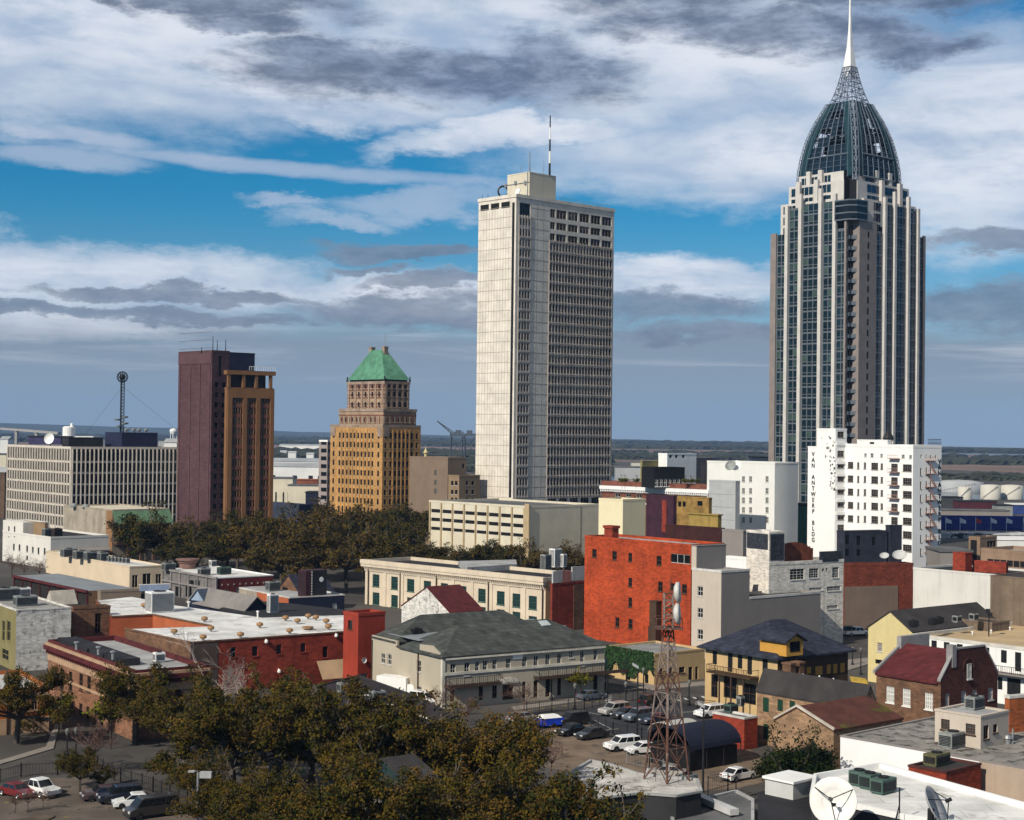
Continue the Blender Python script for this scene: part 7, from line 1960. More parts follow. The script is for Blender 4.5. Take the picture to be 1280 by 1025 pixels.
# box truck
p = at(*Z13(525, 200), .0); r = empty('box_truck', p, R(A1 - 60)); tag(r, 'white box truck parked along the putty building side wall', 'truck')
q = MB(); q.box(-3.4, -1.15, .9, 1.8, 1.15, 3.3); q.build('cargo_box', WHITE, r)
q = MB(); q.box(1.9, -1.05, .5, 3.6, 1.05, 1.5); q.extr([(1.9, -1.0, 1.5), (3.4, -1.0, 1.5), (2.9, -1.0, 2.4), (1.9, -1.0, 2.4)], (0, 2, 0)); q.build('cab', WHITE, r)
q = MB(); q.extr([(3.42, -.9, 1.55), (3.42, .9, 1.55), (2.95, .85, 2.32), (2.95, -.85, 2.32)], (.03, 0, .02)); q.build('windscreen', CGL, r)
for x in (-2.3, 2.6):
    for y in (-.95, .95):
        q = MB(); q.lathe([(0, -.14), (.46, -.12), (.46, .12), (0, .14)], 14); q.v = [(a, -c * 1.3, b_ + .46) for a, b_, c in q.v]; o = q.build('wheel', TYRE, r); o.location = (x, y, 0)
# tarpaulin covered trailer
p = at(*Z12(242, 538), 0); r = empty('covered_trailer', p, R(A1)); tag(r, 'bright blue tarpaulin covered trailer with white top beside the black cars', 'trailer')
q = MB()
q.add([(-2.0, -.95, .35), (2.0, -.95, .35), (2.0, .95, .35), (-2.0, .95, .35), (-1.9, -.9, 1.35), (1.6, -.85, 1.3), (1.6, .85, 1.3), (-1.9, .9, 1.35)], [(0, 1, 5, 4), (1, 2, 6, 5), (2, 3, 7, 6), (3, 0, 4, 7), (4, 5, 6, 7)]); q.build('tarpaulin', mat('blue tarpaulin', (.008, .040, .42), .5, .3, 1.2), r)
q = MB(); q.add([(-1.9, -.92, 1.355), (1.4, -.87, 1.31), (1.4, .87, 1.31), (-1.9, .92, 1.355), (-1.4, -.5, 1.75), (.9, -.5, 1.7), (.9, .5, 1.7), (-1.4, .5, 1.75)], [(0, 1, 5, 4), (1, 2, 6, 5), (2, 3, 7, 6), (3, 0, 4, 7), (4, 5, 6, 7)]); q.build('top_cover', WHITE, r)
for y in (-.9, .9):
    q = MB(); q.lathe([(0, -.1), (.33, -.09), (.33, .09), (0, .1)], 14); q.v = [(a, -c, b_ + .33) for a, b_, c in q.v]; o = q.build('wheel', TYRE, r); o.location = (0, y, 0)
# ------------------------------------------------------------------ lamps


def lamp(px, py, ytop, label, style='globe', group=None, z=0.0, name='street_lamp'):
    p = at(px, py, z); h = (at(px, py, z) - CAM).y * (py - ytop) / FPX
    r = empty(name, p); tag(r, label, 'street lamp', group)
    if style == 'globe':
        q = MB(); q.lathe([(.28, 0), (.28, .3), (.16, .5), (.10, .9), (.085, h - .9), (.14, h - .85)], 10); q.build('post', DKMET, r)
        q = MB(); q.lathe([(.12, h - .85), (.28, h - .4), (.22, h - .15), (.06, h)], 10); q.build('lantern', mat('lantern glass', (.16, .16, .15), .3), r)
    elif style == 'flood':
        q = MB(); q.lathe([(.2, 0), (.13, .4), (.09, h)], 8); q.build('pole', DKMET, r)
        q = MB(); q.box(-.9, -.2, h - .1, .1, .2, h + .25); q.v = [(x * .8, y, z_ + (.45 if x < -.5 else 0)) for x, y, z_ in q.v]; q.build('lamp_head', mat('pale lamp head', (.36, .36, .36), .5), r)
    else:
        q = MB(); q.lathe([(.16, 0), (.13, .4), (.11, h)], 8); q.tube((0, 0, h - .1), (1.2, .2, h - .1), .06); q.tube((0, 0, h + .1), (-.5, -.2, h + .1), .05); q.build('pole', GALV, r)
        q = MB(); q.box(.2, -.3, h - .5, 1.3, .35, h + .05); q.build('lamp_head', mat('pale lamp head', (.36, .36, .36), .5), r); q = MB(); q.box(-.9, -.25, h + .02, -.3, .2, h + .16); q.build('lamp_arm_head', mat('pale lamp head', (.36, .36, .36), .5), r)
    return r


lamp(*Z12(696, 600), Z12.Y(232), 'tall dark floodlight pole in front of the ivy building', 'flood')
lamp(*Z12(1040, 880), Z12.Y(438), 'tall dark floodlight pole right of the lattice tower', 'flood')
for i, (x, y, t) in enumerate(((728, 402, 228), (636, 418, 300), (967, 426, 292), (370, 450, 308), (248, 395, 262))):
    lamp(*Z12(x, y), Z12.Y(t), ['dark lantern post left of the lattice tower top in front of the ivy wall', 'dark lantern post at the lot fence corner', 'dark lantern post right of the lattice tower by the crossing', 'dark lantern post at the fence before the putty building', 'dark lantern post on the pavement by the putty building doors'][i])
lamp(246, 1066, 966, 'pale grey double headed car park lamp among the lower left trees', 'box')
for x, y, t, lab in ((Z9.X(182), Z9.Y(470), Z9.Y(350), 'dark lantern post at the corner left of the yellow gable'), (Z9.X(235), Z9.Y(530), Z9.Y(355), 'dark post right of the lantern at the yellow gable corner')): lamp(x, y, t, lab)
for x, y, t, lab in ((395, 760, 540, 'dark street lamp post at the lower left kerb'), (350, 690, 545, 'shorter dark street post left of the lamp at the lower left kerb')): lamp(*Z3(x, y), Z3.Y(t), lab)


def fence(pts, z, h, label, gap=2.0, dense=.35, m=None, cat='fence'):
    w = [at(x, y, z) for x, y in pts]; c = w[0]; r = empty('metal_fence', c); tag(r, label, cat)
    q = MB(); q2 = MB()
    for i in range(len(w) - 1):
        a, b_ = w[i] - c, w[i + 1] - c; L_ = (b_ - a).length; n = max(1, int(L_ / gap))
        for k in range(n + 1): p = a.lerp(b_, k / n); q.box(p.x - .05, p.y - .05, 0, p.x + .05, p.y + .05, h + .15)
        for zz in (.2, h - .1): q2.tube(a + Vector((0, 0, zz)), b_ + Vector((0, 0, zz)), .03, n=4)
        m_ = int(L_ / dense)
        for k in range(m_): p = a.lerp(b_, (k + .5) / m_); q2.tube(p + Vector((0, 0, .1)), p + Vector((0, 0, h)), .014, n=3)
    q.build('post', m or DKMET, r); q2.build('railing', m or DKMET, r)


fence([Z12(118, 478), Z12(250, 462), Z12(420, 452), Z12(540, 418), Z12(740, 398)], 0, 1.7, 'black iron fence along the street before the putty building')
fence([Z12(420, 520), Z12(570, 580), Z12(720, 608), Z12(860, 640)], 0, 1.6, 'black iron fence between dark asphalt and the tan lot')
fence([Z12(640, 730), Z12(760, 760), Z12(905, 800)], 0, 1.5, 'grey wire fence behind the lattice tower legs', 2.5, .5, GALV)
fence([Z12(1066, 905), Z12(1170, 890), Z12(1213, 905)], 0, 2.2, 'black iron fence right of the lattice tower', 2, .25)
fence([Z12(905, 420), Z12(1010, 440), Z12(1120, 452)], 0, 1.4, 'black iron fence near the white rounded car')
fence([Z3(0, 830), Z3(110, 800), Z3(300, 790), Z3(510, 760), Z3(598, 820)], 0, 1.5, 'dark fence along the lower left street')
fence([Z3(630, 830), Z3(800, 880), Z3(980, 960), Z3(1150, 1010)], 0, 1.6, 'dark fence behind the car row under the trees')
# ivy corner sign and hydrant
q = MB(); q.tube((0, 0, 0), (0, 0, 5.2), .07); q.box(-.1, -1.6, 3.4, .1, .4, 5.0, 1); o = q.build('hanging_sign', [DKMET, mat('teal sign board', (.05, .15, .19), .6, .2)]); o.location = at(*Z12(530, 345), 0); tag(o, 'dark post with teal hanging sign at the balcony end of the putty building', 'sign')
# ================================================================== trees
BARK = mat('dark oak bark', (.085, .070, .058), .95, .3, 1.5)
BARKP = mat('pale bark', (.36, .31, .27), .9, .2, 1.5)
BARKB = mat('reddish twigs', (.13, .075, .060), .95, .2, 1.5)


def leafm(n, c):
    m = mat(n, c, .85, .35, .22, spec=.06)
    t = m.node_tree; b_ = t.nodes['Principled BSDF']; q = NG(t); oi = q.n('ShaderNodeObjectInfo').outputs['Random']; src = b_.inputs['Base Color'].links[0].from_socket
    hue = q.mix(oi, (.84, .86, .80), (1.24, 1.08, .90)); t.links.new(q.mix(1.0, src, hue, 'MULTIPLY'), b_.inputs['Base Color'])      # every tree its own tone
    return m


LV = [leafm('olive leaves', (.072, .058, .009)), leafm('brown olive leaves', (.092, .060, .011)), leafm('dark green leaves', (.024, .031, .008)), leafm('rusty leaves', (.095, .058, .014)), leafm('grey brown leaves', (.058, .046, .028))]


def skeleton(rn, h, spread, trunk, levels=4, fork=(.28, .36), up=.35, n0=5):
    """branches as (p0, p1, r0, r1); returns also the twig tips"""
    segs = []; tips = []
    th = h * rn.uniform(*fork)
    segs.append((Vector((0, 0, -.3)), Vector((rn.uniform(-.2, .2), rn.uniform(-.2, .2), th)), trunk, trunk * .75))
    def grow(p, d, ln, r, lv):
        q0 = p
        n = 3
        for i in range(n):
            d = (d + Vector((rn.uniform(-.3, .3), rn.uniform(-.3, .3), rn.uniform(-.22, .28)))).normalized()
            q1 = q0 + d * (ln / n); segs.append((q0, q1, r * (1 - .18 * i), r * (1 - .18 * (i + 1)))); q0 = q1
            if lv > 1 and i < n - 1 and rn.random() < .8:
                sd = (d + Vector((rn.uniform(-1, 1), rn.uniform(-1, 1), rn.uniform(-.35, .6)))).normalized(); grow(q0, sd, ln * .58, r * .5, lv - 1)
            if lv <= 2: tips.append(q1.copy())
        if lv > 1:
            for k in range(2): grow(q0, (d + Vector((rn.uniform(-.8, .8), rn.uniform(-.8, .8), rn.uniform(-.3, .6)))).normalized(), ln * .62, r * .55, lv - 1)
        else: tips.append(q0)
    top = segs[0][1]
    for k in range(n0):
        w = 2 * math.pi * (k + rn.uniform(-.3, .3)) / n0; e = rn.uniform(up * .5, up * 1.6)
        grow(top, Vector((math.cos(w), math.sin(w), e)).normalized(), spread * rn.uniform(.48, .62), trunk * .6, levels)
    grow(top, Vector((rn.uniform(-.2, .2), rn.uniform(-.2, .2), 1)), (h - th) * .6, trunk * .55, levels - 1)
    return segs, tips


TREES = {}


def tree_mesh(key, seed, h, spread, trunk, nleaf, size, mats, clump=1.0, up=.35, levels=4, bark=None, squash=.75, n0=5, drop=0.0, tw=.035):
    rn = random.Random(seed); segs, tips = skeleton(rn, h, spread, trunk, levels, up=up, n0=n0)
    zmax = max(t.z for t in tips); k = h / (zmax + .4)
    rmax = sorted(math.hypot(t.x, t.y) for t in tips)[int(len(tips) * .93)]; kr = spread / rmax
    def sc(p): return Vector((p.x * kr, p.y * kr, p.z * k))
    q = MB()
    for a, b_, r0, r1 in segs:
        q.tube(sc(a), sc(b_), max(r0, tw), max(r1, tw * .7), 5 if r0 > .12 else 3, caps=False)
    tr = q.mesh('trunk', bark or BARK)
    lm = None
    if nleaf:
        q = MB(); tips = [sc(t) for t in tips]
        if drop: tips = [t for t in tips if rn.random() > drop]
        per = max(1, nleaf // len(tips)); co = []; fs = []; mi = []
        for t in tips:
            c = rn.choices(range(len(mats)), [5, 3.0, 2.8, 1.5, .7][:len(mats)])[0]; rad = clump * rn.uniform(.55, 1.25); o = Vector((rn.gauss(0, .3), rn.gauss(0, .3), rn.gauss(0, .15))) * clump
            for _ in range(per):
                d = Vector((rn.gauss(0, 1), rn.gauss(0, 1), rn.gauss(0, 1))); d.normalize(); d *= rad * rn.random() ** .45; d.z *= squash
                p = t + o + d; n = (d * .6 / max(rad, .1) + Vector((rn.gauss(0, .6), rn.gauss(0, .6), rn.gauss(.5, .6)))).normalized()
                a = n.orthogonal().normalized(); b_ = n.cross(a); w = rn.uniform(0, 6.28); s = size * rn.uniform(.6, 1.35)
                u = (a * math.cos(w) + b_ * math.sin(w)) * s; v = (b_ * math.cos(w) - a * math.sin(w)) * s * .55
                i = len(co); co += [(p - u)[:], (p - v)[:], (p + u)[:], (p + v)[:]]; fs.append((i, i + 1, i + 2, i + 3)); mi.append(c if rn.random() < .94 else rn.randrange(len(mats)))
        q.v, q.f, q.mi = co, fs, mi
        lm = q.mesh('crown', mats)
    TREES[key] = (tr, lm)


def tree(key, px, py, D, label, name='oak_tree', cat='tree', group=None, h=None, rz=None, s=1.0, z=0.0, rn=random.Random(21)):
    """foot of the tree on the ground at distance D under photo column px"""
    p = atd(px, py, D); r = empty(name, (p.x, p.y, z), rn.uniform(0, 6.28) if rz is None else rz); tag(r, label, cat, group); r.scale = (s, s, s)
    tr, lm = TREES[key]; link('trunk', tr, r)
    if lm: link('crown', lm, r)
    return r


for k in range(4): tree_mesh('oak%d' % k, 40 + k, 12.5, 8.2, .5, 27000, .15, [LV[0], LV[1], LV[2], LV[4], LV[3]], .78, .38, n0=6, drop=.22)
for k in range(3): tree_mesh('far%d' % k, 60 + k, 16, 8.5, .5, 13000, .28, [LV[2], LV[0], LV[4], LV[1]], 1.45, .6, levels=3, n0=7)
for k in range(2): tree_mesh('brn%d' % k, 70 + k, 16, 8.5, .5, 8200, .32, [LV[4], LV[1], LV[0]], 1.2, .6, levels=4, n0=6, drop=.1)
for k in range(2): tree_mesh('thin%d' % k, 80 + k, 11, 5.0, .26, 5200, .19, [LV[2], LV[0], LV[1], LV[3]], .75, .8, levels=3, n0=5)
tree_mesh('bare', 91, 15, 6.0, .22, 0, 0, [], up=1.5, levels=5, bark=BARKP, n0=3, tw=.016)
tree_mesh('bareb', 92, 6, 2.6, .10, 0, 0, [], up=1.7, levels=5, bark=BARKB, n0=6, tw=.010)
tree_mesh('young', 93, 5.5, 1.5, .09, 900, .17, [leafm('fresh green leaves', (.10, .12, .015)), LV[0]], .6, 1.2, levels=2, n0=4)
tree_mesh('cypress', 94, 8, 2.6, .25, 9000, .15, [leafm('dark cypress leaves', (.010, .022, .008)), LV[2]], .85, .8, levels=3, squash=1.2, n0=7)
# foreground live oaks: column, row of the foot, distance, kind, scale
OAKS = [(20, 203, 0, .82, 'olive brown oak at the left edge beside the orange stone building'), (100, 176, 1, .40, 'small oak by the lower left street corner'), (168, 203, 1, .85, 'oak before the right front of the italianate brick building'), (232, 190, 2, .95, 'oak behind the pale car park lamp'),
        (278, 162, 3, .66, 'oak right of the pale car park lamp'), (292, 172, 0, 1.0, 'tall oak left of the bare pale tree'), (330, 184, 3, 1.06, 'oak in front of the long red wall'), (388, 174, 1, 1.12, 'oak below the beige awning of the red building'),
        (312, 147, 2, .78, 'low oak at the bottom left of the tree belt'), (360, 146, 3, .84, 'low oak left of the teal house porch'), (440, 168, 0, 1.14, 'rusty oak below the dark brown flat roof'), (500, 162, 2, 1.08, 'oak before the teal house'),
        (560, 164, 3, 1.0, 'oak at the right of the white passenger van'), (612, 158, 1, 1.02, 'wide oak below the putty building entrance'), (474, 138, 1, .98, 'low oak hiding the teal house corner'), (528, 139, 2, .98, 'dark low oak before the teal house wall'), (430, 141, 3, .90, 'low oak before the teal house porch'), (560, 143, 0, .66, 'low oak over the blue grey car'), (655, 146, 0, .86, 'oak in front of the low white roof, left part')]
for i, (px, D, k, s, lab) in enumerate(OAKS): tree('oak%d' % k, px, 960, D, lab, s=s, group='live oaks in the foreground')
for px, D, k, s, lab in ((712, 140, 0, .98, 'open branched oak before the tarpaulin, left of the lattice tower'), (752, 136, 1, .92, 'open branched oak nearest to the cream tank'), (690, 130, 1, .62, 'small open oak at the bottom edge below the low white roof'), (940, 128, 0, .74, 'open branched oak left of the big cream dish'), (905, 140, 1, .50, 'small open oak behind the fence at the right')):
    tree('thin%d' % k, px, 960, D, lab, s=s, group='live oaks in the foreground')
for px, D, s, lab in ((790, 128, .45, 'low dark tree below the cream tank'), (850, 126, .36, 'low dark tree at the bottom edge right of the cream tank'), (630, 128, .55, 'dark low tree at the bottom edge of the tree belt')): tree('oak2', px, 960, D, lab, s=s, group='live oaks in the foreground')
# bare and small trees
tree('bare', 270, 850, 208, 'tall bare pale barked tree before the red wall', 'bare_tree', s=1.0, rz=.6)
tree('bare', 298, 850, 212, 'second bare pale tree leaning right before the red wall', 'bare_tree', s=.82, rz=2.2)
for px, D, s, lab in ((549, 224, 1.05, 'bare reddish tree at the near corner of the putty building'), (585, 219, .95, 'bare reddish tree before the short balcony'), (655, 226, 1.15, 'bare reddish tree beside the arched doorway'), (645, 214, .8, 'small bare tree right of the arched doorway'), (690, 186, 1.1, 'bare reddish tree beside the blue tarpaulin')): tree('bareb', px, 880, D, lab, 'bare_tree', s=s)
tree('young', *Z12(400, 390), gd(*Z12(400, 390)) - 1, 'young fresh green tree by the kerb before the putty building', 'young_tree')
tree('young', *Z12(1130, 400), gd(*Z12(1130, 400)), 'tiny fresh green tree before the navy roofed house', 'young_tree', s=.7)
tree('young', *Z3(320, 470), 212, 'small green tree left beside the italianate brick building', 'young_tree', s=1.2)
tree('young', *Z3(580, 520), 200, 'taller green tree in front of the italianate brick corner', 'young_tree', s=1.5)
tree('bareb', *Z3(490, 760), 186, 'thin bare tree at the lower left fence', 'bare_tree', s=1.4)
for k, (x, lab) in enumerate(((80, 'leftmost bare shrub on the planter island'), (145, 'middle bare shrub on the planter island'), (225, 'rightmost bare shrub on the planter island'))): tree('bareb', *Z3(x, 1015), 166 + k, lab, 'bare_shrub', 'shrub', s=.48, z=.14)
for px, D, s, lab in ((Z10.X(640), 174, 1.05, 'dark evergreen left of its twin before the small brick gable'), (Z10.X(735), 171, 1.22, 'taller dark evergreen before the small brick gable'), (Z10.X(690), 168, .9, 'lowest dark evergreen between its two neighbours')): tree('cypress', px, 940, D, lab, 'evergreen_tree', s=s)
tree('bareb', 905, 840, 252, 'bare tree at the tan end of the ivy building', 'bare_tree', s=.9)
for px, D, s in ((15, 425, 1.5), (30, 420, 1.3), (50, 415, 1.4)): tree('bareb', px, 700, D, {15: 'leftmost pale bare tree before the white building at far left', 30: 'middle pale bare tree before the white building at far left', 50: 'rightmost pale bare tree before the white building at far left'}[px], 'bare_tree', s=s)
# the square: rows of oaks one behind the other
rs = random.Random(12); n = 0
for D, xs, zt in ((505, range(150, 735, 33), 1.0), (465, range(160, 740, 34), 1.0), (428, range(175, 740, 36), 1.0), (395, range(215, 470, 36), .95), (372, range(345, 470, 30), .85)):
    for x in xs:
        x2 = x + rs.uniform(-9, 9)
        if D == 505 and 530 < x < 735: key = 'brn%d' % rs.randrange(2)
        else: key = ('far%d' % rs.randrange(3)) if rs.random() < .72 else 'brn%d' % rs.randrange(2)
        if D <= 428 and x2 > 452 or D > 450 and x2 > 520 or D == 428 and x2 < 215 or D == 465 and x2 < 200 or D == 395 and x2 < 350 or D == 372 and x2 < 432 or D == 505 and x2 < 350: continue
        tree(key, x2, 690, D + rs.uniform(-8, 8), 'dark oak crowding the wooded square behind the white roofs', group='oaks of the wooded square', s=zt * rs.uniform(.88, 1.12) * (1.08 if x < 460 else 1.08)); n += 1
for x in range(458, 740, 21):
    D = rs.uniform(415, 432); tree('brn%d' % rs.randrange(2) if x > 530 and rs.random() < .6 else 'far%d' % rs.randrange(3), x + rs.uniform(-5, 5), 690, D, 'dark oak crowding the wooded square behind the white roofs', group='oaks of the wooded square', s=(.95 if x < 520 else .70) * rs.uniform(.9, 1.1))
tree('far0', 183, 690, 440, 'dark oak standing tall right of the green awning', s=1.25)
# pots on the roof terrace
for i, (x, y) in enumerate(((75, 285), (90, 280), (150, 285), (415, 285), (440, 290), (470, 285), (630, 285))):
    p = atd(*Z7(x, y), 486); tree('young', *Z7(x, y), 484, ['leftmost', 'second', 'third', 'fourth', 'fifth', 'sixth', 'rightmost'][i] + ' small plant on the roof terrace of the red brick block', 'terrace_plant', 'plant', s=.75, z=23.8)
# ================================================================== ground, far land, port
def far_land():
    edge = []
    for i in range(61):                              # the far rim: the real horizon for an eye 40 m up
        a = -45 + 1.5 * i; d = 11000 - 4200 * max(0, min(1, (a + 4) / 21)); edge.append((math.sin(R(a)) * d, math.cos(R(a)) * d, a, d))
    q = MB(); q.poly([(x, y, 0) for x, y in [(-9000, -600)] + [e[:2] for e in edge] + [(9000, -600)]]); struct(q.build('ground', mat('city ground', (.070, .063, .058), .95, .3, .02, patch=((.15, .12, .09), .60, .012))))
    def band(name, d0, d1, z, m, a0=-42, a1=42, f=lambda a: 0.0):
        n = 50; P = []
        for i in range(n + 1): a = a0 + (a1 - a0) * i / n; d = d0 + f(a); P.append((math.sin(R(a)) * d, math.cos(R(a)) * d, z))
        for i in range(n, -1, -1): a = a0 + (a1 - a0) * i / n; d = d1 + f(a) * 1.3; P.append((math.sin(R(a)) * d, math.cos(R(a)) * d, z))
        q = MB(); q.poly(P); return struct(q.build(name, m))
    MARSH = mat('brown marsh', (.17, .115, .085), .95, .3, .004, patch=((.07, .075, .035), .58, .0035))
    band('marsh', 2300, 4600, .05, MARSH, f=lambda a: 120 * math.sin(a * .5) - 22 * a)
    band('river', 1150, 1480, .04, mat('river water', (.03, .045, .06), .15, .1, .01, spec=.5), f=lambda a: 60 * math.sin(a * .3))
    band('bay_water', 4900, 6100, .10, mat('bay water', (.10, .13, .17), .35, .1, .002, spec=.5), f=lambda a: 150 * math.sin(a * .7) - 45 * max(0, a))
    WOOD = mat('far woods', (.030, .034, .020), .95, .35, .012)
    rn = random.Random(2)
    def wood(name, d0, d1, h, a0, a1, n):
        q = MB()
        for i in range(n):
            a = R(rn.uniform(a0, a1)); d = rn.uniform(d0, d1); x, y = math.sin(a) * d, math.cos(a) * d; hh = h * rn.uniform(.5, 1.15); w = hh * rn.uniform(1.2, 3.0); k = 6
            ph = rn.uniform(0, 6)
            low = [(x + w * math.cos(ph + 6.283 * j / k), y + w * math.sin(ph + 6.283 * j / k), 0) for j in range(k)]; mid = [(x + w * .85 * math.cos(ph + .4 + 6.283 * j / k), y + w * .85 * math.sin(ph + .4 + 6.283 * j / k), hh * rn.uniform(.5, .85)) for j in range(k)]
            q.add(low + mid + [(x, y, hh)], [(j, (j + 1) % k, k + (j + 1) % k, k + j) for j in range(k)] + [(k + j, k + (j + 1) % k, 2 * k) for j in range(k)])
        struct(q.build(name, WOOD), 'stuff')
    wood('far_wood', 4400, 5000, 13, -26, 24, 1500); wood('riverbank_wood', 2000, 2700, 12, -22, 3, 900); wood('riverbank_wood', 2500, 2900, 9, 3, 24, 420); wood('riverbank_wood', 3300, 3500, 8, 3, 22, 160); wood('marsh_scrub', 1560, 1750, 6, -24, 24, 420)
    wood('far_wood', 6300, 7000, 16, -26, 14, 1300)
    # hills on the rim: higher to the left
    q = MB(); rings = []
    for x, y, a, d in edge:
        t = max(0, min(1, (a + 19) / 34)); h = 66 * (1 - t) ** 2.2 + 4 + 2.5 * math.sin(a * 1.9) + 1.2 * math.sin(a * 4.7)
        rings.append([(x * .86, y * .86, -1), (x * .91, y * .91, h * .75), (x * .965, y * .965, h), (x * 1.02, y * 1.02, h * .6), (x * 1.05, y * 1.05, -5)])
    for i in range(len(rings) - 1):
        for j in range(4): q.quad(rings[i][j], rings[i + 1][j], rings[i + 1][j + 1], rings[i][j + 1])
    struct(q.build('hills', mat('wooded hills', (.035, .045, .030), .95, .3, .004), None, True))


far_land()


def port():
    WS = mat('white shed metal', (.72, .71, .68), .6, .08, .05, streak=.15); LG = mat('light grey roof', (.36, .37, .38), .8, .12, .05); RC = mat('red brown clutter', (.22, .07, .035), .85, .4, .2)
    def shed(name, label, x0, x1, yt, yb, D, m=WS, rf=LG, dep=None, cat='warehouse', th=None, group=None, door=None):
        p0, p1 = atd(x0, yt, D), atd(x1, yt, D); w = (p1 - p0).length; h = p0.z; r = empty(name, (p0.x, p0.y, 0), math.atan2(p1.y - p0.y, p1.x - p0.x) + R(th or 0)); tag(r, label, cat, group)
        d = dep or max(12, w * .5); q = MB(); q.box(0, 0, 0, w, d, h); q.build('wall', m, r)
        q = MB(); q.extr([(-.4, -.4, h + .01), (-.4, d / 2, h + 2.2), (-.4, d + .4, h + .01)], (w + .8, 0, 0)) if rf is LG else q.box(-.3, -.3, h + .005, w + .3, d + .3, h + .5); q.build('roof', rf, r)
        if door:
            q = MB()
            for t in door: q.box(w * t, -.08, .05, w * t + w * .06, -.004, h * .62); 
            q.build('door', GLD, r)
        return r
    shed('long_white_shed', 'long thin white shed in the far distance left of the golden tower', 349, 420, 556.5, 562, 2900, dep=40)
    shed('white_warehouse', 'big white warehouse with pale roof between the brown and the golden towers', 330, 420, 583, 598, 1080, WS, LG, 50, door=(.1, .4, .62, .75))
    shed('grey_roof_warehouse', 'wide grey roofed warehouse behind the big white warehouse', 330, 415, 576.5, 583, 1250, WS, LG, 70)
    shed('cream_office', 'cream two storey office in front of the big white warehouse', 335, 366, 598, 626, 760, PAINTC, GREYROOF, 14, 'office building', door=(.1, .3, .6, .8))
    shed('red_clutter_yard', 'yard heap of orange red containers before the big white warehouse', 366, 397, 600, 608, 900, RC, RC, 10, 'containers')
    shed('long_cream_wing', 'long low cream wing left of the narrow grey tower', 360, 400, 607, 616, 740, PAINTC, GREYROOF, 12, 'office building')
    shed('blue_shed', 'navy blue shed at the foot of the narrow grey tower', 382, 400, 616, 622, 700, MATS['navy painted wall'], BLACKROOF, 12)
    for i, (x0, x1, y0, y1, D) in enumerate(((350, 358, 565, 570, 2100), (360, 370, 566, 571, 2000), (383, 392, 568, 572, 1900))): shed('small_white_house', ['leftmost small white house among the distant trees', 'middle small white house among the distant trees', 'rightmost small white house among the distant trees'][i], x0, x1, y0, y1, D, dep=10, cat='house')
    # left, over the grid block roof
    t = atd(86, 546, 900); r = empty('white_silo', (t.x, t.y, 0)); tag(r, 'white concrete silo with low annex beyond the pale grid block', 'silo')
    zt = atd(86, 534, 900).z; q = MB(); q.lathe([(3.4, 0), (3.4, zt), (2.2, zt + .5), (0, zt + .6)], 20); q.lathe([(.8, zt), (.8, zt + 2.2), (0, zt + 2.4)], 10, (1.6, 0, 0)); q.build('drum', WHITE, r); q = MB(); q.box(-7, -1, 0, 14, 12, atd(86, 545, 900).z); q.box(-14, 2, 0, -7, 12, atd(86, 546, 900).z - 1); q.build('annex', WS, r)
    shed('purple_block', 'dull purple block beyond the left part of the grid block roof', 36, 76, 546, 560, 760, mat('dull purple wall', (.05, .045, .11), .85, .2), BLACKROOF, 20, 'building')
    for i, (x0, x1, y0, D, m) in enumerate(((0, 10, 549, 1200, WS), (-20, 8, 568, 760, PAINTC), (-30, 6, 590, 700, mat('brown render', (.13, .08, .05))), (120, 129, 549, 900, WS), (205, 221, 553, 900, WS), (198, 214, 551, 1100, LG))): shed('distant_building', ['white shed at the left edge below the bridge', 'cream slab at the left edge beside the grid block', 'brown block at the left edge beside the grid block', 'small white shed left of the navy plant block', 'white shed between grid block and purple brown tower', 'grey shed behind the white one beside the purple brown tower'][i], x0, x1, y0, y0 + 10, D, m, GREYROOF if i % 2 else LG, 14, 'building')
    p = atd(217, 545, 1500); zt = atd(217, 536.5, 1500).z; r = empty('water_tower', (p.x, p.y, 0)); tag(r, 'white water tower on legs beside the purple brown tower', 'water tower')
    q = MB(); q.lathe([(0, zt - 5), (3, zt - 4.2), (3.8, zt - 2), (3.4, zt), (0, zt + 1)], 16); q.build('tank', WHITE, r); q = MB()
    for a in range(4): q.tube((3.2 * math.cos(a * 1.57), 3.2 * math.sin(a * 1.57), 0), (2.8 * math.cos(a * 1.57), 2.8 * math.sin(a * 1.57), zt - 3), .35)
    q.build('leg', WHITE, r)
    # bridge far left
    a = atd(-60, 534, 2400); b_ = atd(72, 543, 1800); r = empty('road_bridge', (a.x, a.y, 0)); tag(r, 'long road bridge on piers descending at far left', 'bridge')
    q = MB(); d = b_ - a; n = 12; pr = []
    for i in range(n + 1): t = i / n; pr.append(Vector((d.x * t, d.y * t, a.z + (b_.z - a.z) * t ** 1.6)))
    for i in range(n): q.extr([pr[i], pr[i + 1], pr[i + 1] + Vector((0, 12, 0)), pr[i] + Vector((0, 12, 0))], (0, 0, 2.6))
    q.build('deck', mat('bridge concrete', (.34, .32, .30)), r)
    for i in range(0, n): 
        if i % 2 == 0: q = MB(); q.box(pr[i].x - 1.5, pr[i].y + 2, 0, pr[i].x + 1.5, pr[i].y + 8, pr[i].z); q.build('pier', MATS['bridge concrete'], r)
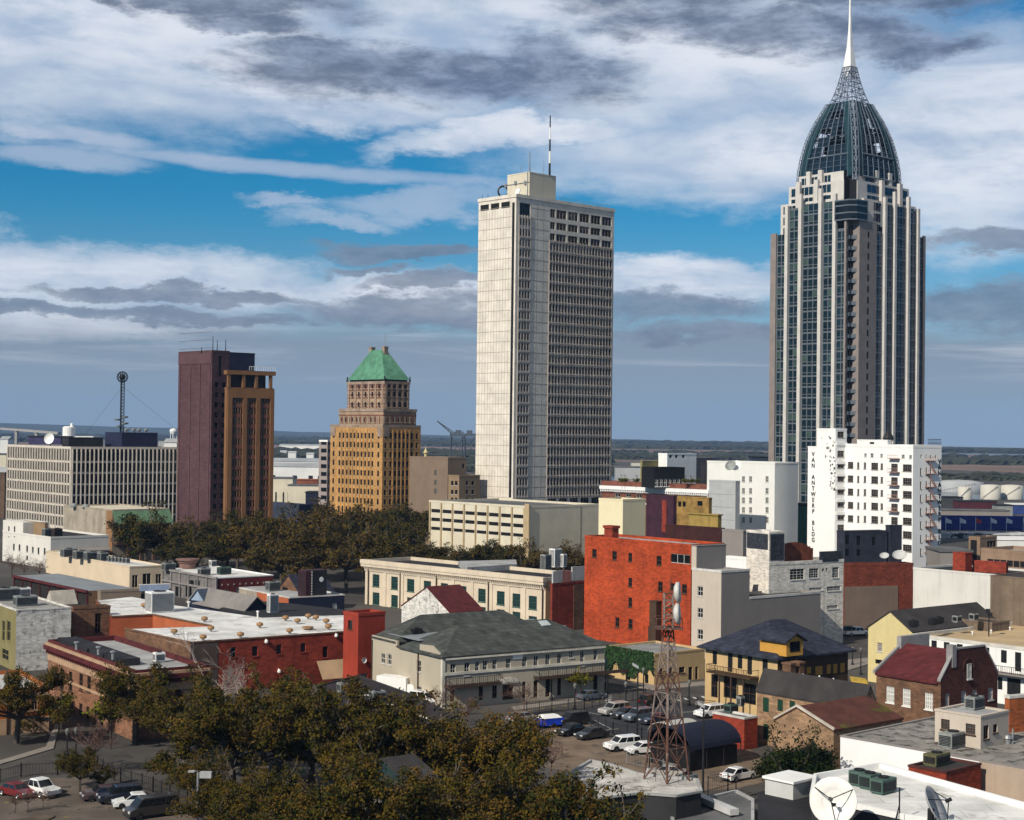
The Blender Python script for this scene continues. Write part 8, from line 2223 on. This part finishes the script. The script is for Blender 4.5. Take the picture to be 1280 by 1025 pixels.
    # cranes
    def crane(px, D, label, jib):
        p = atd(px, 560, D); k = D / FPX; r = empty('harbour_crane', (p.x, p.y, 0)); tag(r, label, 'crane'); CM = mat('blue grey crane steel', (.075, .09, .11), .6, .2); zg = atd(px, 545, D).z
        q = MB()
        for sx in (-1, 1):
            for y in (0, 9): q.tube((sx * 8 * k * 1.2, y, 0), (sx * 7 * k * 1.2, y, zg), .55, n=4)
            q.tube((sx * 8.4 * k, 0, zg * .4), (sx * 8.4 * k, 9, zg), .35, n=4)
        q.tube((-9.6 * k, 0, zg * .55), (8.4 * k, 0, zg), .35, n=4); q.tube((8.4 * k, 0, zg * .55), (-8.4 * k, 0, zg), .35, n=4); q.build('portal', CM, r)
        q = MB(); q.box(-10 * k, 0, zg, 11 * k, 9, zg + 2.2); q.box(-3 * k, 1, zg + 2.2, 4 * k, 8, zg + 5); q.build('machine_house', CM, r)
        q = MB(); e = Vector(jib) * k
        for dy in (0, 3): q.tube((-6 * k, dy, zg + 1), Vector((-6 * k, dy, zg + 1)) + e, .45, n=4); q.tube((-6 * k, dy, zg + 3.5), Vector((-6 * k, dy, zg + 1)) + e, .35, n=4)
        for i in range(8): t = i / 8; q.tube(Vector((-6 * k, 0, zg + 1 + 2.5 * (1 - t))) + e * t, Vector((-6 * k, 0, zg + 1)) + e * (t + .1), .22, n=4)
        q.build('jib', CM, r)
    crane(572, 1350, 'blue grey harbour crane with raised lattice jib between the golden and pale towers', (-20, 0, 17)); crane(586, 1420, 'second harbour crane right behind the first, jib level', (-14, 0, 3))
    # right: tanks, port clutter, blue banner wall with flags, car park deck
    def tank(label, x0, x1, yt, D, m): 
        c = atd((x0 + x1) / 2, yt, D); rr = (x1 - x0) / 2 * D / FPX; r = empty('storage_tank', (c.x, c.y + rr, 0)); tag(r, label, 'storage tank')
        q = MB(); q.lathe([(rr, 0), (rr, c.z), (rr * .55, c.z + rr * .07), (0, c.z + rr * .1)], 32); q.build('shell', m, r, True); q = MB()
        for i in range(14): w = R(200 + i * 7); q.box(rr * 1.01 * math.cos(w) - .4, rr * 1.01 * math.sin(w) - .4, c.z * i / 14, rr * 1.01 * math.cos(w) + .4, rr * 1.01 * math.sin(w) + .4, c.z * i / 14 + .3)
        q.tube((rr, 0, c.z), (rr, 0, c.z + 1), .1); q.build('stair', GALV, r)
    TK = mat('cream tank metal', (.52, .49, .43), .6, .06, .05, streak=.15)
    tank('large cream storage tank left of its twin at the right edge', 1229.5, 1254.5, 607, 1050, TK); tank('large cream storage tank cut by the right edge', 1255, 1283, 607.5, 1060, TK); tank('small white storage tank beside the white lettered office building', 1200, 1217, 609, 1040, TK); tank('wide grey storage tank behind the small white one', 1176, 1238, 603.5, 1180, LG)
    SAND = mat('sand heap', (.33, .24, .17), .95, .2, .05)
    for i, (x, y, w) in enumerate(((1206, 593, 9), (1249, 595, 10), (1284, 597, 9))):
        c = atd(x, y, 2050); k = 2050 / FPX; q = MB(); q.lathe([(w * k, 0), (w * k * .5, c.z * .5), (0, c.z)], 14); o = q.build('sand_heap', SAND); o.location = (c.x, c.y, 0); tag(o, ['left sand coloured heap beyond the tanks', 'middle sand coloured heap beyond the tanks', 'right sand coloured heap beyond the tanks'][i], 'heap')
    shed('dark_red_ship_shed', 'long dark red shed before the cream tanks', 1200, 1246, 627, 640, 880, mat('dark red shed', (.07, .016, .022)), BLACKROOF, 14); shed('grey_quay_deck', 'grey deck along the quay above the blue banner wall', 1176, 1262, 638, 646, 780, GREYW, GREYROOF, 10, 'deck')
    shed('blue_quay_shed', 'blue shed below the right cream tank', 1266, 1290, 631, 642, 850, mat('blue shed wall', (.03, .05, .18)), WS, 14); shed('grey_machine_hall', 'dark grey hall beside the white lettered office building', 1174, 1204, 622, 636, 900, mat('dark grey wall', (.05, .055, .06)), BLACKROOF, 14); shed('conveyor_frame', 'grey conveyor frame right of the dark red shed', 1246, 1266, 632, 646, 820, ACGREY, BLACKROOF, 8, 'conveyor')
    BL = mat('deep blue banner', (.016, .026, .22), .6, .15, .1)
    p0, p1 = atd(1174, 643.5, 700), atd(1300, 647, 700); w = (p1 - p0).length; r = empty('banner_wall', (p0.x, p0.y, 0)); tag(r, 'long deep blue banner wall with pale pennants at right', 'banner wall')
    q = MB(); q.box(0, 0, 0, w, 1.2, p0.z - .2); q.build('panel', BL, r)
    q = MB(); q.box(0, -1.5, 0, w * .4, -.3, p0.z - 7.5); q.build('tan_base', TANW, r)
    FW = mat('white flag cloth', (.74, .74, .76), .8, .05); FR = mat('red flag cloth', (.5, .05, .06), .8, .05)
    for i, (x, m) in enumerate(((1182, FW), (1200, FW), (1219.5, FR), (1238.5, FW), (1258, FW), (1279, FW))):
        p = atd(x, 668, 690); k = 690 / FPX; zt = atd(x, 646.5, 690).z; r = empty('flag_pole', (p.x, p.y, 0)); tag(r, ['white flag on a pole leftmost before the blue banner wall', 'white flag on a pole second from left before the blue banner wall', 'red flag on a pole before the blue banner wall', 'white and red flag on a pole right of the red one', 'white flag on a pole fifth before the blue banner wall', 'flag pole at the right edge of the blue banner wall'][i], 'flag')
        q = MB(); q.tube((0, 0, 0), (0, 0, zt), .11); q.build('pole', WHITE, r); q = MB()
        for j in range(5): x0, x1 = .1 + j * .5, .1 + (j + 1) * .5; q.quad((x0, .12 * math.sin(j * 1.4), zt - .3 - j * .22), (x1, .12 * math.sin(j * 1.4 + 1.4), zt - .52 - j * .22), (x1, .12 * math.sin(j * 1.4 + 1.4), zt - 2.3 - j * .12), (x0, .12 * math.sin(j * 1.4), zt - 2.5 - j * .06))
        q.build('flag', m, r)
    shed('white_boat_row', 'white canopies row below the blue banner wall', 1178, 1290, 668, 676, 640, mat('mottled white and dark', (.50, .50, .50), .8, .3, .3, patch=((.03, .03, .035), .5, .22)), mat('mottled white and dark', (.5, .5, .5)), 16, 'canopies'); shed('white_canopy_hall', 'white flat canopy right of the brown concrete tower', 1247, 1300, 675, 684, 560, WS, WHITE, 14, 'canopy')
    BC = mat('brown concrete', (.26, .175, .12), .85, .15, .2, streak=.3)
    t = Bld('concrete_stair_tower', 'brown concrete stair tower of the parking deck at right', 'stair tower', 1225, 671, 480, 50, 1211, 1246, BC, BLACKROOF, parapet=.5); t.W1('L', 1213, 675, 1221, 700, 'plain', GLD); t.W1('F', 1234, 676, 1245, 684, 'strip', GL, BC); t.done()
    d = Bld('parking_deck', 'low brown concrete parking deck at the right edge', 'parking deck', 1300, 690, 430, 50, 1226, 1340, BC, PALEROOF, parapet=1.0); d.grid('L', [d.L * (i + .5) / 9 for i in range(9)], [d.H - 4.6], d.L / 10, 1.7, 'plain', GLD); d.done()
    shed('grey_low_hall', 'low grey hall between the white hall and the lettered office building', 1176, 1215, 690, 705, 400, GREYW, GREYROOF, 14)
    shed('teal_glass_hall', 'green glazed low hall between the white block and the sign tower', 998, 1024, 632, 680, 480, mat('green glazed wall', (.035, .12, .085), .3, .2), BLACKROOF, 10, 'hall')
    for i, (x0, x1, y0, D, m, c) in enumerate(((770, 800, 584, 900, LG, 'grey shed right of the pale tower foot'), (790, 812, 578, 1150, TK, 'small pale tank farm block right of the pale tower'), (868, 892, 572, 1250, GLD, 'dark wooded shed behind the white penthouse'), (940, 965, 572, 700, LG, 'grey low block left of the glass skyscraper foot'))): shed('distant_building', c, x0, x1, y0, y0 + 8, D, m, GREYROOF, 12, 'building')


port()
# ------------------------------------------------------------------ air
hz = MB(); hz.box(-9500, -700, -9, 9500, 12200, 262)
hm = bpy.data.materials.new('haze'); hm.use_nodes = True
ht = hm.node_tree; ht.nodes.clear(); vo = ht.nodes.new('ShaderNodeVolumePrincipled'); oo = ht.nodes.new('ShaderNodeOutputMaterial')
vo.inputs['Color'].default_value = (.36, .58, 1.0, 1); vo.inputs['Density'].default_value = 5.5e-5; vo.inputs['Anisotropy'].default_value = 0.0
ht.links.new(vo.outputs[0], oo.inputs['Volume'])
struct(hz.build('haze', hm), 'stuff')
